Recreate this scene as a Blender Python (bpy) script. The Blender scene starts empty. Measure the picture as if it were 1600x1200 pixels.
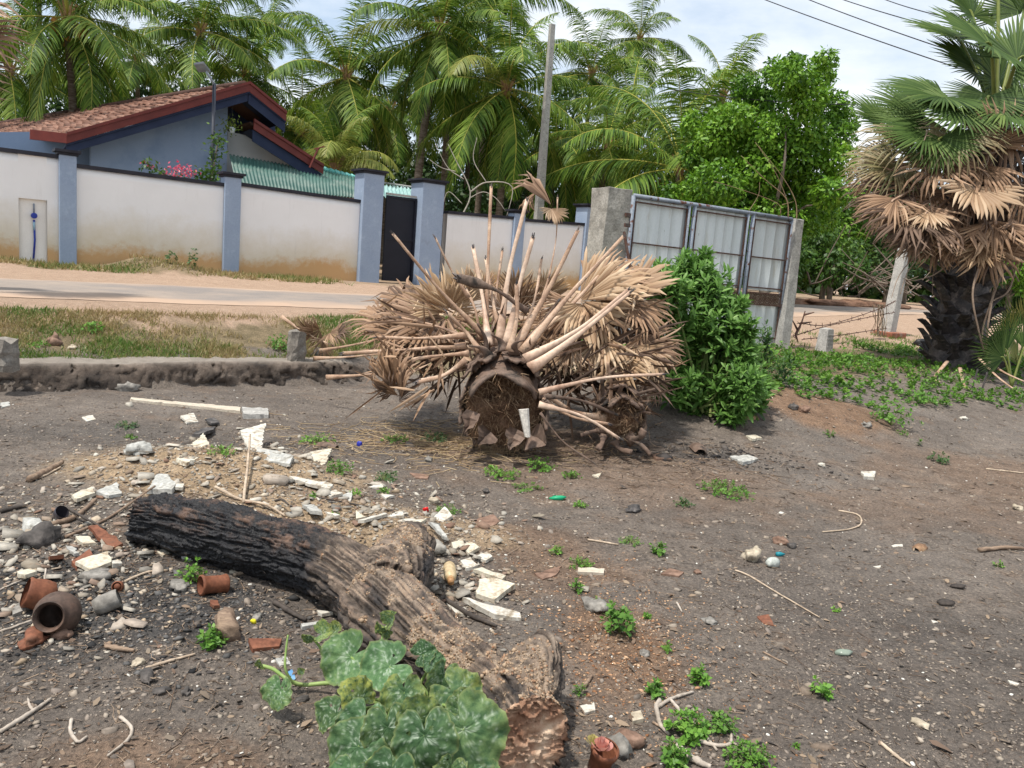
import bpy, bmesh, math, random
import numpy as np
from mathutils import Vector, Matrix, Euler
R = math.radians
rng = np.random.default_rng(7)
random.seed(7)
scene = bpy.context.scene
COL = scene.collection

# ------------------------------------------------------------------ camera
F_PX = 1250.0                       # focal length in pixels of a 1600 px wide picture
PITCH, ROLL, CAM_H = R(8.6), R(4.6), 1.45
fw = np.array([0, math.cos(PITCH), -math.sin(PITCH)])
up0 = np.array([0, math.sin(PITCH), math.cos(PITCH)])
x0 = np.array([1.0, 0, 0])
RT = math.cos(ROLL) * x0 + math.sin(ROLL) * up0
UP = math.cos(ROLL) * up0 - math.sin(ROLL) * x0
CAMP = np.array([0, 0, CAM_H])
cam_d = bpy.data.cameras.new('camera')
cam = bpy.data.objects.new('camera', cam_d)
COL.objects.link(cam)
cam.matrix_world = Matrix(((RT[0], UP[0], -fw[0], 0), (RT[1], UP[1], -fw[1], 0), (RT[2], UP[2], -fw[2], CAM_H), (0, 0, 0, 1)))
cam_d.sensor_width = 36.0
cam_d.lens = 36.0 * F_PX / 1600
cam_d.clip_start, cam_d.clip_end = 0.05, 1500
scene.camera = cam

# ------------------------------------------------------------------ light
SUN_EL, SUN_AZ = R(68), R(-128)      # azimuth measured from +Y towards +X
sun_d = bpy.data.lights.new('sun', 'SUN')
sun_d.energy = 3.5
sun_d.angle = R(3.5)
sun_d.color = (1.0, 0.95, 0.87)
sun = bpy.data.objects.new('sun', sun_d)
COL.objects.link(sun)
sdir = Vector((math.sin(SUN_AZ) * math.cos(SUN_EL), math.cos(SUN_AZ) * math.cos(SUN_EL), math.sin(SUN_EL)))
sun.rotation_euler = sdir.to_track_quat('Z', 'Y').to_euler()
world = bpy.data.worlds.new('World')
scene.world = world
world.use_nodes = True
wt = world.node_tree
wt.nodes.clear()
wn = wt.nodes.new
out = wn('ShaderNodeOutputWorld'); bg = wn('ShaderNodeBackground'); sky = wn('ShaderNodeTexSky')
sky.sky_type = 'NISHITA'; sky.sun_disc = False
sky.sun_elevation = SUN_EL; sky.sun_rotation = SUN_AZ
sky.air_density = 1.0; sky.dust_density = 1.5; sky.ozone_density = 1.5
tc = wn('ShaderNodeTexCoord'); mp = wn('ShaderNodeMapping'); nz = wn('ShaderNodeTexNoise'); cr = wn('ShaderNodeValToRGB'); mx = wn('ShaderNodeMix')
mp.inputs['Scale'].default_value = (1.0, 1.0, 2.6)
mp.inputs['Location'].default_value = (0.35, 0.1, 0.2)
nz.inputs['Scale'].default_value = 2.6; nz.inputs['Detail'].default_value = 7; nz.inputs['Roughness'].default_value = 0.55
cr.color_ramp.elements[0].position = 0.40; cr.color_ramp.elements[1].position = 0.62
mx.data_type = 'RGBA'; mx.inputs['B'].default_value = (7.4, 7.6, 7.8, 1)
wl = wt.links.new
wl(tc.outputs['Generated'], mp.inputs['Vector']); wl(mp.outputs['Vector'], nz.inputs['Vector'])
wl(nz.outputs['Fac'], cr.inputs['Fac']); wl(cr.outputs['Color'], mx.inputs['Factor'])
hz = wn('ShaderNodeMix'); hz.data_type = 'RGBA'; hz.inputs['Factor'].default_value = 0.50; hz.inputs['B'].default_value = (5.6, 6.6, 7.6, 1)
wl(sky.outputs['Color'], hz.inputs['A']); wl(hz.outputs['Result'], mx.inputs['A'])
wl(mx.outputs['Result'], bg.inputs['Color'])
bg.inputs['Strength'].default_value = 0.11
wl(bg.outputs['Background'], out.inputs['Surface'])
scene.view_settings.view_transform = 'Standard'
scene.view_settings.look = 'None'
scene.view_settings.exposure = 0.5
scene.view_settings.gamma = 1
scene.view_settings.use_curve_mapping = False
scene.cycles.max_bounces = 6
scene.cycles.transparent_max_bounces = 8

# ------------------------------------------------------------------ numeric helpers
def sm(a, b, t):
    t = np.clip((np.asarray(t, float) - a) / (b - a), 0, 1)
    return t * t * (3 - 2 * t)

def vn(p, seed=0):
    """value noise, p (n,3) -> (n,) in [-1,1]"""
    p = np.asarray(p, float)
    i = np.floor(p).astype(np.int64); f = p - i; f = f * f * (3 - 2 * f)
    def hsh(a, b, c):
        h = (a * 374761393 + b * 668265263 + c * 1274126177 + seed * 974634777) & 0xffffffff
        h = ((h ^ (h >> 13)) * 1103515245) & 0xffffffff
        h = h ^ (h >> 16)
        return (h & 0xffff) / 32767.5 - 1
    x, y, z = i[:, 0], i[:, 1], i[:, 2]
    r = 0
    for dx in (0, 1):
        wx = f[:, 0] if dx else 1 - f[:, 0]
        for dy in (0, 1):
            wy = f[:, 1] if dy else 1 - f[:, 1]
            for dz in (0, 1):
                wz = f[:, 2] if dz else 1 - f[:, 2]
                r = r + hsh(x + dx, y + dy, z + dz) * wx * wy * wz
    return r

def fbm(p, oct=4, seed=0, gain=0.5):
    p = np.asarray(p, float); a, s, r = 1.0, 0.0, 0
    for o in range(oct):
        r = r + a * vn(p * 2.0 ** o + 17.3 * o, seed + o); s += a; a *= gain
    return r / s

def n2(x, y, sc, seed=0, oct=3):
    x = np.atleast_1d(np.asarray(x, float)); y = np.atleast_1d(np.asarray(y, float))
    shp = x.shape
    q = np.stack([x.ravel() * sc, y.ravel() * sc, np.full(x.size, 0.37)], 1)
    return fbm(q, oct, seed).reshape(shp)

UD = np.array([0.806, 0.592]); VD = np.array([-0.592, 0.806])   # along the road / away from the camera
def uv_of(x, y): return UD[0] * x + UD[1] * y, VD[0] * x + VD[1] * y
def xy_of(u, v): return UD[0] * u + VD[0] * v, UD[1] * u + VD[1] * v
V_WALL = 18.2
MOUNDS = [(-1.75, 4.75, 0.75, 0.5, 0.17), (-0.75, 4.05, 0.62, 0.33, 0.07), (-2.1, 3.9, .6, .35, .03), (2.75, 8.0, 0.9, 0.6, 0.10)]
def road_shift(u): return sm(8, 26, u) * 1.4
def hbase(x, y):
    x = np.asarray(x, float); y = np.asarray(y, float)
    u, v = uv_of(x, y)
    vv = v - road_shift(u) * sm(8.5, 11, v)
    L = 0.20 * sm(7.98, 8.10, v) + 0.10 * sm(8.2, 9.0, v) + 0.30 * sm(8.8, 10.3, v) + 0.10 * sm(14.8, 17.2, vv)
    Q = 0.42 * sm(2.8, 6.2, v) + 0.18 * sm(7.2, 10.2, v) + 0.10 * sm(14.8, 17.2, vv)
    w = sm(3.4, 6.0, u)
    z = L * (1 - w) + Q * w
    z = z + 0.30 * sm(9, 26, u) * sm(9, 11, v)
    z = z + 0.14 * sm(4, -6, u) * sm(15.2, 17.4, v)
    for (mx_, my_, sx, sy, hh) in MOUNDS:
        z = z + hh * np.exp(-((x - mx_) / sx) ** 2 - ((y - my_) / sy) ** 2)
    return z
def hgt(x, y):
    return hbase(x, y) + 0.018 * n2(x, y, 0.9, 3, 3).reshape(np.shape(x) or (1,)) * 1.0
def h1(x, y): return float(hgt(np.array([x]), np.array([y]))[0])

def ray(px, py):
    d = fw + RT * (px - 800) / F_PX - UP * (py - 600) / F_PX
    return d                                      # depth 1 along the view axis
def P(px, py, dep): return CAMP + ray(px, py) * dep
def PV(px, py, v=V_WALL):
    d = ray(px, py); t = v / (VD[0] * d[0] + VD[1] * d[1])
    return CAMP + d * t
_m = PV(250, 416, 17.5); MOUNDS.append((_m[0], _m[1], .95, .55, .20)); _m = PV(212, 418, 17.6); MOUNDS.append((_m[0], _m[1], .4, .3, .10))
def G(px, py, lift=0.0):
    """the point of the ground seen at a place of the photograph"""
    d = ray(px, py); t = 1.0; prev = 1.0
    while t < 90:
        p = CAMP + d * t
        if p[2] <= float(hbase(p[0], p[1])) : break
        prev = t; t *= 1.01
    a, b = prev, t
    for _ in range(18):
        m = (a + b) / 2; p = CAMP + d * m
        if p[2] <= float(hbase(p[0], p[1])): b = m
        else: a = m
    p = CAMP + d * b
    return np.array([p[0], p[1], h1(p[0], p[1]) + lift])
def proj(p):
    q = np.asarray(p) - CAMP
    z = q @ fw
    return 800 + F_PX * (q @ RT) / z, 600 - F_PX * (q @ UP) / z, z

# ------------------------------------------------------------------ objects
def tag(o, label, cat, group=None, kind=None):
    if label: o['label'] = label
    if cat: o['category'] = cat
    if group: o['group'] = group
    if kind: o['kind'] = kind
    return o
def thing(name, loc, label, cat, group=None):
    o = bpy.data.objects.new(name, None)
    o.empty_display_size = 0.1
    COL.objects.link(o); o.location = tuple(float(c) for c in loc)
    return tag(o, label, cat, group)
def link(name, me, parent=None, mat=None):
    o = bpy.data.objects.new(name, me)
    COL.objects.link(o)
    if parent is not None:
        o.parent = parent
    return o
def me_np(name, V, F, mats, smooth=False, midx=None, rnd=None, attrs=None):
    """mesh from arrays; F is an (m,k) array or a list of such arrays"""
    if not isinstance(F, list): F = [F]
    me = bpy.data.meshes.new(name)
    V = np.asarray(V, np.float32)
    me.vertices.add(len(V)); me.vertices.foreach_set('co', V.ravel())
    loops = np.concatenate([np.asarray(f, np.int32).ravel() for f in F])
    tot = np.concatenate([np.full(len(f), np.asarray(f).shape[1], np.int32) for f in F])
    st = np.concatenate([[0], np.cumsum(tot)[:-1]]).astype(np.int32)
    me.loops.add(len(loops)); me.loops.foreach_set('vertex_index', loops)
    me.polygons.add(len(tot)); me.polygons.foreach_set('loop_start', st)
    try: me.polygons.foreach_set('loop_total', tot)
    except Exception: pass
    if midx is not None: me.polygons.foreach_set('material_index', np.asarray(midx, np.int32))
    if smooth is not False:
        me.polygons.foreach_set('use_smooth', np.full(len(tot), True))
    if rnd is not None:
        a = me.attributes.new('rnd', 'FLOAT', 'POINT'); a.data.foreach_set('value', np.asarray(rnd, np.float32))
    for k, val in (attrs or {}).items():
        a = me.attributes.new(k, 'FLOAT', 'POINT'); a.data.foreach_set('value', np.asarray(val, np.float32))
    me.update(calc_edges=True)
    me.validate()
    for m in (mats if isinstance(mats, (list, tuple)) else [mats]): me.materials.append(m)
    return me
def local(o, V):
    return np.asarray(V) - np.array(o.location)

class MB:
    """collects shapes; build() links them as ONE mesh object"""
    def __init__(s): s.v = []; s.f = []; s.m = []; s.cur = 0
    def add(s, V, F):
        b = len(s.v); s.v += [tuple(float(c) for c in p) for p in V]
        for f in F: s.f.append(tuple(b + i for i in f)); s.m.append(s.cur)
        return s
    def quad(s, *p): return s.add(p, [tuple(range(len(p)))])
    def box(s, c, size, M=None):
        hx, hy, hz = [k / 2 for k in size]
        V = np.array([(a * hx, b * hy, c_ * hz) for a in (-1, 1) for b in (-1, 1) for c_ in (-1, 1)])
        if M is not None: V = V @ np.asarray(M).T
        V = V + np.asarray(c)
        return s.add(V, [(0, 1, 3, 2), (4, 6, 7, 5), (0, 4, 5, 1), (2, 3, 7, 6), (0, 2, 6, 4), (1, 5, 7, 3)])
    def prism(s, pts, d):
        """closed outline pts extruded by vector d"""
        n = len(pts); pts = np.asarray(pts, float); V = np.vstack([pts, pts + np.asarray(d)])
        F = [tuple(range(n))[::-1], tuple(range(n, 2 * n))] + [(i, (i + 1) % n, n + (i + 1) % n, n + i) for i in range(n)]
        return s.add(V, F)
    def tube(s, path, rad, n=8, cap=True, flat=1.0, upv=None, jit=0.0):
        V, F = tube_np(path, rad, n, cap, flat, upv, jit)
        return s.add(V, F)
    def build(s, name, mats, parent=None, smooth=False, loc=None, bevel=0):
        me = bpy.data.meshes.new(name)
        off = np.array(loc) if loc is not None else (np.array(parent_origin(parent)) if parent is not None else np.zeros(3))
        me.from_pydata([tuple(np.array(v) - off) for v in s.v], [], s.f)
        for m in (mats if isinstance(mats, (list, tuple)) else [mats]): me.materials.append(m)
        me.polygons.foreach_set('material_index', s.m)
        if smooth: me.polygons.foreach_set('use_smooth', [True] * len(me.polygons))
        me.update()
        o = link(name, me, parent)
        if loc is not None and parent is None: o.location = tuple(float(c) for c in loc)
        if bevel:
            b = o.modifiers.new('bevel', 'BEVEL'); b.width = bevel; b.segments = 2; b.limit_method = 'ANGLE'
        return o
def parent_origin(o):
    p = Vector((0, 0, 0))
    while o is not None: p = p + o.location; o = o.parent
    return p
def frames(path, upv=None):
    p = np.asarray(path, float); n = len(p)
    T = np.gradient(p, axis=0); T /= np.linalg.norm(T, axis=1)[:, None] + 1e-9
    a = np.array(upv if upv is not None else ((0, 0, 1) if abs(T[0][2]) < 0.9 else (0, 1, 0)), float)
    A = np.zeros_like(p); B = np.zeros_like(p)
    for i in range(n):
        b = np.cross(T[i], a); b /= np.linalg.norm(b) + 1e-9
        a = np.cross(b, T[i]); A[i] = a; B[i] = b
    return T, A, B
def tube_np(path, rad, n=8, cap=True, flat=1.0, upv=None, jit=0.0):
    p = np.asarray(path, float); k = len(p)
    rad = np.full(k, rad) if np.isscalar(rad) else np.interp(np.linspace(0, 1, k), np.linspace(0, 1, len(rad)), rad)
    T, A, B = frames(p, upv)
    th = np.arange(n) / n * 2 * math.pi
    V = p[:, None] + rad[:, None, None] * (np.cos(th)[None, :, None] * B[:, None] + flat * np.sin(th)[None, :, None] * A[:, None])
    if jit: V = V + rng.normal(0, 1, V.shape) * jit * rad[:, None, None]
    V = V.reshape(-1, 3)
    F = [(i * n + j, i * n + (j + 1) % n, (i + 1) * n + (j + 1) % n, (i + 1) * n + j) for i in range(k - 1) for j in range(n)]
    if cap: F += [tuple(range(n))[::-1], tuple((k - 1) * n + j for j in range(n))]
    return V, F
def bez(pts, n=12):
    """smooth curve through the points (Catmull-Rom)"""
    p = np.asarray(pts, float)
    if len(p) == 2: return p[0] + (p[1] - p[0]) * np.linspace(0, 1, n)[:, None]
    q = np.vstack([2 * p[0] - p[1], p, 2 * p[-1] - p[-2]])
    m = len(p) - 1; res = []
    for t in np.linspace(0, m, n):
        i = min(int(t), m - 1); f = t - i
        a, b, c, d = q[i], q[i + 1], q[i + 2], q[i + 3]
        res.append(0.5 * ((2 * b) + (c - a) * f + (2 * a - 5 * b + 4 * c - d) * f * f + (3 * b - a - 3 * c + d) * f ** 3))
    return np.array(res)
def rotz(a):
    c, s = np.cos(a), np.sin(a); z = np.zeros_like(c); o = np.ones_like(c)
    return np.stack([np.stack([c, -s, z], -1), np.stack([s, c, z], -1), np.stack([z, z, o], -1)], -2)
def basis(X, Nn):
    """rotation matrices whose first column is X and third is near Nn"""
    X = X / (np.linalg.norm(X, axis=-1, keepdims=True) + 1e-9)
    Y = np.cross(Nn, X); Y /= np.linalg.norm(Y, axis=-1, keepdims=True) + 1e-9
    Z = np.cross(X, Y)
    return np.stack([X, Y, Z], -1)
def rdir(n, zmin=-1.0, zmax=1.0):
    z = rng.uniform(zmin, zmax, n); a = rng.uniform(0, 2 * math.pi, n); r = np.sqrt(1 - z * z)
    return np.stack([r * np.cos(a), r * np.sin(a), z], 1)
def scat(tV, tF, Mx, T):
    """template copied n times: rotation*scale matrices (n,3,3), places (n,3)"""
    n, k = len(T), len(tV)
    V = np.einsum('nij,kj->nki', Mx, tV) + np.asarray(T)[:, None]
    off = (np.arange(n) * k)[:, None, None]
    Fs = [(np.asarray(f)[None] + off).reshape(-1, np.asarray(f).shape[1]) for f in (tF if isinstance(tF, list) else [tF])]
    return V.reshape(-1, 3), Fs
def scat_obj(name, tV, tF, Mx, T, mats, parent=None, smooth=False, rnd=None, data_only=False):
    V, Fs = scat(np.asarray(tV, float), tF, Mx, T)
    r = rng.random(len(T)) if rnd is None else rnd
    if parent is not None: V = V - np.array(parent_origin(parent))
    me = me_np(name, V, Fs, mats, smooth, rnd=np.repeat(r, len(tV)))
    return me if data_only else link(name, me, parent)

# ------------------------------------------------------------------ materials
def nd(t, typ, **kw):
    n = t.nodes.new(typ)
    for k, v in kw.items():
        if k in n.inputs.keys(): n.inputs[k].default_value = v
        else: setattr(n, k, v)
    return n
def ramp(t, fac, stops):
    r = t.nodes.new('ShaderNodeValToRGB')
    e = r.color_ramp.elements
    while len(e) < len(stops): e.new(0.5)
    for i, (p_, c) in enumerate(stops):
        e[i].position = p_; e[i].color = (*c, 1) if len(c) == 3 else c
    t.links.new(fac, r.inputs['Fac'])
    return r.outputs['Color']
def mixc(t, fac, a, b, mode='MIX'):
    m = t.nodes.new('ShaderNodeMix'); m.data_type = 'RGBA'; m.blend_type = mode
    for sock, v in ((m.inputs['Factor'], fac), (m.inputs['A'], a), (m.inputs['B'], b)):
        if isinstance(v, (int, float)): sock.default_value = v
        elif isinstance(v, tuple): sock.default_value = (*v, 1) if len(v) == 3 else v
        else: t.links.new(v, sock)
    return m.outputs['Result']
def noise(t, vec, scale, detail=4, rough=0.6, dist=0.0):
    n = nd(t, 'ShaderNodeTexNoise', Scale=scale, Detail=detail, Roughness=rough, Distortion=dist)
    t.links.new(vec, n.inputs['Vector']); return n.outputs['Fac']
def attr(t, name):
    a = t.nodes.new('ShaderNodeAttribute'); a.attribute_name = name; return a.outputs['Fac']
def mathn(t, op, a, b=None):
    m = t.nodes.new('ShaderNodeMath'); m.operation = op
    for i, v in enumerate((a, b)):
        if v is None: continue
        if isinstance(v, (int, float)): m.inputs[i].default_value = v
        else: t.links.new(v, m.inputs[i])
    return m.outputs[0]
def span(t, fac, lo, hi):
    m = t.nodes.new('ShaderNodeMapRange'); m.inputs['From Min'].default_value = lo; m.inputs['From Max'].default_value = hi
    t.links.new(fac, m.inputs['Value']); return m.outputs['Result']
def new_mat(name):
    m = bpy.data.materials.new(name); m.use_nodes = True; t = m.node_tree
    b = t.nodes['Principled BSDF']; o = t.nodes['Material Output']
    return m, t, b, o
def mk(name, cols, src='noise', scale=5.0, detail=5, rough=0.8, bump=0.0, bscale=60.0, bdist=0.01, over=None, over2=None,
       trans=0.0, stretch=(1, 1, 1), spec=0.3, metal=0.0, vary=0.0, fine=0.25, coord='Object'):
    """cols: colours spread over a ramp that noise or the per-piece number 'rnd' runs through; over=(colour, scale, lo, hi)"""
    m, t, b, o = new_mat(name)
    tcn = t.nodes.new('ShaderNodeTexCoord'); vec = tcn.outputs[coord]
    if coord == 'World':
        pass
    mpn = nd(t, 'ShaderNodeMapping', Scale=stretch); t.links.new(vec, mpn.inputs['Vector']); vec = mpn.outputs['Vector']
    k = len(cols)
    if src == 'noise':
        fac = noise(t, vec, scale, detail); lo, hi = 0.32, 0.68
    else:
        fac = attr(t, 'rnd' if src == 'rnd' else src); lo, hi = 0.0, 1.0
    c = ramp(t, fac, [(lo + (hi - lo) * i / max(k - 1, 1), cc) for i, cc in enumerate(cols)])
    if fine:
        nf = noise(t, vec, bscale if bscale else 40, 3)
        c = mixc(t, 1.0, c, ramp(t, nf, [(0.3, (1 - fine,) * 3), (0.7, (1 + fine,) * 3)]), 'MULTIPLY')
    for ov in (over, over2):
        if ov:
            f = noise(t, vec, ov[1], 6, 0.65); f = span(t, f, ov[2], ov[3])
            c = mixc(t, f, c, ov[0])
    if vary:
        oi = t.nodes.new('ShaderNodeObjectInfo')
        c = mixc(t, 1.0, c, ramp(t, oi.outputs['Random'], [(0, (1 - vary, 1 - vary, 1 - vary * .6)), (1, (1 + vary, 1 + vary * .8, 1 + vary * .4))]), 'MULTIPLY')
    t.links.new(c, b.inputs['Base Color'])
    b.inputs['Roughness'].default_value = rough
    b.inputs['Specular IOR Level'].default_value = spec
    b.inputs['Metallic'].default_value = metal
    if bump:
        bn = noise(t, vec, bscale, 5, 0.65)
        bu = nd(t, 'ShaderNodeBump', Strength=bump, Distance=bdist); t.links.new(bn, bu.inputs['Height'])
        t.links.new(bu.outputs['Normal'], b.inputs['Normal'])
    if trans:
        tr = t.nodes.new('ShaderNodeBsdfTranslucent'); t.links.new(c, tr.inputs['Color'])
        ms = nd(t, 'ShaderNodeMixShader'); ms.inputs[0].default_value = trans
        t.links.new(b.outputs[0], ms.inputs[1]); t.links.new(tr.outputs[0], ms.inputs[2])
        t.links.new(ms.outputs[0], o.inputs['Surface'])
    return m

# templates
def ico(sub=1, seed=0, squash=(1, 1, 1), rough=0.25):
    bm = bmesh.new(); bmesh.ops.create_icosphere(bm, subdivisions=sub, radius=1)
    V = np.array([v.co[:] for v in bm.verts]); F = np.array([[v.index for v in f.verts] for f in bm.faces]); bm.free()
    V = V * (1 + rough * vn(V * 1.3 + seed * 7.7, seed)[:, None] + rough * 0.5 * vn(V * 3.1 + seed, seed + 1)[:, None])
    return V * np.array(squash), F
def plate(n=6, seed=0, th=0.1, ecc=1.0):
    r = np.random.default_rng(seed)
    a = np.sort((np.arange(n) + r.uniform(-.35, .35, n)) / n * 2 * math.pi); rr = r.uniform(.55, 1.05, n)
    top = np.stack([rr * np.cos(a), rr * np.sin(a) * ecc, np.full(n, th) + r.uniform(-.02, .02, n)], 1)
    bot = top * np.array([1.03, 1.03, 0]) + np.array([0, 0, -th])
    V = np.vstack([top, bot])
    return V, [np.array([list(range(n))]), np.array([[i, n + i, n + (i + 1) % n, (i + 1) % n] for i in range(n)])]
# ================================================================== GROUND
def ground_material():
    m, t, b, o = new_mat('ground_soil')
    g = t.nodes.new('ShaderNodeNewGeometry'); vec = g.outputs['Position']
    n_big = noise(t, vec, 0.9, 5, 0.6); n_mid = noise(t, vec, 7, 7, 0.7); n_fin = noise(t, vec, 60, 5, 0.75); n_vf = noise(t, vec, 240, 3, 0.7)
    lot = ramp(t, n_mid, [(0.28, (0.135, 0.112, 0.094)), (0.5, (0.215, 0.180, 0.152)), (0.72, (0.30, 0.255, 0.215))])
    lot = mixc(t, span(t, n_big, 0.40, 0.62), lot, mixc(t, 0.55, lot, (0.12, 0.105, 0.095)))
    lot = mixc(t, mathn(t, 'MULTIPLY', span(t, noise(t, vec, 0.55, 4, .6), 0.50, 0.70), .7), lot, (0.27, 0.235, 0.205))
    lot = mixc(t, mathn(t, 'MULTIPLY', span(t, noise(t, vec, 2.3, 6, .7), 0.56, 0.70), .55), lot, (0.24, 0.165, 0.115))
    red = ramp(t, n_mid, [(0.3, (0.17, 0.095, 0.055)), (0.7, (0.38, 0.24, 0.15))])
    c = mixc(t, attr(t, 'red'), lot, red)
    sandm = ramp(t, n_mid, [(0.3, (0.33, 0.235, 0.145)), (0.7, (0.56, 0.42, 0.28))])
    c = mixc(t, attr(t, 'mound'), c, sandm)
    ash = ramp(t, n_mid, [(0.3, (0.022, 0.022, 0.024)), (0.7, (0.14, 0.135, 0.13))])
    c = mixc(t, attr(t, 'ash'), c, ash)
    gs = ramp(t, n_mid, [(0.3, (0.13, 0.105, 0.06)), (0.7, (0.30, 0.23, 0.14))])
    c = mixc(t, attr(t, 'grassy'), c, gs)
    verge = ramp(t, n_mid, [(0.25, (0.37, 0.25, 0.175)), (0.75, (0.50, 0.365, 0.27))])
    c = mixc(t, attr(t, 'verge'), c, verge)
    c = mixc(t, 1.0, c, ramp(t, n_fin, [(0.32, (0.50,) * 3), (0.50, (0.97,) * 3), (0.70, (1.55, 1.48, 1.4))]), 'MULTIPLY')
    sp = span(t, n_vf, 0.62, 0.68)
    c = mixc(t, mathn(t, 'MULTIPLY', sp, 0.6), c, (0.5, 0.43, 0.35))
    t.links.new(c, b.inputs['Base Color'])
    b.inputs['Roughness'].default_value = 0.95; b.inputs['Specular IOR Level'].default_value = 0.15
    h = mathn(t, 'ADD', mathn(t, 'MULTIPLY', n_fin, 1.0), mathn(t, 'MULTIPLY', n_vf, 0.35))
    bu = nd(t, 'ShaderNodeBump', Strength=1.0, Distance=0.018); t.links.new(h, bu.inputs['Height'])
    t.links.new(bu.outputs['Normal'], b.inputs['Normal'])
    return m
def zones(x, y):
    u, v = uv_of(x, y)
    w1 = n2(x, y, 0.9, 11, 4); w2 = 1.7 * n2(x, y, 3.5, 12, 6)
    vv = v - road_shift(u) * sm(8.5, 11, v)
    right = sm(3.5, 6, u)
    verge = sm(0, 1, (vv - (9.35 - 1.7 * right) + 0.45 * w1 + 0.35 * w2) * 2.2) * (1 - sm(0, 1, (vv - 16.4 + .6 * w1 + .3 * w2) * 2.0) * (1 - .6 * right))
    grassy = sm(0, 1, (v - (8.5 - 3.1 * right)) * 3 + w2)
    mound = np.zeros_like(u)
    for (mx_, my_, sx, sy, hh) in MOUNDS[:2]:
        mound = np.maximum(mound, sm(0.18, 0.62, np.exp(-((x - mx_) / sx / 1.15) ** 2 - ((y - my_) / sy / 1.15) ** 2) + 0.25 * w2 * (1)))
    red = np.zeros_like(u)
    for (cx, cy, rx, ry, k) in [(2.8, 7.9, 1.1, .8, .8), (0.5, 2.95, .3, .6, .75), (0.25, 3.9, .5, .6, .5), (0.0, 6.2, 1.2, .6, .5), (0.8, 5.6, 1.5, 1.0, .35), (3.6, 5.4, 2.2, .8, .3), (-.9, 1.95, .45, .3, .55), (4.5, 6.5, 2, 1, .4)]:
        red = np.maximum(red, k * sm(0.3, 0.8, np.exp(-((x - cx) / rx) ** 2 - ((y - cy) / ry) ** 2) + 0.3 * w2 + .1 * w1))
    ash = np.zeros_like(u)
    for (cx, cy, rx, ry, k) in [(-1.75, 2.95, .75, .5, .75), (-1.15, 2.95, .5, .4, .9), (-3.2, 3.6, 1.0, .8, .5), (1.55, 6.15, .6, .2, .7), (5.2, 4.9, 1.4, .9, .35), (2.6, 3.0, 1.6, .8, .25), (-2.4, 5.6, 1.6, .5, .4)]:
        ash = np.maximum(ash, k * sm(0.3, 0.85, np.exp(-((x - cx) / rx) ** 2 - ((y - cy) / ry) ** 2) + 0.35 * w2))
    return verge, grassy, mound, red, ash
def ground_z(x, y):
    x = np.atleast_1d(np.asarray(x, float)); y = np.atleast_1d(np.asarray(y, float))
    z = hgt(x, y); lotw = 1 - sm(7.5, 9, uv_of(x, y)[1])
    verge, grassy, mound, red, ash = zones(x, y)
    near = np.exp(-np.hypot(x, y) / 9)
    rel = fbm(np.stack([x * 14, y * 14, z * 14], 1), 3, 21) * 0.009 + np.abs(fbm(np.stack([x * 45, y * 45, z * 20], 1), 2, 25)) * 0.009
    foot = fbm(np.stack([x * 4, y * 4, z * 4], 1), 2, 29) * 0.012
    return z + (rel * (0.35 + 0.8 * np.clip(mound + ash * .8 + red * .5, 0, 1)) * (0.25 + near) + foot) * (0.25 + 0.75 * lotw)
def h1(x, y): return float(ground_z([x], [y])[0])
def build_ground():
    front = np.arange(-42, 42.01, 0.105); rest = np.arange(44, 318, 4.0)
    ang = np.radians(np.concatenate([front, rest]))
    k = len(ang)
    rr = [0.5]
    while rr[-1] < 7: rr.append(rr[-1] * 1.0055)
    while rr[-1] < 24: rr.append(rr[-1] * 1.010)
    while rr[-1] < 400: rr.append(rr[-1] * 1.10)
    rr = np.array(rr)
    A, Q = np.meshgrid(ang, rr); x = (Q * np.sin(A)).ravel(); y = (Q * np.cos(A)).ravel()
    verge, grassy, mound, red, ash = zones(x, y)
    near = np.exp(-Q.ravel() / 9)
    z = ground_z(x, y)
    V = np.stack([x, y, z], 1)
    V = np.vstack([V, [[0, 0, h1(0, 0)]]]); c = len(V) - 1
    n = len(rr)
    i = np.arange(n - 1)[:, None]; j = np.arange(k)[None]; j2 = (j + 1) % k
    F = np.stack(np.broadcast_arrays(i * k + j, i * k + j2, (i + 1) * k + j2, (i + 1) * k + j), -1).reshape(-1, 4)[:, ::-1]
    F3 = np.stack([np.full(k, c), (np.arange(k) + 1) % k, np.arange(k)], 1)[:, ::-1]
    pad = lambda a: np.append(a, 0.0)
    me = me_np('ground', V, [F, F3[:, ::-1]], ground_material(), smooth=True, attrs=dict(verge=pad(verge), grassy=pad(grassy), mound=pad(mound), red=pad(red), ash=pad(ash)))
    tag(link('ground', me), 'dark ashy soil of the burnt lot running out to the road verge', None, kind='structure')
build_ground()

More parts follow.
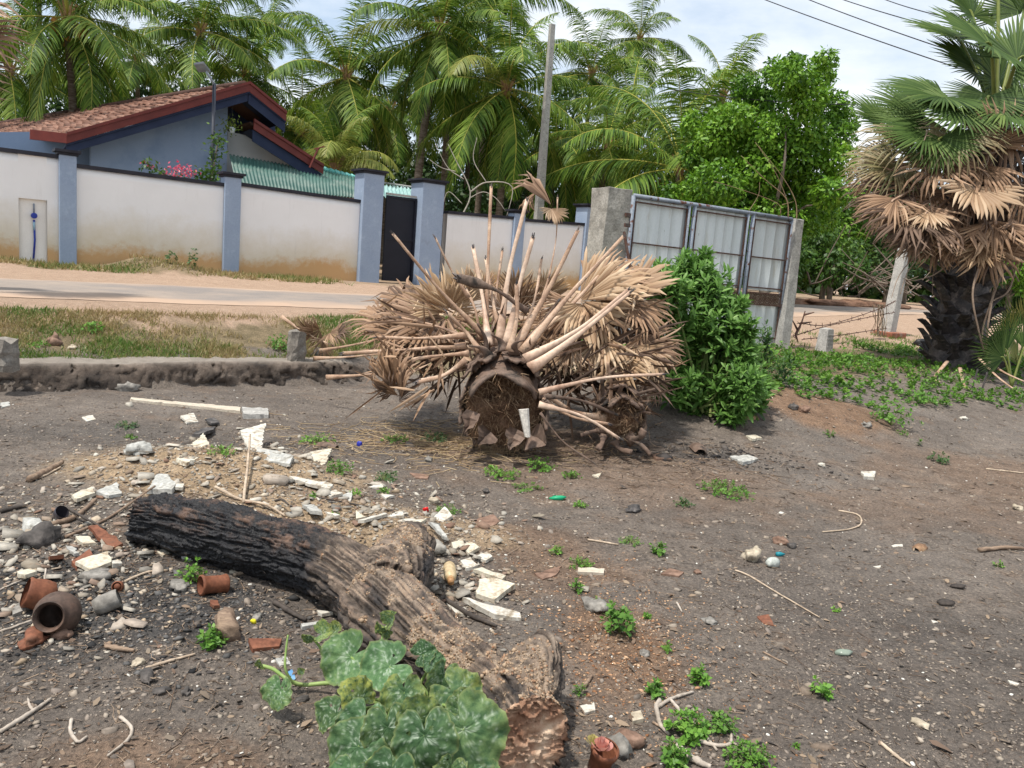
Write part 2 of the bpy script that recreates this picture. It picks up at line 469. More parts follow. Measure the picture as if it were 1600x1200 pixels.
def build_road():
    us = np.concatenate([np.arange(-40, 60, 0.12), np.arange(60, 260, 4.0)])
    lo = 10.75 + 0.16 * n2(us, us * 0, 0.8, 5, 4) + 0.05 * n2(us, us * 0 + 3, 5, 6, 3)
    hi = 14.45 + 0.18 * n2(us, us * 0 + 9, 0.7, 7, 4) + 0.05 * n2(us, us * 0 + 3, 5, 8, 3)
    k = 14; V = []
    for f in np.linspace(0, 1, k):
        v = lo + (hi - lo) * f
        vs = v + road_shift(us)
        x, y = xy_of(us, vs)
        e = min(f, 1 - f) * (k - 1)
        V.append(np.stack([x, y, hgt(x, y) + (0.006 if e < .5 else 0.03)], 1))
    V = np.array(V); n = len(us)
    V = V.reshape(-1, 3)
    i = np.arange(k - 1)[:, None]; j = np.arange(n - 1)[None]
    F = np.stack(np.broadcast_arrays(i * n + j, i * n + j + 1, (i + 1) * n + j + 1, (i + 1) * n + j), -1).reshape(-1, 4)
    m, t, b, o = new_mat('dusty_asphalt')
    g = t.nodes.new('ShaderNodeNewGeometry'); vec = g.outputs['Position']
    a = ramp(t, noise(t, vec, 90, 4, .7), [(0.3, (0.15, 0.132, 0.12)), (0.7, (0.29, 0.255, 0.23))])
    a = mixc(t, span(t, noise(t, vec, 0.8, 6, .7), 0.42, 0.75), a, (0.36, 0.285, 0.225))
    t.links.new(mixc(t, attr(t, 'edge'), a, (0.43, 0.305, 0.22)), b.inputs['Base Color'])
    b.inputs['Roughness'].default_value = 0.85; b.inputs['Specular IOR Level'].default_value = .2
    f = np.repeat(np.linspace(0, 1, k), n); u2 = np.tile(us, k)
    ed = np.clip(1 - np.minimum(f, 1 - f) * 4.2 + 0.8 * n2(u2, f * 5, 1.1, 33, 4), 0, 1)
    me = me_np('road', V, F, m, smooth=True, attrs=dict(edge=ed))
    tag(link('road', me), 'worn grey asphalt road with sandy edges', None, kind='structure')
build_road()
# ================================================================== BUILT THINGS
m_white = None
def wall_paint():
    m, t, b, o = new_mat('stained_white_render')
    tcn = t.nodes.new('ShaderNodeTexCoord'); vec = tcn.outputs['Object']
    z = attr(t, 'above')                                   # height over the soil in metres
    n1 = noise(t, vec, 2.2, 6, .7); n3 = noise(t, vec, 9, 5, .7)
    c = mixc(t, span(t, noise(t, vec, 0.7, 5, .6), .35, .75), (0.86, 0.85, 0.84), (0.77, 0.76, 0.745))
    hgt_ = mathn(t, 'ADD', z, mathn(t, 'MULTIPLY', n1, -0.9))
    c = mixc(t, span(t, hgt_, 0.75, -0.15), c, (0.62, 0.54, 0.40))
    st = mathn(t, 'ADD', z, mathn(t, 'MULTIPLY', n3, -0.55)); st = mathn(t, 'ADD', st, mathn(t, 'MULTIPLY', noise(t, vec, 0.55, 2, .5), -0.9))
    c = mixc(t, mathn(t, 'MULTIPLY', span(t, st, -0.22, -0.46), 0.8), c, (0.54, 0.30, 0.11))
    mps = nd(t, 'ShaderNodeMapping', Scale=(1, 1, .12)); t.links.new(vec, mps.inputs['Vector'])
    c = mixc(t, mathn(t, 'MULTIPLY', span(t, noise(t, mps.outputs['Vector'], 7, 6, .7), .58, .85), .30), c, (0.45, 0.43, 0.40))
    t.links.new(c, b.inputs['Base Color']); b.inputs['Roughness'].default_value = .85; b.inputs['Specular IOR Level'].default_value = .2
    bu = nd(t, 'ShaderNodeBump', Strength=.25, Distance=.01); t.links.new(noise(t, vec, 30, 5, .6), bu.inputs['Height']); t.links.new(bu.outputs['Normal'], b.inputs['Normal'])
    return m
M_WALL = wall_paint()
M_BLUE = mk('blue_grey_paint', [(0.26, 0.33, 0.445), (0.31, 0.38, 0.49)], scale=1.5, over=((0.36, 0.44, 0.55), 5, .55, .75), over2=((0.17, 0.19, 0.22), 1.6, .60, .85), bump=.15, bscale=30, rough=.75, fine=.06)
M_CAP = mk('dark_cap_paint', [(0.012, 0.012, 0.02), (0.03, 0.03, 0.04)], scale=3, rough=.6, fine=.1)
M_BLACKMETAL = mk('black_sheet_metal', [(0.006, 0.007, 0.014), (0.012, 0.013, 0.022)], scale=2, rough=.45, over=((0.25, 0.25, 0.25), 18, .76, .78), fine=.1)
M_CONC = mk('rough_concrete', [(0.22, 0.205, 0.18), (0.33, 0.31, 0.27), (0.42, 0.395, 0.35)], scale=3.5, over=((0.09, 0.085, 0.075), 2.2, .52, .72), over2=((.5, .47, .42), 14, .62, .75), bump=.6, bscale=35, bdist=.012, fine=.25)
M_CONCPALE = mk('pale_weathered_concrete', [(0.30, 0.29, 0.27), (0.42, 0.405, 0.375)], scale=5, over=((0.16, 0.15, 0.14), 6, .58, .72), bump=.5, bscale=40, bdist=.01)
M_RUST = mk('rusty_steel', [(0.05, 0.026, 0.02), (0.11, 0.055, 0.04), (0.09, 0.075, 0.07)], scale=9, rough=.8, bump=.3, bscale=80, bdist=.003)
M_GALV = mk('grey_painted_tube', [(0.17, 0.20, 0.24), (0.24, 0.27, 0.32)], scale=4, over=((0.10, 0.04, 0.025), 9, .56, .62), rough=.55)
M_ZINC = mk('pale_corrugated_sheet', [(0.64, 0.68, 0.68), (0.74, 0.77, 0.77)], scale=1.2, over=((0.55, 0.52, 0.44), 2.0, .55, .75), over2=((0.22, 0.20, 0.17), 10, .66, .74), rough=.5, stretch=(3, 3, 0.5), fine=.08)
M_TILE = mk('clay_roof_tile', [(0.07, 0.034, 0.024), (0.17, 0.08, 0.052), (0.28, 0.155, 0.11), (0.12, 0.06, 0.042)], src='rnd', over=((0.07, 0.05, 0.04), 7, .55, .72), bscale=30, fine=.3)
M_REDFASCIA = mk('dark_red_fascia', [(0.105, 0.018, 0.014), (0.16, 0.030, 0.022)], scale=3, rough=.45, fine=.1)
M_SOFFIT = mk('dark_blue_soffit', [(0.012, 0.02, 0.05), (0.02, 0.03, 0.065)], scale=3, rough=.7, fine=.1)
M_HOUSE = mk('slate_blue_house_paint', [(0.19, 0.25, 0.35), (0.215, 0.28, 0.38)], scale=.7, rough=.8, fine=.05, over=((0.13, 0.19, 0.29), 1.5, .5, .8))
M_HOUSEPALE = mk('pale_grey_house_paint', [(0.42, 0.46, 0.48), (0.50, 0.53, 0.54)], scale=1.2, fine=.05)
M_GREENROOF = mk('green_corrugated_roof', [(0.035, 0.10, 0.085), (0.075, 0.16, 0.135)], scale=1.0, over=((0.18, 0.23, 0.20), 1.6, .48, .7), rough=.5, fine=.1)
M_TEAL = mk('teal_glazed_tile', [(0.09, 0.36, 0.33), (0.16, 0.45, 0.42)], scale=3, rough=.35)
M_BLUEPIPE = mk('blue_plastic', [(0.012, 0.03, 0.26), (0.03, 0.06, 0.36)], scale=5, rough=.4)
M_WIRE = mk('dark_cable', [(0.02, 0.02, 0.025), (0.03, 0.03, 0.03)], rough=.7, fine=0)
M_BRICK = mk('red_brick', [(0.20, 0.07, 0.04), (0.34, 0.14, 0.085)], scale=8, over=((0.30, 0.26, 0.22), 7, .55, .7), bump=.5, bscale=50)
M_LAMPBLACK = mk('dark_pole_paint', [(0.02, 0.025, 0.04), (0.035, 0.04, 0.055)], rough=.5, fine=.1)
M_SOLAR = mk('solar_glass', [(0.20, 0.22, 0.26), (0.28, 0.30, 0.33)], rough=.25, fine=.1)

UP3 = np.array([0, 0, 1.0]); U3 = np.array([UD[0], UD[1], 0]); V3 = np.array([VD[0], VD[1], 0])
def U_of(px, py, v=V_WALL): 
    p = PV(px, py, v); return float(uv_of(p[0], p[1])[0]), float(p[2])
def W3(u, v, z):
    x, y = xy_of(u, v); return np.array([x, y, z])

def wall_grid(u0, u1, zt0, zt1, v0, v1, name, parent, n=40, k=14, hole=None):
    """rendered wall slab with uneven foot; front face v0"""
    us = np.linspace(u0, u1, n)
    mb = []; A = []; Fq = []
    x, y = xy_of(us, np.full(n, v0)); zb = hgt(x, y) - 0.12
    zt = np.interp(us, [u0, u1], [zt0, zt1])
    V = []; ab = []
    for j in range(k):
        f = j / (k - 1); z = zb + (zt - zb) * f
        V.append(np.stack([x, y, z], 1)); ab.append(z - zb - .12)
    x2, y2 = xy_of(us, np.full(n, v1))
    V.append(np.stack([x2, y2, zt], 1)); ab.append(zt - zb - .12)
    V.append(np.stack([x2, y2, zb], 1)); ab.append(zt - zb - .12)
    V = np.array(V); kk = len(V); V = V.reshape(-1, 3); ab = np.array(ab).ravel()
    i = np.arange(kk - 1)[:, None]; j = np.arange(n - 1)[None]
    cen = V.reshape(kk, n, 3)
    F = np.stack(np.broadcast_arrays(i * n + j, i * n + j + 1, (i + 1) * n + j + 1, (i + 1) * n + j), -1).reshape(-1, 4)
    if hole is not None:
        hu0, hu1, hz0, hz1 = hole
        c = V[F].mean(1); cu, cv = uv_of(c[:, 0], c[:, 1])
        inside = (cu > hu0) & (cu < hu1) & (c[:, 2] > hz0) & (c[:, 2] < hz1) & (np.abs(cv - v0) < 0.02)
        F = F[~inside]
    V = V - np.array(parent_origin(parent))
    return link(name, me_np(name, V, F, M_WALL, attrs=dict(above=ab)), parent)

def build_wall():
    u_a = U_of(-260, 300)[0]
    pil = []
    for x0_, x1_, yt in ((92, 119, 243), (347, 372, 277), (797, 813, 333), (908, 929, 324)):
        pil.append((U_of(x0_, 400)[0], U_of(x1_, 400)[0], U_of((x0_ + x1_) / 2, yt)[1]))
    g0 = (U_of(557, 430)[0], U_of(599, 430)[0], U_of(579, 272)[1])
    g1 = (U_of(648, 430)[0], U_of(693, 430)[0], U_of(672, 287)[1])
    root = thing('boundary_wall', W3(pil[1][0], V_WALL, hbase(*xy_of(pil[1][0], V_WALL))), 'white rendered wall with blue grey pillars and orange stains along its foot', 'wall')
    segs = [(u_a, pil[0][0], 233, 248, -260, 92), (pil[0][1], pil[1][0], 262, 291, 119, 347), (pil[1][1], g0[0], 290, 317, 372, 562),
            (g1[1], pil[2][0], 333, 342, 693, 797), (pil[2][1], pil[3][0], 345, 352, 813, 908)]
    for k, (ua, ub, ya, yb, xa, xb) in enumerate(segs):
        za = U_of(xa, ya)[1] if k else U_of(92, 248)[1] - .0; zb = U_of(xb, yb)[1]
        if k == 0:
            hole = (U_of(30, 400)[0], U_of(74, 400)[0], U_of(50, 402)[1], U_of(50, 311)[1])
            nn = 40
            # cut exactly: three slabs round the meter niche
            zt = zb
            wall_grid(ua, hole[0], zt, zt, V_WALL, V_WALL + .2, 'wall_panel', root)
            wall_grid(hole[1], ub, zt, zt, V_WALL, V_WALL + .2, 'wall_panel', root)
            us = np.linspace(hole[0], hole[1], 2)
            mb = MB()
            c = (hole[0] + hole[1]) / 2
            V = []
            Mr = np.stack([U3, V3, UP3], 1)
            ab = []
            mb.box(W3(c, V_WALL + .1, (hole[3] + zt) / 2), (hole[1] - hole[0], .2, zt - hole[3]), Mr)
            o = mb.build('wall_panel', M_WALL, root)
            a = o.data.attributes.new('above', 'FLOAT', 'POINT'); a.data.foreach_set('value', [1.6] * len(o.data.vertices))
            mb = MB(); zlow = hole[2] - .25
            mb.box(W3(c, V_WALL + .075, (hole[3] + zlow) / 2), (hole[1] - hole[0], .03, hole[3] - zlow), Mr)
            o = mb.build('niche_back', mk('niche_render', [(0.78, 0.75, 0.70), (0.84, 0.81, 0.76)], scale=3, fine=.04), root)
            za = zt
        else:
            wall_grid(ua, ub, za, zb, V_WALL, V_WALL + .2, 'wall_panel', root)
        mb = MB()
        p0, p1 = W3(ua, V_WALL + .1, za + .035), W3(ub, V_WALL + .1, zb + .035)
        pts = [W3(ua, V_WALL - .045, za + .002), W3(ua, V_WALL + .245, za + .002), W3(ua, V_WALL + .245, za + .075), W3(ua, V_WALL - .045, za + .075)]
        mb.prism(pts, W3(ub, V_WALL, zb) - W3(ua, V_WALL, za))
        mb.build('coping', M_CAP, root)
    Mr = np.stack([U3, V3, UP3], 1)
    for (a, b_, z), big in [(p, 0) for p in pil] + [(g0, 1), (g1, 1)]:
        w = (b_ - a) * (1 if not big else .74); b_ = a + w; d = w
        cu = (a + b_) / 2; vf = V_WALL - (.10 if not big else .16); cv = vf + d / 2
        zb = float(hbase(*xy_of(cu, cv))) - .15
        mb = MB(); mb.box(W3(cu, cv, (zb + z) / 2), (w, d, z - zb), Mr)
        o = mb.build('pillar', M_BLUE, root, bevel=.012)
        mb = MB()
        for dz, ex in ((0.025, .03), (0.075, .075)):
            mb.box(W3(cu, cv, z + dz), (w + 2 * ex, d + 2 * ex, .048), Mr)
        mb.build('pillar_cap', M_CAP, o) if False else mb.build('pillar_cap', M_CAP, root)
    # yard gate
    ua, ub = g0[1] + .02, g1[0] - .02
    zt = U_of(620, 306)[1]; zb = float(hbase(*xy_of((ua + ub) / 2, V_WALL))) + .05
    t = thing('yard_gate', W3((ua + ub) / 2, V_WALL + .12, zb), 'black sheet metal gate between the two tallest blue pillars', 'gate')
    mb = MB(); mb.box(W3((ua + ub) / 2 , V_WALL + .12, (zt + zb) / 2), (ub - ua, .03, zt - zb), Mr); mb.build('gate_panel', M_BLACKMETAL, t)
    mb = MB()
    for z in (zb + .03, zt - .03, (zb + zt) / 2): mb.box(W3((ua + ub) / 2, V_WALL + .09, z), (ub - ua, .03, .05), Mr)
    for u in (ua + .025, ub - .025): mb.box(W3(u, V_WALL + .088, (zt + zb) / 2), (.05, .03, zt - zb - .02), Mr)
    mb.build('gate_frame', M_BLACKMETAL, t)
    mb = MB(); mb.box(W3((ua + ub) / 2, V_WALL + .12, zt + .035), (ub - ua, .05, .05), Mr); mb.build('top_rail', M_CONCPALE, t)
    # meter
    cu = U_of(54, 400)[0]
    zt = U_of(54, 318)[1]; zb = float(hbase(*xy_of(cu, V_WALL))) - .03; zm = U_of(54, 337)[1]
    t = thing('water_meter', W3(cu, V_WALL + .1, zb), 'blue water meter on a vertical pipe inside the wall niche', 'water meter')
    mb = MB(); mb.tube([W3(cu, V_WALL + .03, zm - .08), W3(cu + .01, V_WALL + .03, (zm + zb) / 2), W3(cu - .02, V_WALL + .03, zb)], .018); mb.build('lower_pipe', M_BLUEPIPE, t, smooth=True)
    mb = MB(); mb.tube([W3(cu, V_WALL + .03, zm + .05), W3(cu, V_WALL + .03, zt)], .015); mb.build('upper_pipe', M_GALV, t, smooth=True)
    mb = MB(); mb.tube([W3(cu, V_WALL - .02, zm), W3(cu, V_WALL + .055, zm)], .055, 16); mb.build('meter_body', M_BLUEPIPE, t, bevel=.006)
    mb = MB(); mb.tube([W3(cu, V_WALL + .03, zm - .12), W3(cu, V_WALL + .03, zm - .28)], [.02, .034, .02], 10); mb.build('valve', mk('pale_blue_valve', [(.25, .4, .5), (.3, .45, .55)]), t, smooth=True)
build_wall()

# ------------------------------------------------------------------ house
def build_house():
    hv = 22.0
    A = PV(384, 137, hv); Lf = PV(101, 217, hv); Rt = PV(441, 183, hv)
    base_z = float(hbase(A[0], A[1]))
    root = thing('blue_house', (A[0], A[1], base_z), 'slate blue house with clay tiled roof and dark red fascia boards behind the wall', 'house')
    back = P(-70, 219, 27.5) - P(101, 217, 22)               # eave direction going back
    back = np.array([-5.5, 6.0, 0.0])
    # gable wall
    inL = PV(128, 232, hv + .5); inR = PV(356, 160, hv + .5); 
    zc = lambda p, z: np.array([p[0], p[1], z])
    def roofz(px): # underside line
        return None
    pL = PV(142, 236, hv + .45); pR = PV(356, 270, hv + .45)
    mb = MB(); topR = PV(356, 152, hv + .45); topL = PV(142, 214, hv + .45)
    mb.prism([zc(pL, base_z), zc(pR, base_z), topR, topL], V3 * .2)
    mb.build('gable_wall', M_HOUSE, root)
    # side wall recessed to the left of the gable
    q0 = PV(-60, 240, hv + 1.6); q1 = PV(150, 240, hv + 1.6)
    mb = MB(); mb.prism([zc(q0, base_z), zc(q1, base_z), zc(q1, PV(150, 205, hv + 1.6)[2]), zc(q0, PV(-60, 207, hv + 1.6)[2])], V3 * .2)
    mb.build('side_wall', mk('side_blue_paint', [(0.17, 0.245, 0.38), (0.20, 0.28, 0.42)], scale=1, fine=.05), root)
    # roof surface of tiles: bilinear patch (near edge A..Lf)
    n_up, n_back = 26, 34
    farT = A + np.array([-8.2, 8.6, -1.05]); farB = Lf + np.array([-5.6, 4.6, 0.05])
    farT = P(-70, 209, 31.0); farB = P(-95, 214, 27.0)
    def Q(s, t): return (1 - t) * ((1 - s) * Lf + s * A) + t * ((1 - s) * farB + s * farT)
    nrm = np.cross(farB - Lf, A - Lf); nrm /= np.linalg.norm(nrm); nrm = nrm if nrm[2] > 0 else -nrm
    V = []; F = []; rn = []
    for i in range(n_up):
        for j in range(n_back):
            s0, s1 = (i - .12) / n_up, (i + 1.05) / n_up; t0, t1 = j / n_back, (j + .94) / n_back
            jit = rng.normal(0, .012)
            c = [Q(s0, t0), Q(s0, t1), Q(s1, t1), Q(s1, t0)]
            up_lo, up_hi = .105 + jit, .055 + jit
            tm = (t0 + t1) / 2
            P_ = [c[0] + nrm * (up_lo - .03), Q(s0, tm) + nrm * (up_lo + .035), c[1] + nrm * (up_lo - .03), c[2] + nrm * (up_hi - .03), Q(s1, tm) + nrm * (up_hi + .03), c[3] + nrm * (up_hi - .03)]
            b = len(V); V += P_ + [P_[0] - nrm * .05, P_[1] - nrm * .05, P_[2] - nrm * .05]
            F += [(b, b + 1, b + 4, b + 5), (b + 1, b + 2, b + 3, b + 4), (b, b + 6, b + 7, b + 1), (b + 1, b + 7, b + 8, b + 2)]
            rn += [rng.random()] * 9
    V = np.array(V) - np.array(parent_origin(root))
    o = link('roof_tiles', me_np('roof_tiles', V, np.array(F), M_TILE, rnd=rn), root); o['kind'] = 'stuff'
    mb = MB()
    for k in range(24):
        f0, f1 = k / 24, (k + 1.15) / 24
        a, b_ = A + (farT - A) * f0, A + (farT - A) * min(f1, 1)
        mb.tube([a + nrm * .10 - UP3 * .02, b_ + nrm * .10], [.13, .11], 8, flat=.8)
    o = mb.build('ridge_tiles', M_TILE, root, smooth=True); o['kind'] = 'stuff'
    # underside board
    mb = MB(); mb.prism([Lf, A, farT, farB], np.array([0, 0, -.03])); mb.build('roof_boarding', M_SOFFIT, root)
    # right slope
    farR = Rt + (farT - A) * .35; farA = A + (farT - A) * .35
    mb = MB(); mb.prism([A + nrm * .05, Rt + UP3 * .05, farR + UP3 * .05, farA + UP3 * .05], np.array([0, 0, -.04])); mb.build('short_slope', M_TILE, root)
    # fascia boards along the gable edge: dark red strip with moulding and blue soffit strip below
    def board(p, q, w0, w1, th, mat, name, off):
        m_ = MB(); m_.prism([p + UP3 * w0, q + UP3 * w0, q + UP3 * w1, p + UP3 * w1], V3 * th)
        for k in range(len(m_.v)): m_.v[k] = tuple(np.array(m_.v[k]) + V3 * off)
        return m_.build(name, mat, root)
    e = (Lf - A) / np.linalg.norm(Lf - A); e2 = (Rt - A) / np.linalg.norm(Rt - A)
    board(A, Lf, .07, -.13, .05, M_REDFASCIA, 'fascia_board', -.32)
    board(A, Lf, .12, .05, .09, M_REDFASCIA, 'fascia_board', -.36)
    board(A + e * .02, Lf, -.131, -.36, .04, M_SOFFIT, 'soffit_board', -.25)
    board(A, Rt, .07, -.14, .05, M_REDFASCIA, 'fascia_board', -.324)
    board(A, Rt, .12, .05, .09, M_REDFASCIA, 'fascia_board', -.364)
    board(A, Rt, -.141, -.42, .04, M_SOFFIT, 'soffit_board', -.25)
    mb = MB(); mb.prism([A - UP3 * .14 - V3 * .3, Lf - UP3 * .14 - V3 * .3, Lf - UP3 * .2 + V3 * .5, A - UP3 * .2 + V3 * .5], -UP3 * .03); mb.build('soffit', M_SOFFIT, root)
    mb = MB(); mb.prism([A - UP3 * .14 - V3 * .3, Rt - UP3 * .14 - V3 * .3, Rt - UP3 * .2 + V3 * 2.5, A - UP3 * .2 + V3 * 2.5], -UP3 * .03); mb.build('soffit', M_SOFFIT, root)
    # eave gutter at the left end
    g1_ = Lf - V3 * .33; g0_ = PV(47, 209, hv + .3)
    mb = MB(); mb.prism([g1_ + UP3 * .1, g0_ + UP3 * .1, g0_ - UP3 * .12, g1_ - UP3 * .12], V3 * .12); mb.build('gutter', M_REDFASCIA, root)
    # brackets
    # porch: dark sheet painted for the shade of the recess, pale wall and second gable roof
    mb = MB(); a = PV(358, 150, hv + 1.6); 
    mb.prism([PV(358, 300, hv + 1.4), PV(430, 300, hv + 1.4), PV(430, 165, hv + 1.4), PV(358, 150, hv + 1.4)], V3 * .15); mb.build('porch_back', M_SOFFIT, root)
    mb = MB(); mb.prism([PV(353, 300, hv + .9), PV(470, 300, hv + .9), PV(462, 262, hv + .9), PV(392, 213, hv + .9), PV(356, 205, hv + .9)], V3 * .12); mb.build('porch_wall', M_HOUSEPALE, root)
    B0 = PV(391, 196, hv + .2); B1 = PV(499, 266, hv + .2)
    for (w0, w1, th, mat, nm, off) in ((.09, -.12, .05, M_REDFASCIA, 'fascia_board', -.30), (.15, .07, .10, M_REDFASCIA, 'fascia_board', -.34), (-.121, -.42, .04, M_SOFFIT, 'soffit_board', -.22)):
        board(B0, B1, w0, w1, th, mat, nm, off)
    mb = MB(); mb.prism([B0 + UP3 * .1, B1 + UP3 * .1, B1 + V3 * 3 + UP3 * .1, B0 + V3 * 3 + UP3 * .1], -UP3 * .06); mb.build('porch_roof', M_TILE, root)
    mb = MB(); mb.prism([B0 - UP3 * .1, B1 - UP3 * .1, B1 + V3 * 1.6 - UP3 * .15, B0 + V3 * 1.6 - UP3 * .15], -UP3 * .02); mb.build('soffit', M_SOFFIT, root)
    # gutter bracket / finial at the end
    mb = MB(); mb.tube([PV(484, 262, hv - .2), PV(497, 232, hv - .2)], .03, 6); mb.tube([PV(491, 233, hv - .2), PV(507, 229, hv - .2)], .02, 6); mb.build('down_pipe', M_REDFASCIA, root)
    # hanging plant
    t = thing('hanging_plant', PV(363, 205, hv - .1), 'small trailing plant in a white pot hanging under the house eave', 'plant')
    mb = MB(); mb.tube([PV(363, 160, hv - .1), PV(363, 198, hv - .1)], .006, 4); mb.build('wire', M_WIRE, t)
    mb = MB(); mb.tube([PV(363, 208, hv - .1), PV(363, 199, hv - .1)], [.05, .09], 12); mb.build('pot', M_HOUSEPALE, t, smooth=True)
    n = 130; c = PV(360, 196, hv - .1)
    T = c + rng.normal(0, 1, (n, 3)) * np.array([.15, .1, .12])
    lv = np.array([[0, 0, 0], [.4, .22, .03], [1, 0, -.1], [.4, -.22, .03]]) * .09
    scat_obj('leaves', lv, np.array([[0, 1, 2, 3]]), basis(rdir(n), rdir(n)), T, mk('yellow_green_leaf', [(0.10, .16, .02), (.2, .25, .05)], src='rnd', trans=.3), t)
    # green corrugated lean-to
    t = thing('lean_to_roof', PV(455, 290, 20.5), 'green corrugated lean-to roof with red gutter beside the blue house', 'roof')
    c00, c10, c11, c01 = PV(370, 290, 20.2), PV(556, 311, 20.2), PV(560, 287, 22.2), PV(358, 241, 22.2)
    c11 = PV(500, 264, 22.6); c10b = PV(575, 311, 20.2); c11 = PV(575, 280, 22.6)
    n = 240; V = []; 
    for i in range(n):
        f = i / (n - 1); a = c00 + (c10b - c00) * f; b_ = c01 + (c11 - c01) * f; w = .022 * math.sin(i * math.pi / 3)
        V += [a + UP3 * w, b_ + UP3 * w, a + UP3 * (w - .006), b_ + UP3 * (w - .006)]
    V = np.array(V); i = np.arange(n - 1)[:, None]
    F = np.concatenate([i * 4 + np.array([[0, 4, 5, 1]]), i * 4 + np.array([[2, 3, 7, 6]]), i * 4 + np.array([[0, 2, 6, 4]])])
    link('corrugated_sheet', me_np('corrugated_sheet', V - np.array(parent_origin(t)), F, M_GREENROOF, smooth=True), t)
    mb = MB(); a, b_ = c00 - UP3 * .09 - V3 * .06, c10b - UP3 * .09 - V3 * .06
    mb.tube([a, b_], .07, 10); mb.build('gutter', M_REDFASCIA, t, smooth=True)
    mb = MB(); mb.prism([c00 - UP3 * .05 + V3 * .1, c10b - UP3 * .05 + V3 * .1, c10b - UP3 * 2.4 + V3 * .1, c00 - UP3 * 2.4 + V3 * .1], V3 * .1); mb.build('lean_to_wall', M_HOUSEPALE, t)
    # teal ridge tiles on a low hip behind
    t = thing('teal_tiled_hip', PV(530, 275, 22.9), 'low roof hip capped with glossy teal tiles', 'roof')
    pts = [PV(497, 263, 22.7), PV(556, 279, 22.7)]
    for k in range(7):
        f0, f1 = k / 7, (k + 1.1) / 7
        a, b_ = pts[0] + (pts[1] - pts[0]) * f0, pts[0] + (pts[1] - pts[0]) * f1
        mb = MB(); mb.tube([a + UP3 * .02, b_ + UP3 * .0], [.09, .07], 10); mb.build('ridge_tile', M_TEAL, t, smooth=True)
    # small teal corrugated roof seen over the yard gate
    t = thing('teal_shed_roof', PV(625, 300, 21), 'strip of teal corrugated roof seen just above the black gate', 'roof')
    c00, c10, c11, c01 = PV(585, 306, 20.5), PV(668, 314, 20.5), PV(660, 297, 22.5), PV(585, 286, 22.5)
    n = 80; V = []
    for i in range(n):
        f = i / (n - 1); a = c00 + (c10 - c00) * f; b_ = c01 + (c11 - c01) * f; w = .03 * math.sin(i * math.pi / 3)
        V += [a + UP3 * w, b_ + UP3 * w, a + UP3 * (w - .006), b_ + UP3 * (w - .006)]
    V = np.array(V); i = np.arange(n - 1)[:, None]
    F = np.concatenate([i * 4 + np.array([[0, 4, 5, 1]]), i * 4 + np.array([[2, 3, 7, 6]]), i * 4 + np.array([[0, 2, 6, 4]])])
    link('corrugated_sheet', me_np('corrugated_sheet', V - np.array(parent_origin(t)), F, mk('pale_teal_sheet', [(.20, .36, .34), (.34, .48, .46)], scale=3), smooth=True), t)
    mb = MB(); mb.tube([c01 + UP3 * .05, c11 + UP3 * .05], .03, 6); mb.build('rail', M_CONCPALE, t)
build_house()

# ------------------------------------------------------------------ street lamp with solar panel
def lamp():
    v = 19.4
    b = PV(331, 300, v); b[2] = float(hbase(b[0], b[1])); top = PV(335, 130, v); top = np.array([b[0], b[1], top[2]])
    t = thing('solar_street_lamp', b, 'thin dark lamp post with a small solar panel in front of the blue gable', 'street lamp')
    mb = MB(); mb.tube([b, top], [.05, .04], 10); mb.build('pole', M_LAMPBLACK, t, smooth=True)
    e = PV(322, 112, v - .1)
    mb = MB(); mb.tube([top - UP3 * .05, (top + e) / 2 + UP3 * .0, e], .025, 8); mb.build('arm', mk('grey_arm_paint', [(.25, .3, .36), (.3, .35, .4)]), t, smooth=True)
    p = [PV(303, 98, v - .25), PV(318, 96, v - .25), PV(329, 110, v + .1), PV(310, 110, v + .1)]
    mb = MB(); mb.prism(p, (0, 0, -.04)); mb.build('solar_panel', M_SOLAR, t)
lamp()

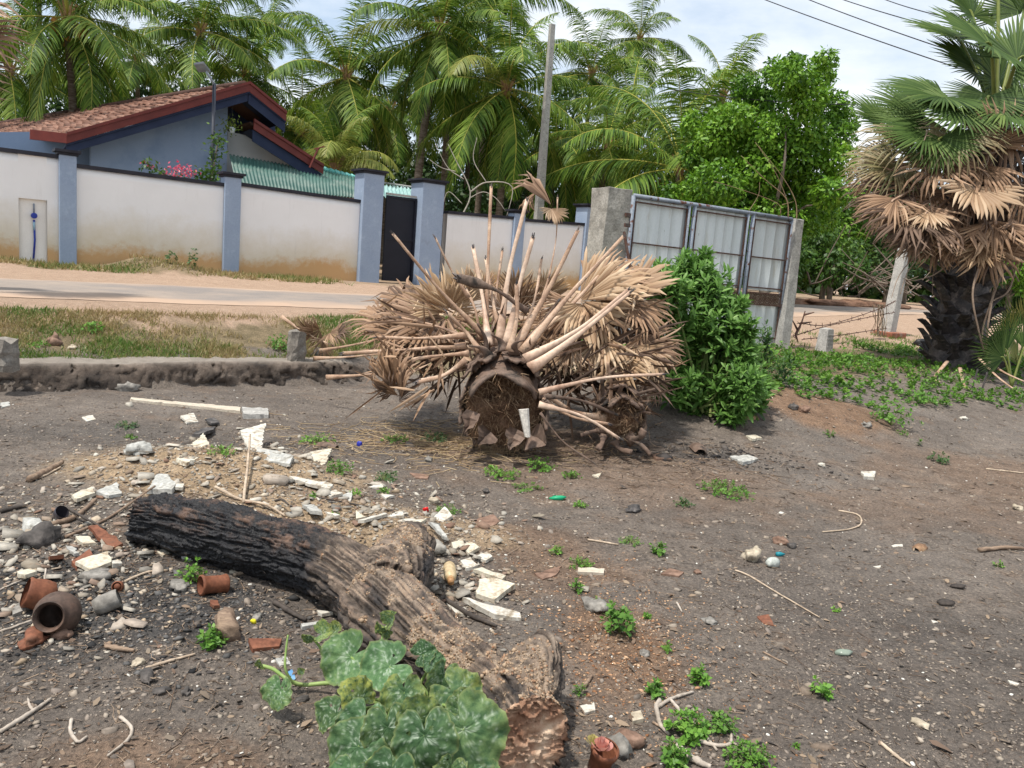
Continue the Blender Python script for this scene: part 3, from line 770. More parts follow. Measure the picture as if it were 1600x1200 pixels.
# ------------------------------------------------------------------ utility pole and wires
def pole_and_wires():
    b = PV(836, 420, 21.5); b[2] = float(hbase(b[0], b[1])); top = PV(863, 38, 21.5)
    t = thing('utility_pole', b, 'tall bare concrete pole leaning slightly in front of the coconut palms', 'utility pole')
    d = (top - b); 
    Mx_ = basis(np.cross(V3, d / np.linalg.norm(d))[None], (d / np.linalg.norm(d))[None])[0]
    mb = MB(); w0, w1 = .15, .085
    X, Y = U3, V3
    ring = lambda c, w: [c - X * w - Y * w * .7, c + X * w - Y * w * .7, c + X * w + Y * w * .7, c - X * w + Y * w * .7]
    V = ring(b - UP3 * .3, w0) + ring(top, w1)
    mb.add(V, [(0, 1, 2, 3)[::-1], (4, 5, 6, 7)] + [(i, (i + 1) % 4, 4 + (i + 1) % 4, 4 + i) for i in range(4)]); mb.build('shaft', M_CONCPALE, t)
    for k in range(9):
        c = b + d * (.35 + .07 * k); w = w0 + (w1 - w0) * (.35 + .07 * k)
        mb = MB(); mb.tube([c - Y * (w * .7 + .004), c - Y * (w * .7 - .02)], .014, 8); mb.build('bolt_hole', M_WIRE, t)
    # cables: high over the road
    for k, (a, b_, lab) in enumerate([((1215, -4), (1425, 78), 'lowest of the bundle of dark overhead wires crossing the sky above the tree'), ((1283, -4), (1440, 60), 'second overhead wire up in the sloping bundle of wires'),
                                      ((1340, -4), (1460, 38), 'third overhead wire up in the sloping bundle'), ((1405, -4), (1475, 22), 'highest short overhead wire at the top edge')]):
        p0 = P(a[0] - (b_[0] - a[0]) * 1.5, a[1] - (b_[1] - a[1]) * 1.5, 40); p1 = P(b_[0] + (b_[0] - a[0]) * .35, b_[1] + (b_[1] - a[1]) * .35, 22)
        q = np.array([p0 + (p1 - p0) * f - UP3 * 0.25 * 4 * f * (1 - f) for f in np.linspace(0, 1, 30)])
        mb = MB(); mb.tube(q, .016, 5)
        o = mb.build('overhead_wire', M_WIRE, None, smooth=True, loc=q[0]); tag(o, lab, 'wire', 'overhead wires')
    p0, p1 = P(1050, 140, 24), P(1640, 151, 19)
    q = np.array([p0 + (p1 - p0) * f - UP3 * .3 * 4 * f * (1 - f) for f in np.linspace(0, 1, 30)])
    mb = MB(); mb.tube(q, .011, 5); o = mb.build('overhead_wire', M_WIRE, None, smooth=True, loc=q[0]); tag(o, 'single level wire running across the round green tree towards the fan palm', 'wire', 'overhead wires')
pole_and_wires()

# ------------------------------------------------------------------ sheet gate between concrete posts
def field_gate():
    zt_l = P(990, 308, 11.1); zt_r = P(1237, 345, 12.55)
    A = zt_l.copy(); B = zt_r.copy()
    ex = B - A; Lg = np.linalg.norm(ex[:2]); ex = ex / Lg; ex[2] = (B[2] - A[2]) / Lg
    ey = np.array([-ex[1], ex[0], 0])
    if ey @ fw < 0: ey = -ey
    Mr = np.stack([ex / np.linalg.norm(ex), ey, UP3], 1)
    H = 2.12
    at = lambda s, d, off=0: A + ex * s * Lg - UP3 * d + ey * off
    t = thing('sheet_metal_gate', at(.5, H), 'wide gate of pale corrugated sheets in rusty frames beside the leafy bush', 'gate')
    def tube_(a, b_, r, mat, name, n=8): 
        mb = MB(); mb.tube([a, b_], r, n); return mb.build(name, mat, t, smooth=True)
    for s in (0.0, .325, .36, .70, .735, 1.0):
        tube_(at(s, -.02), at(s, H), .03, M_GALV, 'upright')
    tube_(at(0, -.02), at(1, -.02), .032, M_GALV, 'top_rail'); tube_(at(0, H), at(1, H), .03, M_GALV, 'bottom_rail')
    mods = [(0, .325), (.36, .70), (.735, 1.0)]
    for (s0, s1) in mods:
        for d in (.06, .62, 1.08, 1.16, 1.34, 1.86):
            mb = MB(); mb.box((at(s0, d, -.015) + at(s1, d, -.015)) / 2, ((s1 - s0) * Lg - .06, .02, .02), Mr); mb.build('cross_bar', M_RUST, t)
        for s in (s0 + .012, s1 - .012):
            mb = MB(); mb.box((at(s, .06, -.012) + at(s, H, -.012)) / 2, (.018, .02, H - .08), Mr); mb.build('rusty_angle', M_RUST, t)
        # corrugated sheets, ribs every ~17 cm
        for (d0, d1) in ((-.01, .62), (.625, 1.12), (1.335, 1.86), (1.865, 2.1)):
            w = (s1 - s0) * Lg + .02; n_r = int(round(w / .19)); pts = []
            xs = [0.0]
            for k in range(n_r):
                c = w * (k + .5) / n_r
                xs += [c - .014, c - .007, c + .007, c + .014]
            xs.append(w)
            zz = [0.0] + [0, -.011, -.011, 0] * n_r + [0]
            V = []
            for x_, o_ in zip(xs, zz):
                base = A + ex * (s0 * Lg - .01 + x_) + ey * (.03 + o_)
                V += [base - UP3 * d0, base - UP3 * d1]
            V = np.array(V); m_ = len(xs)
            i = np.arange(m_ - 1)[:, None]
            F = i * 2 + np.array([[0, 1, 3, 2]])
            V2 = V + ey * .004; F2 = i * 2 + np.array([[0, 2, 3, 1]]) + len(V)
            link('sheet', me_np('sheet', np.vstack([V, V2]) - np.array(parent_origin(t)), np.concatenate([F, F2]), M_ZINC), t)
        # fretwork strip: overlapping rings of flat bar
        w = (s1 - s0) * Lg - .07; k_ = max(3, int(w / .105))
        mb = MB()
        for q in range(k_):
            c = A + ex * (s0 * Lg + .035 + w * (q + .5) / k_) - UP3 * 1.25
            for rr_ in (.062, .032):
                ringp = [c + ex * rr_ * math.cos(a) + UP3 * rr_ * 1.15 * math.sin(a) for a in np.linspace(0, 2 * math.pi, 13)]
                mb.tube(ringp, .007, 4, cap=False)
            mb.tube([c + ex * .05 - UP3 * .08, c - ex * .05 + UP3 * .08], .006, 4); mb.tube([c - ex * .05 - UP3 * .08, c + ex * .05 + UP3 * .08], .006, 4)
        mb.build('ornamental_strip', mk('rusty_scrollwork', [(.11, .06, .04), (.2, .13, .09)], scale=9), t)
        mb = MB(); mb.box((at(s0, 1.25, .03) + at(s1, 1.25, .03)) / 2, ((s1 - s0) * Lg - .06, .008, .16), Mr); mb.build('strip_backing', mk('brown_backing_sheet', [(.36, .29, .23), (.52, .44, .36)], scale=8), t)
    # hinge
    mb = MB(); mb.box(at(-.02, .25, 0), (.10, .03, .05), Mr); mb.build('hinge', M_RUST, t)
    mb = MB(); mb.box(at(-.02, 1.7, 0), (.10, .03, .05), Mr); mb.build('hinge', M_RUST, t)
    # posts
    def post(pb, pt, w, label, mat, jit=.006, d=None):
        z0 = float(hbase(pb[0], pb[1])) - .2; z1 = pt[2]
        tt = thing('gate_post', (pb[0], pb[1], z0 + .2), label, 'post')
        n = 9; V = []; d = d or w
        for k in range(n):
            f = k / (n - 1); c = np.array([pb[0] + (pt[0] - pb[0]) * f, pb[1] + (pt[1] - pb[1]) * f, z0 + (z1 - z0) * f])
            for (a, b_) in ((-1, -1), (0, -1.0), (1, -1), (1, 0), (1, 1), (0, 1), (-1, 1), (-1, 0)):
                V.append(c + ex * a * w / 2 + ey * b_ * d / 2 + rng.normal(0, jit, 3))
        mb = MB(); mb.add(V, [(i * 8 + j, i * 8 + (j + 1) % 8, (i + 1) * 8 + (j + 1) % 8, (i + 1) * 8 + j) for i in range(n - 1) for j in range(8)] + [tuple((n - 1) * 8 + j for j in range(8))])
        mb.build('shaft', mat, tt, bevel=.008); return tt
    pt = P(957, 296, 11.2); pb = P(947, 470, 11.2)
    tt = post(pt, pt, .42, 'thick mottled concrete post at the hinge side of the sheet gate', M_CONC, d=.42)
    mb = MB(); mb.box(P(980, 352, 10.97), (.09, .03, .05), Mr); mb.build('hinge_bracket', M_RUST, tt)
    mb = MB(); mb.tube([P(975, 362, 10.9), P(985, 420, 10.9)], .02, 6); mb.build('hinge_pin', M_RUST, tt)
    pt = P(1243, 343, 12.75); 
    post(P(1222, 530, 12.75), pt, .19, 'slim grey concrete post at the free end of the sheet gate', M_CONCPALE, jit=.004)
    return t
field_gate()

# ------------------------------------------------------------------ broken footing wall of the lot
def footing():
    us = np.arange(-9, 4.6, .018); n = len(us)
    prof = [(-.12, -.15), (-.11, 0.0), (-.10, .05), (-.10, .10), (-.08, .15), (-.06, .20), (-.02, .228), (.12, .235), (.30, .235), (.42, .21)]
    vc = 8.10; pr = np.array(prof); kk = 30; sp = np.concatenate([[0], np.cumsum(np.linalg.norm(np.diff(pr, axis=0), axis=1))]); sq = np.linspace(0, sp[-1], kk)
    dv = np.interp(sq, sp, pr[:, 0]); dz = np.interp(sq, sp, pr[:, 1]); front = sm(.02, -.06, dv)
    Ug, Kg = np.meshgrid(us, np.arange(kk)); dvg, dzg, fg = dv[Kg], dz[Kg], front[Kg]
    q3 = np.stack([Ug.ravel(), dvg.ravel(), dzg.ravel()], 1)
    big = fbm(q3 * np.array([2.2, 2.2, 4.5]), 3, 50).reshape(Ug.shape); mid = fbm(q3 * 11, 4, 51).reshape(Ug.shape); fin = fbm(q3 * 38, 2, 52).reshape(Ug.shape)
    ck = np.abs(fbm(q3 * np.array([3.2, 3, 5.5]), 3, 61)).reshape(Ug.shape); crack = sm(.035, .0, ck)
    off = (big * .06 + mid * .016 + fin * .022 - crack * .05) * (.15 + .85 * fg)
    fade = sm(4.6, 3.6, Ug); X, Y = xy_of(Ug, vc + dvg - off)
    V = np.stack([X, Y, (dzg + mid * .02 * (1 - fg) + big * .02) * (.3 + .7 * fade) - .1 * (1 - fade) + .01], -1)
    k = kk; V = V.reshape(-1, 3)
    i = np.arange(k - 1)[:, None]; j = np.arange(n - 1)[None]
    F = np.stack(np.broadcast_arrays(i * n + j, i * n + j + 1, (i + 1) * n + j + 1, (i + 1) * n + j), -1).reshape(-1, 4)
    m, t, b, o = new_mat('dark_rubble_masonry')
    g = t.nodes.new('ShaderNodeNewGeometry'); vec = g.outputs['Position']; nn_ = noise(t, vec, 3.0, 7, .7)
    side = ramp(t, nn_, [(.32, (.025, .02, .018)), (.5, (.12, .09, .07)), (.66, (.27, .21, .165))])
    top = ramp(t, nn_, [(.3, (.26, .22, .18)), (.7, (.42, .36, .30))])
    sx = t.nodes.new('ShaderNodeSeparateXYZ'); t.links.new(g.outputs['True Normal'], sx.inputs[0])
    c = mixc(t, attr(t, 'top'), side, top)  # colour is paler along the top, dark brown down the front face
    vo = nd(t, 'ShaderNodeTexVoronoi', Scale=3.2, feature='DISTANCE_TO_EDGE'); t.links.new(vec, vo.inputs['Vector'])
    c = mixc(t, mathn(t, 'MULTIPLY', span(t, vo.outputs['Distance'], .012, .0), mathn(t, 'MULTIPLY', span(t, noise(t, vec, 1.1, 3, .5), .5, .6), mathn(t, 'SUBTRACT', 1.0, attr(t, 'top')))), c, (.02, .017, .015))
    t.links.new(c, b.inputs['Base Color']); b.inputs['Roughness'].default_value = .95
    bu = nd(t, 'ShaderNodeBump', Strength=1.0, Distance=.05); t.links.new(noise(t, vec, 18, 8, .8), bu.inputs['Height']); t.links.new(bu.outputs['Normal'], b.inputs['Normal'])
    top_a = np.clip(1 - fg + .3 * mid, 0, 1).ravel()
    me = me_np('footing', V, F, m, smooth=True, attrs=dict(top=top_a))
    p0 = V[n * 18 + n // 2]
    me.transform(Matrix.Translation(Vector(-p0))); o = link('footing_wall', me); o.location = p0
    tag(o, 'low cracked footing wall with pale worn top and sooty stone face', 'wall')
footing()
def short_post(px, py, ptop, w, label, mat=None, dep=None, nm='concrete_stump'):
    g = G(px, py) if dep is None else P(px, py, dep)
    z = proj(g)[2]; h = (py - ptop) / F_PX * z
    mb = MB(); n = 6; V = []
    for k in range(n):
        f = k / (n - 1)
        for a in range(8):
            th = a * math.pi / 4 + math.pi / 8
            V.append(np.array([g[0] + w * .6 * math.cos(th), g[1] + w * .6 * math.sin(th), g[2] - .05 + (h + .05) * f]) + rng.normal(0, w * .045, 3) + (UP3 * rng.normal(0, w * .12) if k == n - 1 else 0))
    mb.add(V, [(i * 8 + j, i * 8 + (j + 1) % 8, (i + 1) * 8 + (j + 1) % 8, (i + 1) * 8 + j) for i in range(n - 1) for j in range(8)] + [tuple((n - 1) * 8 + j for j in range(8))])
    o = mb.build(nm, mat or M_CONCPALE, None, loc=g); return tag(o, label, 'post', 'old fence post stumps')
M_POSTGREY = mk('grey_lichen_post', [(0.16, .14, .12), (.28, .255, .22)], scale=9, over=((.08, .07, .06), 8, .55, .7), bump=.6, bscale=60)
g = P(463, 560, 8.62)
short_post(463, 562, 518, .16, 'broken square concrete stump standing on the low footing wall', M_POSTGREY, dep=8.55)
short_post(8, 570, 527, .17, 'broken dark concrete stump on the footing wall at the far left', M_POSTGREY, dep=6.75)

# leaning post in a block base, marker post, barbed wire
def right_posts():
    g = G(1388, 525); z = proj(g)[2]
    t = thing('leaning_post', g, 'pale concrete post leaning right out of a red brick block base', 'post')
    top = P(1414, 386, z + .1); bot = P(1387, 520, z)
    mb = MB(); V = []
    for c, w in ((bot - UP3 * .2, .13), (bot, .12), ((bot + top) / 2, .11), (top, .10)):
        for (a, b_) in ((-1, -1), (1, -1), (1, 1), (-1, 1)): V.append(c + U3 * a * w + V3 * b_ * w)
    mb.add(V, [(i * 4 + j, i * 4 + (j + 1) % 4, (i + 1) * 4 + (j + 1) % 4, (i + 1) * 4 + j) for i in range(3) for j in range(4)] + [(12, 13, 14, 15)]); mb.build('shaft', M_CONCPALE, t, bevel=.015)
    c = P(1387, 526, z)
    Mr = np.stack([U3, V3, UP3], 1)
    mb = MB(); mb.box(P(1387, 526, z), (.58, .5, .22), Mr); mb.build('block_base', M_BRICK, t, bevel=.02)
    g = G(1287, 548); z = proj(g)[2]
    t = thing('survey_marker', g, 'small white notched concrete marker post near the gate end', 'post')
    mb = MB(); V = []
    tp = P(1292, 514, z)
    for c, w in ((g - UP3 * .1, .10), (g, .10), ((tp), .08), (tp + UP3 * .02, .03)):
        for (a, b_) in ((-1, -1), (1, -1), (1, 1), (-1, 1)): V.append(c + U3 * a * w + V3 * b_ * w)
    mb.add(V, [(i * 4 + j, i * 4 + (j + 1) % 4, (i + 1) * 4 + (j + 1) % 4, (i + 1) * 4 + j) for i in range(3) for j in range(4)] + [(12, 13, 14, 15)]); mb.build('shaft', M_CONCPALE, t)
    for k in range(4):
        c = g + (tp - g) * (.2 + .18 * k) - V3 * .085
        mb = MB(); mb.box(c, (.13, .03, .012), Mr); mb.build('notch_ridge', M_CONCPALE, t)
    # barbed wire strands and thorny dead branch
    def strand(pts, r, label, nm='barbed_wire', mat=None, barbs=True):
        q = bez([P(*p) for p in pts], 30); mb = MB(); mb.tube(q, r, 5)
        if barbs:
            for p in q[::2]:
                d_ = rdir(2) * .04
                mb.tube([p - d_[0], p + d_[0]], r * .7, 4); mb.tube([p - d_[1], p + d_[1]], r * .7, 4)
        o = mb.build(nm, mat or M_RUST, None, loc=q[0]); return tag(o, label, 'wire' if barbs else 'branch')
    strand([(1248, 505, 13), (1295, 507, 14), (1370, 484, 16), (1400, 470, 16.4)], .008, 'upper rusty barbed wire strand running to the leaning post')
    strand([(1240, 525, 13), (1290, 510, 14), (1365, 494, 16), (1398, 488, 16.4)], .008, 'middle rusty barbed wire strand running to the leaning post')
    strand([(1255, 530, 13), (1310, 524, 14.5), (1370, 515, 16), (1385, 513, 16.4)], .008, 'lowest rusty barbed wire strand running to the block base')
    t = thing('dead_branch', G(1240, 548), 'dark thorny dead branch tangled in the barbed wire by the gate end', 'branch')
    mb = MB()
    for pts in ([(1243, 522, 13), (1252, 505, 13), (1258, 486, 13)], [(1252, 505, 13), (1268, 503, 13.1)], [(1246, 515, 13), (1238, 500, 13)], [(1243, 522, 13), (1247, 535, 13)], [(1250, 510, 13), (1242, 528, 12.9)], [(1256, 492, 13), (1272, 488, 13)]):
        mb.tube(bez([P(*p) for p in pts], 8), [.02, .008], 5)
    mb.build('twigs', M_RUST, t)
    t = thing('wire_tangle', G(1375, 528), 'bundle of tangled rusty wire hanging beside the leaning post', 'wire')
    mb = MB()
    for k in range(14):
        x_ = 1366 + rng.uniform(0, 22); pts = [(x_ + rng.uniform(-4, 4), y_, 16.2 + rng.uniform(-.2, .2)) for y_ in (476, 490, 503, 516, 526)]
        mb.tube(bez([P(*p) for p in pts], 14), .007, 4)
    mb.build('wires', mk('dull_wire', [(.16, .12, .08), (.26, .21, .15)]), t)
right_posts()
# ================================================================== TREES AND PLANTS
def leafmat(name, cols, trans=.3, rough=.5, vary=.12, spec=.35, src='rnd'):
    return mk(name, cols, src=src, trans=trans, rough=rough, vary=vary, spec=spec, fine=0)
M_FROND = leafmat('coconut_leaflet', [(0.018, 0.05, 0.008), (0.06, 0.13, 0.016), (0.145, 0.235, 0.028), (0.26, 0.33, 0.06)], trans=.28, rough=.55, spec=.2)
M_FRONDY = leafmat('yellowing_leaflet', [(0.10, 0.15, 0.02), (0.20, 0.24, 0.04), (0.28, 0.28, 0.07)], trans=.3)
M_RACHIS = mk('frond_rib', [(0.34, 0.34, 0.06), (0.46, 0.42, 0.09)], src='rnd', fine=0, vary=.2)
M_PTRUNK = mk('palm_trunk_bark', [(0.08, 0.058, 0.042), (0.16, 0.125, 0.095), (0.24, 0.20, 0.165)], scale=4, stretch=(1, 1, 5), bump=.5, bscale=9, bdist=.03)
M_NUT = mk('ripe_coconut', [(0.36, 0.16, 0.03), (0.42, 0.24, 0.06)], scale=2, rough=.45, vary=.15)
M_NUTG = mk('green_coconut', [(0.13, 0.16, 0.02), (0.22, 0.22, 0.04)], scale=2, rough=.45, vary=.15)
M_SHEATH = mk('palm_sheath_fibre', [(0.22, 0.12, 0.05), (0.42, 0.28, 0.15)], scale=8, stretch=(3, 3, .6))

def frond_mesh(elev, L, seed, dead=False, mats=None):
    r = np.random.default_rng(seed)
    n = 22; ds = L / n
    th = R(elev); p = np.array([0., 0, 0]); path = [p.copy()]; droop = R(r.uniform(60, 105) if elev > 20 else r.uniform(35, 62)) * (1.0 if elev > 60 else 1.15)
    for i in range(n):
        f = i / n
        a = th - droop * f ** 1.5
        a = max(a, R(-84)); p = p + ds * np.array([math.cos(a), 0, math.sin(a)]); path.append(p.copy())
    path = np.array(path); path[:, 1] += r.normal(0, .15) * np.linspace(0, 1, n + 1) ** 2 * L * .5
    T, A, B = frames(path, (0, 0, 1) if elev < 70 else (-1, 0, .3))
    tV, tF = tube_np(path, [.035, .022, .012, .004], 4, False)
    V = [tV]; F = [np.array(tF)]; mi = [np.ones(len(tF), int)]; rn = [np.full(len(tV), .5)]
    nl = 76; nv = len(tV); allv = []; 
    for sd in (-1, 1):
        for k in range(nl):
            f = .10 + .90 * (k + r.uniform(-.3, .3)) / nl; f = min(f, .999)
            fi = f * n; i = int(fi); g = fi - i
            c = path[i] * (1 - g) + path[i + 1] * g
            ll = L * .235 * (math.sin(math.pi * min(1, (f + .10) * .92)) ** .6) * r.uniform(.85, 1.1) + .05
            fwd = .35 + .55 * f
            d = B[i] * sd * 1.0 + T[i] * fwd + A[i] * r.uniform(-.05, .25); d /= np.linalg.norm(d)
            w = .027 * (1 if f < .8 else .75)
            wd = np.cross(d, A[i]); wd /= np.linalg.norm(wd)
            sag = (r.uniform(.5, 1.5)) * (1.3 if dead else 1)
            pts = []; q = c.copy(); dd = d.copy(); m_ = 4
            for s in range(m_):
                ww = w * (1, 1.05, .7, .06)[s] * (.6 if s == 0 else 1)
                pts += [q - wd * ww, q + wd * ww]
                dd = dd + np.array([0, 0, -1]) * sag * .42; dd /= np.linalg.norm(dd); q = q + dd * ll / (m_ - 1)
            allv.append(pts); rn.append(np.full(8, np.clip(r.normal(.5, .22) + (.12 if sd > 0 else -.05), 0, 1)))
    allv = np.array(allv).reshape(-1, 3); V.append(allv)
    q = (np.arange(2 * nl) * 8)[:, None, None] + nv + np.array([[0, 1, 3, 2], [2, 3, 5, 4], [4, 5, 7, 6]])[None]
    q = q.reshape(-1, 4); F.append(q); mi.append(np.zeros(len(q), int))
    return me_np('frond', np.vstack(V), F, mats or [M_FROND, M_RACHIS], smooth=False, midx=np.concatenate(mi), rnd=np.concatenate(rn))
ELEV = [80, 62, 45, 28, 12, -6, -24, -44, -62]
FRONDS = {e: [frond_mesh(e, 4.6, 900 + e * 3 + s) for s in range(3)] for e in ELEV}
FRONDS_Y = {e: [frond_mesh(e, 4.6, 700 + e * 3, mats=[M_FRONDY, M_RACHIS])] for e in (62, 45, 28, 12, -44)}
NUT_V, NUT_F = ico(2, 3, (.8, .8, 1), .05)
NUT_ME = me_np('coconut', NUT_V * .125, NUT_F, M_NUT, smooth=True); NUTG_ME = me_np('coconut', NUT_V * .115, NUT_F, M_NUTG, smooth=True)
def coconut_palm(px, py, dep, label, n=22, size=1.0, base=None, seed=0, lo=-58, nuts=0, orange=False, yellow=0, lean=0.0, group='coconut palms behind the wall', trunk_r=.15, top_only=False):
    r = np.random.default_rng(seed + 500)
    c = P(px, py, dep)
    bx, by = (c[0] + lean, c[1] + r.uniform(-.3, .3)) if base is None else base
    bz = float(hbase(bx, by))
    t = thing('coconut_palm', (bx, by, bz), label, 'palm', group)
    q = bez([(bx, by, bz - .2), (bx * .6 + c[0] * .4 + r.uniform(-.15, .15), by, bz + (c[2] - bz) * .5), c], 22)
    rad = trunk_r * (1 - .3 * np.linspace(0, 1, 22)) * (1 + .5 * np.exp(-np.linspace(0, 12, 22)))
    mb = MB(); 
    V, F = tube_np(q, list(rad), 12, jit=.04); mb.add(V, F); mb.build('trunk', M_PTRUNK, t, smooth=True)
    mb = MB(); 
    for k in range(9):
        a = k * 2.4; d = np.array([math.cos(a), math.sin(a), 0]); mb.tube([c - UP3 * .35 + d * .06, c + d * .16 + UP3 * .1, c + d * .30 + UP3 * .42], [.06, .05, .02], 5, flat=.5)
    mb.build('leaf_sheaths', M_SHEATH, t)
    for k in range(n):
        f = k / (n - 1); e = 84 - (84 - lo) * f ** .85 + r.uniform(-7, 7)
        ek = min(ELEV, key=lambda z: abs(z - e))
        me = FRONDS[ek][int(r.integers(3))]
        if yellow and k % yellow == 0 and ek in FRONDS_Y: me = FRONDS_Y[ek][0]
        o = link('frond', me, t)
        o.location = tuple(c - np.array([bx, by, bz]) + UP3 * (.12 - .25 * f))
        az = k * 2.39996 + seed * 1.7 + r.uniform(-.2, .2)
        s = size * .93 * r.uniform(.82, 1.1)
        o.rotation_euler = (0, R(r.uniform(-4, 4)), az); o.scale = (s, s, s)
    for k in range(nuts):
        a = k * 2.4 + seed; rr = .34 + .09 * (k % 3)
        o = link('coconut', NUT_ME if orange else NUTG_ME, t)
        o.location = tuple(c - np.array([bx, by, bz]) + np.array([math.cos(a) * rr, math.sin(a) * rr, -.25 - .15 * (k % 4)])); o.rotation_euler = (r.uniform(-.5, .5), r.uniform(-.5, .5), a)
    return t
PALMS = [ # px, py, depth, size, fronds, extras, label
 (105, 26, 25, 1.0, 24, dict(seed=1, nuts=12, orange=True, lo=-64), 'big coconut palm at the upper left heavy with orange nuts'),
 (313, 48, 33, .95, 20, dict(seed=2, lo=-20, nuts=4), 'coconut palm rising behind the ridge of the clay tiled roof'),
 (542, 118, 31, 1.0, 22, dict(seed=3, nuts=8, lo=-64), 'coconut palm left of the twin trunks with upright young fronds'),
 (690, 45, 29, 1.0, 24, dict(seed=4, nuts=6, lo=-60, lean=-.5, trunk_r=.17, yellow=9), 'tall coconut palm with bare trunk showing over the right gate pillar'),
 (792, 138, 28, 1.0, 24, dict(seed=5, nuts=9, lo=-72, yellow=6), 'coconut palm with yellow flower stalks and long hanging fronds beside the leaning pole'),
 (1062, 262, 27, 1.2, 22, dict(seed=7, nuts=2, lo=-48), 'low coconut palm whose tall fronds stand left of the round green tree'),
 (525, 262, 25, .62, 13, dict(seed=10, lo=12, yellow=1, trunk_r=.12), 'young yellow green palm just behind the green corrugated roof'),
 (385, 122, 37, 1.0, 20, dict(seed=9, lo=-40), 'coconut palm whose fronds spread right behind the roof apex'),
 (925, 115, 44, 1.0, 20, dict(seed=6, lo=-40), 'small far coconut palm between the leaning pole and the low palm'),
 (950, 225, 31, .8, 18, dict(seed=8, lo=-55), 'coconut palm arching over the thick concrete gate post'),
 (1000, 60, 52, 1.0, 16, dict(seed=11, lo=-30), 'distant coconut palm peeping between two nearer crowns'),
 (215, 95, 42, 1.0, 20, dict(seed=12, lo=-50), 'coconut palm in shade right of the orange nut palm'),
 (15, 110, 34, 1.0, 20, dict(seed=13, lo=-55), 'coconut palm at the far left edge behind the tiled roof'),
 (470, 205, 38, 1.0, 20, dict(seed=14, lo=-60), 'shaded coconut palm low behind the porch roof'),
 (610, 170, 40, 1.0, 20, dict(seed=15, lo=-60), 'shaded coconut palm behind the yard gate'),
 (735, 190, 42, 1.0, 20, dict(seed=16, lo=-62), 'shaded coconut palm filling the gap right of the gate pillar'),
 (870, 225, 36, 1.0, 20, dict(seed=17, lo=-62), 'shaded coconut palm directly behind the leaning pole'),
 (700, 120, 33, .95, 18, dict(seed=18, lo=-50, trunk_r=.16), 'coconut palm with the second reddish trunk of the pair'),
 (420, 40, 56, 1.0, 16, dict(seed=19, lo=-30), 'far coconut palm crown above the roof apex'),
 (1130, 150, 40, 1.0, 16, dict(seed=20, lo=-30), 'coconut palm half hidden at the left side of the round green tree'),
 (60, -60, 38, 1.0, 18, dict(seed=21, lo=-50), 'coconut palm crown cut by the top edge at the left'),
 (770, -10, 36, 1.0, 18, dict(seed=22, lo=-40), 'coconut palm crown cut by the top edge above the leaning pole'),
 (985, 180, 34, .9, 18, dict(seed=23, lo=-58), 'coconut palm between the gate post and the low palm in shadow'),
]
for (px, py, dep, size, n, kw, lab) in PALMS: coconut_palm(px, py, dep, lab, n=n, size=size, **kw)

# ------------------------------------------------------------------ leafy trees
LEAF_V = np.array([[0, 0, 0], [.35, .24, .05], [.75, .17, .02], [1, 0, -.08], [.75, -.17, .02], [.35, -.24, .05], [.5, 0, -.03]])
LEAF_F = [np.array([[0, 6, 1, 1]])]
LEAF4 = np.array([[0, 0, 0], [.45, .26, .06], [1, 0, -.06], [.45, -.26, .06]]); LEAF4F = np.array([[0, 1, 2, 3]])
LEAF6 = np.array([[0, 0, 0], [.3, .20, .05], [.75, .16, .03], [1, 0, -.07], [.75, -.16, .03], [.3, -.20, .05], [.3, 0, 0], [.75, 0, -.02]])
LEAF6F = [np.array([[0, 6, 1, 1]])]
LEAF6F = np.array([[0, 6, 7, 1], [1, 7, 3, 2], [0, 5, 7, 6], [5, 4, 3, 7]])
M_BARK = mk('grey_brown_bark', [(.09, .07, .05), (.2, .165, .13)], scale=6, stretch=(1, 1, .4), bump=.5, bscale=20, bdist=.02)
def clump_crown(blobs, per, leaf, seed, shell=.72):
    """leaves on the outer part of every puff: positions, outward normals"""
    r = np.random.default_rng(seed); T = []; N = []
    for (c, rad) in blobs:
        n = int(per * rad ** 2); d = r.normal(0, 1, (n, 3)); d /= np.linalg.norm(d, axis=1)[:, None]
        lump = 1 + .22 * vn(d * 2.2 + np.array(c) * 3, seed)
        rr = rad * lump * (shell + (1 - shell) * r.random(n)) ; rr = np.where(r.random(n) < .22, rr * r.uniform(.3, .9, n), rr)
        T.append(np.array(c) + d * rr[:, None] * np.array([1, 1, .82])); N.append(d)
    return np.vstack(T), np.vstack(N)
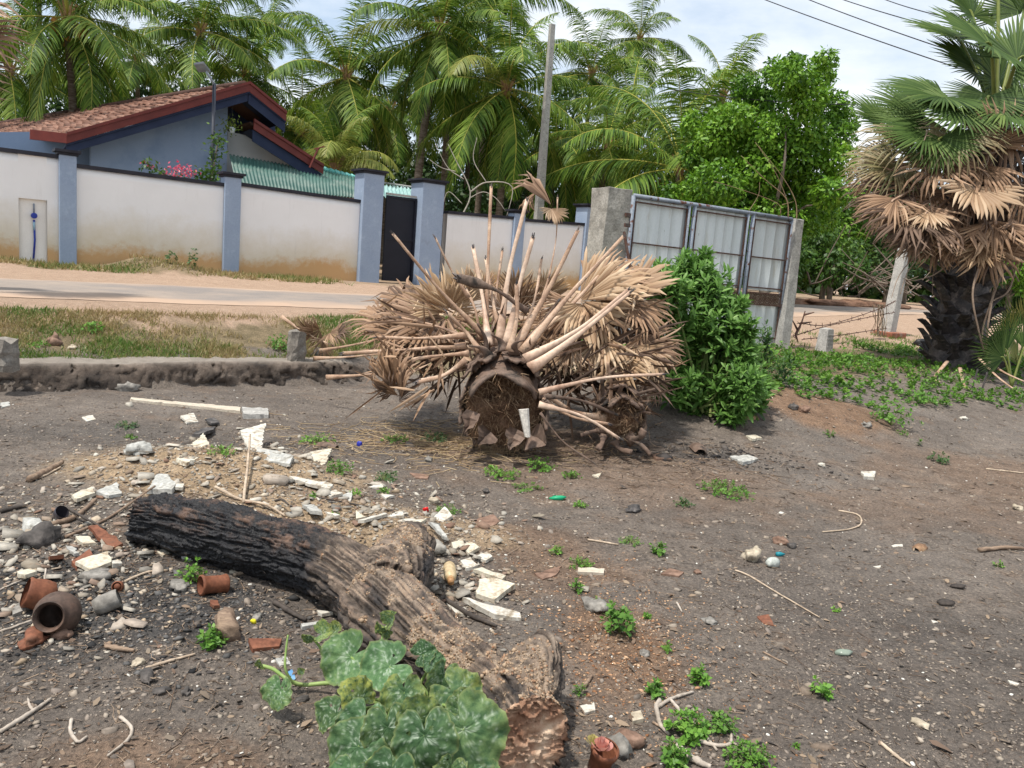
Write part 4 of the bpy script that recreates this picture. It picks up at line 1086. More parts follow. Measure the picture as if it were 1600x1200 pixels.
def leafy_tree(name, base, blobs, per, leaf, label, mat, cat='tree', trunk=.2, seed=0, group=None, droop=.5, limbs=9, tmpl=(LEAF4, LEAF4F)):
    t = thing(name, base, label, cat, group)
    T, N = clump_crown(blobs, per, leaf, seed)
    r = np.random.default_rng(seed + 9)
    n = len(T)
    X = r.normal(0, .7, (n, 3)) + N * .5 + np.array([0, 0, -droop])
    Mx = basis(X, N + r.normal(0, .45, (n, 3)) + UP3 * .5) * (leaf * r.uniform(.6, 1.25, n))[:, None, None]
    cl = np.repeat(np.random.default_rng(seed + 3).uniform(-.2, .2, len(blobs)), [int(per * b[1] ** 2) for b in blobs])
    scat_obj('crown', tmpl[0], tmpl[1], Mx, T, mat, t, rnd=np.clip(r.normal(.45, .22, n) + cl, 0, 1))
    if trunk:
        top = np.mean([b[0] for b in blobs], axis=0)
        fork = np.array(base) * .55 + top * .45; fork[2] = base[2] + (top[2] - base[2]) * .45
        mb = MB(); mb.tube(bez([np.array(base) - UP3 * .2, (np.array(base) + fork) / 2 + r.normal(0, .06, 3), fork], 8), [trunk, trunk * .7], 9, jit=.05); mb.build('trunk', M_BARK, t, smooth=True)
        for k in r.permutation(len(blobs))[:limbs]:
            c = np.array(blobs[k][0]); mb = MB(); mb.tube(bez([fork - UP3 * .1, fork * .6 + c * .4 + r.normal(0, .12, 3), fork * .3 + c * .7], 8), [trunk * .45, trunk * .1], 6, jit=.05); mb.build('limb', M_BARK, t, smooth=True)
    return t
def px_blobs(lst, dep, dj=1.0, seed=0):
    r = np.random.default_rng(seed); return [(P(x, y, dep + (r.uniform(-dj, dj) if len(z) == 0 else z[0])), rad * dep / F_PX) for (x, y, rad, *z) in lst]
M_NEEM = leafmat('bright_tree_leaf', [(0.03, 0.085, 0.008), (0.085, 0.20, 0.014), (0.15, 0.31, 0.022), (0.24, 0.40, 0.045)], trans=.3)
M_DARKLEAF = leafmat('shaded_leaf', [(0.012, 0.035, 0.008), (0.03, 0.075, 0.012), (0.065, 0.125, 0.02)], trans=.25)  # greens darkened so the colour carries the shade beneath the palms
M_MIDLEAF = leafmat('mid_green_leaf', [(0.02, 0.06, 0.008), (0.05, 0.12, 0.015), (0.12, 0.21, 0.03)], trans=.3)
nb = [(1170, 140, 30), (1145, 190, 38), (1200, 165, 34), (1240, 120, 34), (1215, 110, 22), (1290, 92, 19), (1285, 115, 22), (1262, 150, 34), (1300, 165, 30), (1120, 215, 34), (1160, 245, 42), (1205, 215, 44),
      (1250, 205, 44), (1295, 215, 40), (1320, 190, 24), (1312, 250, 30), (1085, 195, 26), (1095, 245, 34), (1120, 290, 44), (1075, 305, 26), (1165, 310, 46), (1215, 290, 44), (1265, 280, 42), (1300, 300, 30), (1235, 245, 42), (1185, 270, 40), (1240, 95, 16), (1275, 335, 36), (1090, 330, 28), (1045, 300, 16), (1190, 345, 44), (1240, 345, 40)]
B = px_blobs(nb, 22, 1.2, 4)
gb = P(1200, 440, 22); leafy_tree('round_tree', (gb[0], gb[1], float(hbase(gb[0], gb[1]))), B, 3000, .15, 'large bright green tree with rounded leaf puffs above the sheet gate', M_NEEM, seed=31, trunk=.15, limbs=12)
# greenery across the road at the right
def bank(name, lst, dep, label, mat, seed, per=900, leaf=.19, cat='tree', group='trees and bushes across the road', trunk=.12):
    B = px_blobs(lst, dep, 1.0, seed); xs = np.mean([b[0] for b in B], axis=0)
    return leafy_tree(name, (xs[0], xs[1], float(hbase(xs[0], xs[1]))), B, per, leaf, label, mat, seed=seed, trunk=trunk, group=group, cat=cat, limbs=6)
bank('roadside_tree', [(1290, 300, 40), (1325, 320, 34), (1270, 350, 44), (1310, 365, 44), (1345, 350, 30), (1350, 300, 22)], 31, 'light green roadside tree between the round tree and the fan palm', M_NEEM, 41)
bank('roadside_bush', [(1265, 400, 34), (1300, 415, 36), (1330, 395, 30), (1285, 375, 30), (1340, 420, 22), (1250, 430, 24)], 28, 'yellow green bush above the heap of cut branches', M_MIDLEAF, 42, cat='bush', leaf=.2)
bank('roadside_bush', [(1375, 400, 30), (1395, 430, 26), (1360, 440, 22), (1420, 415, 26), (1390, 370, 30)], 31, 'dark bush behind the leaning concrete post', M_DARKLEAF, 43, cat='bush')
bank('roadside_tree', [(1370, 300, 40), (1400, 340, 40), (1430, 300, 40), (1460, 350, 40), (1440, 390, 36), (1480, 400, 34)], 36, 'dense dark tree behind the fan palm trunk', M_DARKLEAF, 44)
bank('roadside_bush', [(1560, 405, 30), (1590, 420, 30), (1620, 400, 34), (1545, 430, 20), (1600, 445, 20)], 29, 'light green bush at the right edge beyond the road', M_NEEM, 45, cat='bush', leaf=.2)
bank('roadside_tree', [(1530, 330, 50), (1580, 340, 50), (1640, 320, 60), (1500, 380, 34)], 37, 'dark tree at the right edge behind the fan palm', M_DARKLEAF, 46)
bank('roadside_bush', [(1180, 400, 40), (1130, 380, 40), (1080, 370, 40), (1040, 350, 34), (1210, 420, 40), (1240, 400, 30)], 26, 'green bush mass hidden behind the sheet gate', M_MIDLEAF, 47, cat='bush')
# understorey behind the wall, shaded
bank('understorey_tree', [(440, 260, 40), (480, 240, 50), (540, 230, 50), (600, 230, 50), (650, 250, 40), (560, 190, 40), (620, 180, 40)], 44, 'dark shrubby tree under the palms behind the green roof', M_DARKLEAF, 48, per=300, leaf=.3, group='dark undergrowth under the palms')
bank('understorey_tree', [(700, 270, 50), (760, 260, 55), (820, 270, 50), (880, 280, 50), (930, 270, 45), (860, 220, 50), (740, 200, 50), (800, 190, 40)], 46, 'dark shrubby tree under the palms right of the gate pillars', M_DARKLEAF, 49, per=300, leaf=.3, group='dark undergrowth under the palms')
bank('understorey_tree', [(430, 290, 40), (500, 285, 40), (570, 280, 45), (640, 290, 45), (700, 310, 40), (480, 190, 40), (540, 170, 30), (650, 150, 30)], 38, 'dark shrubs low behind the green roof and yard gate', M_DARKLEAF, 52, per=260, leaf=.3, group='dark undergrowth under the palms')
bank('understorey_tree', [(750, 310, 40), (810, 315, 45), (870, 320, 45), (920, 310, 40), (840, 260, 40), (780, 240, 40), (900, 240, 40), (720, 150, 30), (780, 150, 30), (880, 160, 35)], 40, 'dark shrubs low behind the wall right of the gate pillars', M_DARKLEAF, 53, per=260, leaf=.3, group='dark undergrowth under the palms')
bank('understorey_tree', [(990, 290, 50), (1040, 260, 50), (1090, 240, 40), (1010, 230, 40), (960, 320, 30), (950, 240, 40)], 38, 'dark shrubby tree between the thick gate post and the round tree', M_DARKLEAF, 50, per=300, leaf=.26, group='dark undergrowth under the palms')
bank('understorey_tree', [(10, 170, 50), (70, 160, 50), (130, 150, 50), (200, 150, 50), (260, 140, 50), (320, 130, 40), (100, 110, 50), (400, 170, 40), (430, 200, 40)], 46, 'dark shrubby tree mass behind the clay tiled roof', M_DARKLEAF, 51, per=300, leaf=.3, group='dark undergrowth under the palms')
# far tree belt all round the yard, a single mass
def belt():
    r = np.random.default_rng(77); T = []; N = []
    for k in range(420):
        a = R(-44 + 88 * k / 419); d = r.uniform(52, 70); c = np.array([d * math.sin(a), d * math.cos(a), .7])
        for _ in range(3):
            cc = c + np.array([r.uniform(-1, 1), r.uniform(-2, 2), r.uniform(.0, 6.0)]); rad = r.uniform(1.2, 2.2)
            n = 75; dd = r.normal(0, 1, (n, 3)); dd /= np.linalg.norm(dd, axis=1)[:, None]; T.append(cc + dd * rad * r.uniform(.6, 1, (n, 1))); N.append(dd)
    T = np.vstack(T); N = np.vstack(N); n = len(T)
    Mx = basis(r.normal(0, 1, (n, 3)), N) * (.62 * r.uniform(.5, 1.2, n))[:, None, None]
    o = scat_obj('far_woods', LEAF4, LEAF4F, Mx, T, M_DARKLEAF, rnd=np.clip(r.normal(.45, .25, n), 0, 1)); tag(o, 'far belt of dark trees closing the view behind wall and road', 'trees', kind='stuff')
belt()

# ------------------------------------------------------------------ fan palm
M_FANG = leafmat('fan_leaf_green', [(0.02, 0.045, 0.012), (0.06, 0.11, 0.025), (0.14, 0.20, 0.055)], trans=.15, rough=.6, spec=.2)
M_FANGY = leafmat('fan_leaf_fading', [(0.10, 0.12, 0.035), (0.22, 0.19, 0.09), (0.36, 0.26, 0.14)], trans=.15)
M_FAND = leafmat('fan_leaf_dead', [(0.08, 0.042, 0.024), (0.20, 0.12, 0.07), (0.33, 0.205, 0.125), (0.48, 0.33, 0.215)], trans=.12, rough=.6)
M_FANDD = leafmat('fan_leaf_old', [(0.05, 0.03, 0.02), (0.12, 0.075, 0.05), (0.22, 0.145, 0.10)], trans=.1, rough=.7)
M_FANPALE = leafmat('fan_leaf_bleached', [(0.20, 0.115, 0.065), (0.42, 0.285, 0.17), (0.64, 0.49, 0.33)], trans=.12, rough=.6)
M_PETG = mk('green_petiole', [(0.14, 0.19, 0.04), (0.25, 0.27, 0.08)], scale=3, rough=.4, fine=.1)
M_PETD = mk('dry_petiole', [(0.22, 0.125, 0.08), (0.42, 0.275, 0.185), (0.60, 0.44, 0.32)], scale=3.0, rough=.5, stretch=(2, 2, 2), over=((0.09, .06, .045), 6, .6, .72), bump=.25, bscale=40, bdist=.004, fine=.2)
def fan_mesh(name, n, Rr, span_deg, cone, droop, seed, mats, fuse=.5, crumple=0.0, missing=0.0, pleat=1.0):
    """blade lies in XY facing +Z, midrib along +X, hub at origin"""
    r = np.random.default_rng(seed); V = []; F = []; rn = []
    sp = R(span_deg); da = sp / n
    fr = np.array([.04, .28, fuse, fuse + (1 - fuse) * .5, 1.0])
    for k in range(n):
        if r.random() < missing: continue
        a = -sp / 2 + (k + .5) * da
        Lk = Rr * (.78 + .22 * math.cos(a * .7)) * r.uniform(.9, 1.06)
        tipbend = r.uniform(.4, 1.6) * droop; aw = r.normal(0, .03 + .25 * crumple); zk = r.normal(0, .3 * crumple)
        base = len(V); rv = np.clip(r.normal(.5, .2), 0, 1)
        for i, f in enumerate(fr):
            rad = f * Lk; t_ = max(0, (f - fuse) / (1 - fuse))
            hw = rad * math.tan(da / 2) * (1 if f <= fuse else (1, .62, .04)[i - 2])
            if f > fuse: hw = fuse * Lk * math.tan(da / 2) * (1, .8, .08)[i - 2]
            aa = a + aw * t_ + (r.normal(0, crumple * .05) if i else 0)
            z = cone * rad - (droop * .25 * f * f + tipbend * t_ * t_ * .45) * Lk + zk * t_ * Lk * .5 + .18 * abs(math.sin(a)) * rad * cone
            dirv = np.array([math.cos(aa), math.sin(aa), 0]); pr = np.array([-math.sin(aa), math.cos(aa), 0])
            shr = 1 - .35 * min(1, abs(tipbend) * t_ * t_ * .4)
            c = dirv * rad * shr
            h = hw * .8 * pleat
            V += [c - pr * hw + UP3 * (z - h * .5), c + UP3 * (z + h * .5), c + pr * hw + UP3 * (z - h * .5)]
        for i in range(len(fr) - 1):
            b = base + i * 3; F += [(b, b + 1, b + 4, b + 3), (b + 1, b + 2, b + 5, b + 4)]
        rn += [np.clip(rv + .10 * (j // 3 - 2), 0, 1) for j in range(15)]
    return me_np(name, np.array(V), np.array(F), mats, rnd=rn)
FAN = dict(
    green=[fan_mesh('blade', 56, 1.0, 250, .10, .12, 60 + i, M_FANG, fuse=.52) for i in range(3)],
    fading=[fan_mesh('blade', 54, 1.0, 235, .25, .55, 70 + i, M_FANGY, fuse=.5, crumple=.15) for i in range(2)],
    dead=[fan_mesh('blade', 26, .95, 190 - 12 * i, .35, .45, 80 + i, M_FAND, fuse=.5, crumple=.25, missing=.12, pleat=1.2) for i in range(5)],
    old=[fan_mesh('blade', 22, .95, 150 - 10 * i, .6, .6, 90 + i, M_FANDD, fuse=.5, crumple=.35, missing=.2) for i in range(5)],
    pale=[fan_mesh('blade', 22, .95, 170 - 15 * i, .35, .25, 95 + i, M_FANPALE, fuse=.62, crumple=.22, missing=.1, pleat=1.9) for i in range(4)],
    shut=[fan_mesh('blade', 9, .95, 60, .25, .6, 98 + i, M_FAND, fuse=.6, crumple=.7, pleat=1.5) for i in range(3)],
    brown=[fan_mesh('blade', 20, .95, 140 - 12 * i, .4, .8, 195 + i, M_FANDD, fuse=.55, crumple=.45, missing=.15, pleat=1.3) for i in range(3)])
_fk = {}
def img_dir(deg, tilt=0.0):
    """direction seen at an angle in the picture (0 right, 90 up), tilt towards the viewer"""
    a = R(deg); d = (RT * math.cos(a) + UP * math.sin(a)) * math.cos(R(tilt)) - fw * math.sin(R(tilt)); return d / np.linalg.norm(d)
def fan_leaf(parent, hub, kind, size, axis, face, name='fan_leaf', root=None, pet_mat=None, pet_r=.028, idx=None, top=False):
    """blade with hub at hub, midrib along axis, upper face along face; petiole from root"""
    i = _fk.get(kind, 0) if idx is None else idx; _fk[kind] = i + 1
    me = FAN[kind][i % len(FAN[kind])]
    Mx = basis(np.array(axis)[None], np.array(face)[None])[0] * size
    o = link(name, me, parent); po = np.array(parent_origin(parent))
    o.matrix_local = Matrix([[*Mx[0], hub[0] - po[0]], [*Mx[1], hub[1] - po[1]], [*Mx[2], hub[2] - po[2]], [0, 0, 0, 1]])
    if root is not None:
        root = np.array(root); mid = (root + hub) / 2 + UP3 * .06 * np.linalg.norm(root - hub)
        V, F = tube_np(bez([root, mid, hub, hub + Mx[:, 0] * .12], 12), [pet_r * 1.5, pet_r, pet_r * .55], 6, flat=.55)
        m = bpy.data.meshes.new('petiole'); inv = np.linalg.inv(Mx); V = (V - hub) @ inv.T
        m.from_pydata([tuple(v) for v in V], [], F); m.materials.append(pet_mat or M_PETD); m.polygons.foreach_set('use_smooth', [True] * len(m.polygons)); m.update()
        link('petiole', m, o)
    return o
M_BOOT = mk('charred_leaf_base', [(0.012, 0.011, 0.013), (0.045, 0.038, 0.036), (0.12, 0.10, 0.09)], src='noise', scale=5, rough=.6, bump=.6, bscale=30, bdist=.02, over=((0.20, 0.165, 0.145), 8, .52, .68), vary=.35, spec=.5)  # grey overlay paints highlights onto the dark leaf bases
def fan_palm():
    b = G(1498, 562); z0 = 12.3
    t = thing('fan_palm', b, 'shaggy fan palm with blackened trunk and a skirt of dead brown leaves', 'palm')
    axis = [P(1497, 570, z0), P(1502, 500, z0), P(1518, 420, z0), P(1535, 330, z0), P(1548, 250, z0), P(1556, 185, z0)]
    axis[0][2] = b[2] - .25
    q = bez(axis, 26)
    mb = MB(); V, F = tube_np(q, [.42, .36, .30, .28, .26, .22], 16, jit=.05); mb.add(V, F); mb.build('trunk', M_BOOT, t, smooth=True)
    # split leaf bases wrapped round the trunk
    def boot(i):
        r = np.random.default_rng(300 + i); V = []; n = 5
        for k in range(6):
            f = k / 5; w = (.17, .16, .12, .08, .06, .045)[k] * r.uniform(.85, 1.15); out_ = .04 + .02 * k + (f ** 2) * .16
            for j in range(n):
                g_ = j / (n - 1) * 2 - 1; V.append((out_ - abs(g_) ** 2 * .05 + r.normal(0, .008), g_ * w, f * .42))
        V2 = [(x - .035, y, z) for x, y, z in V]
        F = [(k * n + j, k * n + j + 1, (k + 1) * n + j + 1, (k + 1) * n + j) for k in range(5) for j in range(n - 1)]
        m = len(V); F2 = [tuple(m + a for a in f[::-1]) for f in F]
        E = [(k * n, (k + 1) * n, m + (k + 1) * n, m + k * n) for k in range(5)] + [(k * n + n - 1, m + k * n + n - 1, m + (k + 1) * n + n - 1, (k + 1) * n + n - 1) for k in range(5)] + [(5 * n + j, 5 * n + j + 1, m + 5 * n + j + 1, m + 5 * n + j) for j in range(n - 1)]
        me = bpy.data.meshes.new('leaf_base'); me.from_pydata(V + V2, [], F + F2 + E); me.materials.append(M_BOOT); me.update(); return me
    boots = [boot(i) for i in range(6)]
    r = np.random.default_rng(5); cnt = 0
    for k in range(150):
        f = .03 + .84 * k / 150; i = f * 25; i0 = int(i); c = q[i0] * (1 - (i - i0)) + q[min(i0 + 1, 25)] * (i - i0)
        rad = np.interp(f, np.linspace(0, 1, 6), [.42, .35, .30, .28, .26, .22]) - .10
        a = k * 2.39996; o = link('leaf_base', boots[k % 6], t); s = r.uniform(.85, 1.25)
        o.location = tuple(c + np.array([math.cos(a), math.sin(a), 0]) * rad - b - UP3 * .1); o.rotation_euler = (r.uniform(-.35, .35), r.uniform(-.1, .45), a); o.scale = (s, s * r.uniform(.8, 1.4), s * r.uniform(.7, 1.15))
    # leaves: hub px, py, depth offset, kind, size, axis angle in the picture, tilt, face angle, face tilt
    L = [
     (1548, 72, -.6, 'green', 1.25, 165, 15, 90, 45), (1475, 150, -.7, 'green', 1.2, 190, 20, 100, 40), (1590, 95, -.8, 'green', 1.2, 30, 20, 110, 50), (1520, 25, .2, 'green', 1.2, 120, -10, 20, 50),
     (1600, 20, .4, 'green', 1.2, 60, 0, 150, 50), (1500, 62, .5, 'green', 1.1, 150, -20, 60, 40), (1570, 170, -1.0, 'green', 1.1, 320, 30, 60, 55), (1640, 150, 0, 'green', 1.2, 0, 10, 90, 50),
     (1500, 170, -1.0, 'green', 1.0, 215, 30, 110, 55), (1440, 178, -.1, 'green', 1.05, 170, 0, 80, 50), (1385, 195, .2, 'green', .9, 160, 10, 80, 50), (1495, 210, -1.1, 'fading', .95, 250, 20, 150, 60),
     (1430, 225, -.6, 'fading', 1.1, 188, 10, 80, 45), (1400, 262, -.4, 'fading', 1.0, 195, 5, 85, 45), (1450, 205, -.9, 'green', 1.0, 200, 20, 95, 50), (1470, 215, -1.1, 'green', .7, 260, 20, 150, 60),
     (1575, 205, -.9, 'dead', .95, 255, 0, 170, 75), (1553, 228, -1.1, 'dead', .85, 75, 0, 0, 80), (1535, 258, -1.0, 'dead', .9, 235, 15, 130, 60), (1513, 248, -.8, 'dead', .9, 205, 10, 95, 55),
     (1523, 292, -1.2, 'pale', .85, 262, 25, 90, 65), (1555, 345, -1.2, 'dead', .85, 262, 10, 170, 70), (1548, 385, -1.1, 'dead', .8, 268, 5, 185, 70), (1500, 345, -1.0, 'dead', .9, 215, 5, 110, 60),
     (1480, 300, -.3, 'old', 1.0, 230, 10, 120, 60), (1440, 290, -.6, 'dead', .95, 225, 15, 110, 55), (1410, 300, -.5, 'old', .95, 215, 5, 110, 50), (1400, 285, -.2, 'old', .9, 205, 5, 95, 40),
     (1420, 335, -.9, 'old', 1.0, 235, 10, 120, 60), (1455, 350, -1.0, 'old', .95, 255, 15, 150, 60), (1400, 330, -.2, 'dead', .85, 225, 5, 130, 50), (1430, 355, -.8, 'old', .7, 262, 10, 180, 60),
     (1390, 250, .1, 'fading', .85, 192, 0, 80, 50), (1590, 250, -.6, 'old', 1.0, 290, 10, 200, 70), (1600, 300, -.8, 'old', .9, 275, 5, 180, 70), (1620, 340, -.5, 'old', .9, 265, 5, 180, 70),
     (1470, 350, .2, 'old', .8, 262, 10, 180, 70), (1475, 375, -.5, 'shut', .6, 270, 5, 180, 60), (1600, 380, .2, 'old', .7, 275, 5, 180, 70), (1455, 250, .1, 'old', 1.0, 215, 10, 110, 50),
     (1560, 130, .3, 'green', 1.1, 100, 0, 20, 55), (1530, 110, .4, 'green', 1.1, 140, -10, 60, 50), (1600, 170, .2, 'green', 1.1, 10, 0, 90, 50), (1545, 150, -.9, 'green', .9, 240, 25, 150, 60),
     (1430, 370, -.9, 'dead', .6, 250, 10, 160, 60), (1465, 380, -.8, 'dead', .6, 275, 10, 185, 65), (1530, 385, -1.1, 'pale', .5, 262, 15, 175, 65), (1500, 375, -.9, 'dead', .6, 240, 10, 150, 60), (1585, 370, -1.0, 'dead', .6, 285, 10, 190, 65), (1400, 350, -.6, 'old', .6, 250, 5, 150, 60), (1450, 330, -1.1, 'pale', .6, 235, 20, 130, 60),
     (1400, 310, -.9, 'dead', .8, 240, 10, 140, 55), (1380, 300, .4, 'old', .9, 225, 0, 120, 50), (1445, 320, -1.0, 'dead', .85, 250, 10, 150, 60), (1410, 335, .3, 'old', .75, 255, 5, 160, 60), (1470, 360, .3, 'old', .9, 265, 5, 170, 60), (1435, 370, .1, 'old', .65, 268, 5, 180, 60),
     (1500, 300, -.9, 'old', .9, 245, 10, 140, 60), (1525, 330, -.9, 'old', .9, 285, 10, 10, 60), (1495, 260, -.4, 'old', 1.0, 220, 10, 120, 50), (1470, 260, -1.0, 'dead', .9, 230, 15, 130, 55), (1600, 290, -1.0, 'dead', .9, 250, 10, 150, 60), (1580, 340, -1.1, 'dead', .85, 300, 10, 30, 60), (1605, 350, -.9, 'dead', .7, 270, 10, 180, 60), (1375, 275, .3, 'dead', .75, 220, 0, 110, 45), (1385, 310, .2, 'old', .7, 240, 0, 120, 45),
     (1545, 300, .5, 'old', 1.0, 300, 0, 200, 60), (1650, 250, 0, 'dead', 1.0, 300, 10, 200, 60), (1415, 270, .4, 'old', 1.0, 200, 0, 90, 40), (1560, -30, 0, 'green', 1.2, 90, 10, 0, 60), (1480, 330, .5, 'old', .9, 240, 10, 120, 50),
    ]
    for (px, py, dz, kind, size, aa, at_, fa, ft) in L:
        hub = P(px, py, z0 + dz); f = {'green': .97, 'fading': .86, 'dead': .74, 'old': .62, 'pale': .74, 'shut': .6}[kind] + r.uniform(-.05, .03)
        i = f * 25; rt = q[int(i)]
        fan_leaf(t, hub, kind, size * (.88 if kind == 'green' else .86), img_dir(aa, at_), img_dir(fa, ft), root=rt, pet_mat=M_PETG if kind == 'green' else M_PETD)
    # hanging vines and dry stalks
    mb = MB()
    for k in range(26):
        x_ = r.uniform(1420, 1600); y_ = r.uniform(200, 400); dz = r.uniform(-1.2, -.2); pts = [P(x_, y_, z0 + dz)]
        ang = r.uniform(200, 330)
        for s in range(4): pts.append(pts[-1] + img_dir(ang, r.uniform(-20, 20)) * r.uniform(.15, .35)); ang += r.uniform(-35, 35)
        mb.tube(bez(pts, 12), [.012, .005], 4)
    for pts in ([(1575, 240, -1), (1600, 330, -1.1), (1560, 440, -1.1), (1535, 520, -1), (1548, 560, -.9)], [(1572, 330, -.9), (1590, 380, -.9), (1578, 450, -1), (1552, 470, -1)], [(1540, 390, -1.1), (1520, 455, -1.2), (1530, 520, -1.2), (1545, 575, -1)], [(1558, 430, -1), (1545, 500, -1.1), (1541, 545, -1)], [(1590, 300, -.8), (1596, 360, -.8), (1580, 410, -.8), (1592, 440, -.8)]):
        mb.tube(bez([P(a, b_, z0 + c) for a, b_, c in pts], 20), [.018, .010], 5)
    o = mb.build('dry_stalks', mk('dry_vine', [(.16, .11, .08), (.30, .22, .16)]), t); o['kind'] = 'stuff'
    # fallen petioles at its foot
    for k, pts in enumerate([[(1530, 560, -.9), (1560, 590, -1.2), (1598, 618, -1.6)], [(1545, 565, -.8), (1575, 585, -1.2), (1640, 612, -1.4)], [(1500, 575, -1.0), (1505, 605, -1.6), (1515, 612, -1.9)], [(1480, 565, -.9), (1460, 590, -1.5), (1468, 600, -1.7)]]):
        q2 = [P(a, b_, z0 + c) for a, b_, c in pts]
        for p_ in q2: p_[2] = max(p_[2], h1(p_[0], p_[1]) + .02)
        mb = MB(); mb.tube(bez(q2, 10), [.03, .012], 6, flat=.5); o = mb.build('fallen_stalk', M_PETD, None, smooth=True, loc=q2[0]); tag(o, ['long dry stalk curving right from the fan palm foot', 'dry stalk running off the right edge from the palm foot', 'short grey stalk in front of the palm trunk', 'short pale stalk left of the palm foot'][k], 'stalk', 'stalks fallen at the fan palm foot')
    for k, (a, b_) in enumerate(((1518, 608), (1533, 612))):
        g = G(a, b_); mb = MB(); mb.tube([g - UP3 * .03, g + img_dir(72) * .27], .013, 6); o = mb.build('stake', M_BOOT, None, loc=g); tag(o, ['left of two short black stakes below the fan palm', 'right of two short black stakes below the fan palm'][k], 'stake', 'two short stakes')
fan_palm()
# young fan palms at the right edge
def young_fan(px, py, dep, leaves, label, kindmat, size):
    c = P(px, py, dep); gz = float(hbase(c[0], c[1])); t = thing('young_fan_palm', (c[0], c[1], gz), label, 'palm', 'young fan palms by the right edge')
    for (aa, tl, kind, s) in leaves:
        d = img_dir(aa, tl); base = np.array([c[0], c[1], gz]); hub = base + (c - base) * .6 + d * .22 * size
        fan_leaf(t, hub, kind, s * size, d, np.cross(d, np.cross(-fw, d)) * -1 + (-fw) * 0 + UP3 * .1, root=base, pet_mat=M_PETG, pet_r=.014)
FAN['youngg'] = [fan_mesh('blade', 26, 1.0, 150, .05, .15, 160 + i, M_FANG, fuse=.4) for i in range(2)]
FAN['youngy'] = [fan_mesh('blade', 26, 1.0, 170, .05, .35, 165 + i, leafmat('fan_leaf_yellowing', [(.12, .16, .03), (.25, .27, .06), (.42, .36, .12)]), fuse=.4) for i in range(2)]
young_fan(1602, 500, 13.2, [(120, 10, 'youngg', .62), (165, 20, 'youngy', .55), (70, 10, 'youngy', .6), (200, 30, 'youngy', .45)], 'young fan palm with yellowing leaves at the right edge', None, 1.0)
young_fan(1592, 540, 11.2, [(135, 10, 'youngg', .60), (165, 15, 'youngg', .50), (60, 0, 'youngg', .55)], 'smaller green young fan palm low at the right edge', None, 1.0)
# dead leaf tips reaching in at the left edge
def left_tips():
    c = P(-70, 60, 9.0)
    t = thing('fan_palm', (c[0], c[1], float(hbase(c[0], c[1]))), 'dead fan leaf tips reaching in at the upper left corner', 'palm')
    mb = MB(); mb.tube([(c[0] - .6, c[1], float(hbase(c[0], c[1])) - .1), c + np.array([-.6, 0, 0])], [.3, .25], 12); mb.build('trunk', M_BOOT, t, smooth=True)
    for (px, py, kind, s, aa) in ((-75, 10, 'dead', 1.0, 340), (-80, 60, 'dead', .95, 325), (-75, 110, 'old', .8, 318), (-90, 30, 'dead', 1.0, 5), (-95, 120, 'dead', .8, 300)):
        fan_leaf(t, P(px, py, 9.0), kind, s, img_dir(aa, 10), img_dir(aa + 90, 45), root=c + np.array([-.6, 0, .1]))
left_tips()

# bougainvillea, dead bare twigs, scrub by the wall
def climber():
    t = thing('flowering_climber', PV(330, 290, 19.0), 'pink flowering climber showing over the wall around the lamp post', 'plant')
    T = []; 
    def runs(pts, n, s):
        q = bez([PV(x, y, 19.2) for x, y in pts], 30); return q[rng.integers(0, 30, n)] + rng.normal(0, s, (n, 3))
    T = np.vstack([runs([(318, 300), (332, 270), (338, 235), (342, 212)], 220, .10), runs([(300, 295), (275, 282), (245, 268), (228, 255)], 150, .08), runs([(300, 290), (325, 275), (340, 280)], 130, .12)])
    n = len(T); scat_obj('leaves', LEAF4 * .11, LEAF4F, basis(rdir(n), rdir(n, 0, 1)), T, M_MIDLEAF, t)
    T = np.vstack([runs([(262, 272), (285, 266), (306, 276)], 150, .09), runs([(228, 255), (234, 262)], 16, .05), runs([(320, 300), (340, 296)], 14, .06)]); n = len(T)
    scat_obj('blossom', LEAF4 * .075, LEAF4F, basis(rdir(n), rdir(n)), T, leafmat('pink_bract', [(.55, .05, .12), (.75, .12, .2), (.8, .3, .3)]), t)
    mb = MB(); 
    for pts in ([(318, 320), (332, 270), (338, 235), (342, 212)], [(318, 320), (300, 295), (275, 282), (228, 255)]): mb.tube(bez([PV(x, y, 19.2) for x, y in pts], 16), [.03, .01], 5)
    mb.build('stems', M_BARK, t)
climber()
def bare_tree(name, lines, label, rad, mat, base=None, cat='branch'):
    allp = [[P(*p) for p in l] for l in lines]; b = allp[0][0] if base is None else base
    t = thing(name, b, label, cat); mb = MB()
    for i, l in enumerate(allp): mb.tube(bez(l, 16), [rad if i < 2 else rad * .6, rad * .3], 5)
    mb.build('twigs', mat, t, smooth=True); return t
M_TWIG = mk('pale_bare_twig', [(.26, .23, .19), (.40, .36, .30)])
bare_tree('bare_shrub', [[(722, 338, 22), (735, 300, 22), (712, 250, 22), (700, 225, 22)], [(735, 300, 22), (760, 285, 22), (800, 292, 22), (790, 345, 22)], [(712, 268, 22), (690, 262, 22), (672, 250, 22)], [(760, 285, 22), (740, 250, 22), (745, 215, 22)], [(725, 280, 22), (700, 262, 22), (680, 225, 22)], [(733, 310, 22), (755, 300, 22), (775, 310, 22), (790, 330, 22)], [(722, 318, 22), (700, 300, 22), (690, 330, 22)]], 'bare pale shrub twigs rising over the wall right of the gate pillar', .025, M_TWIG, cat='shrub')
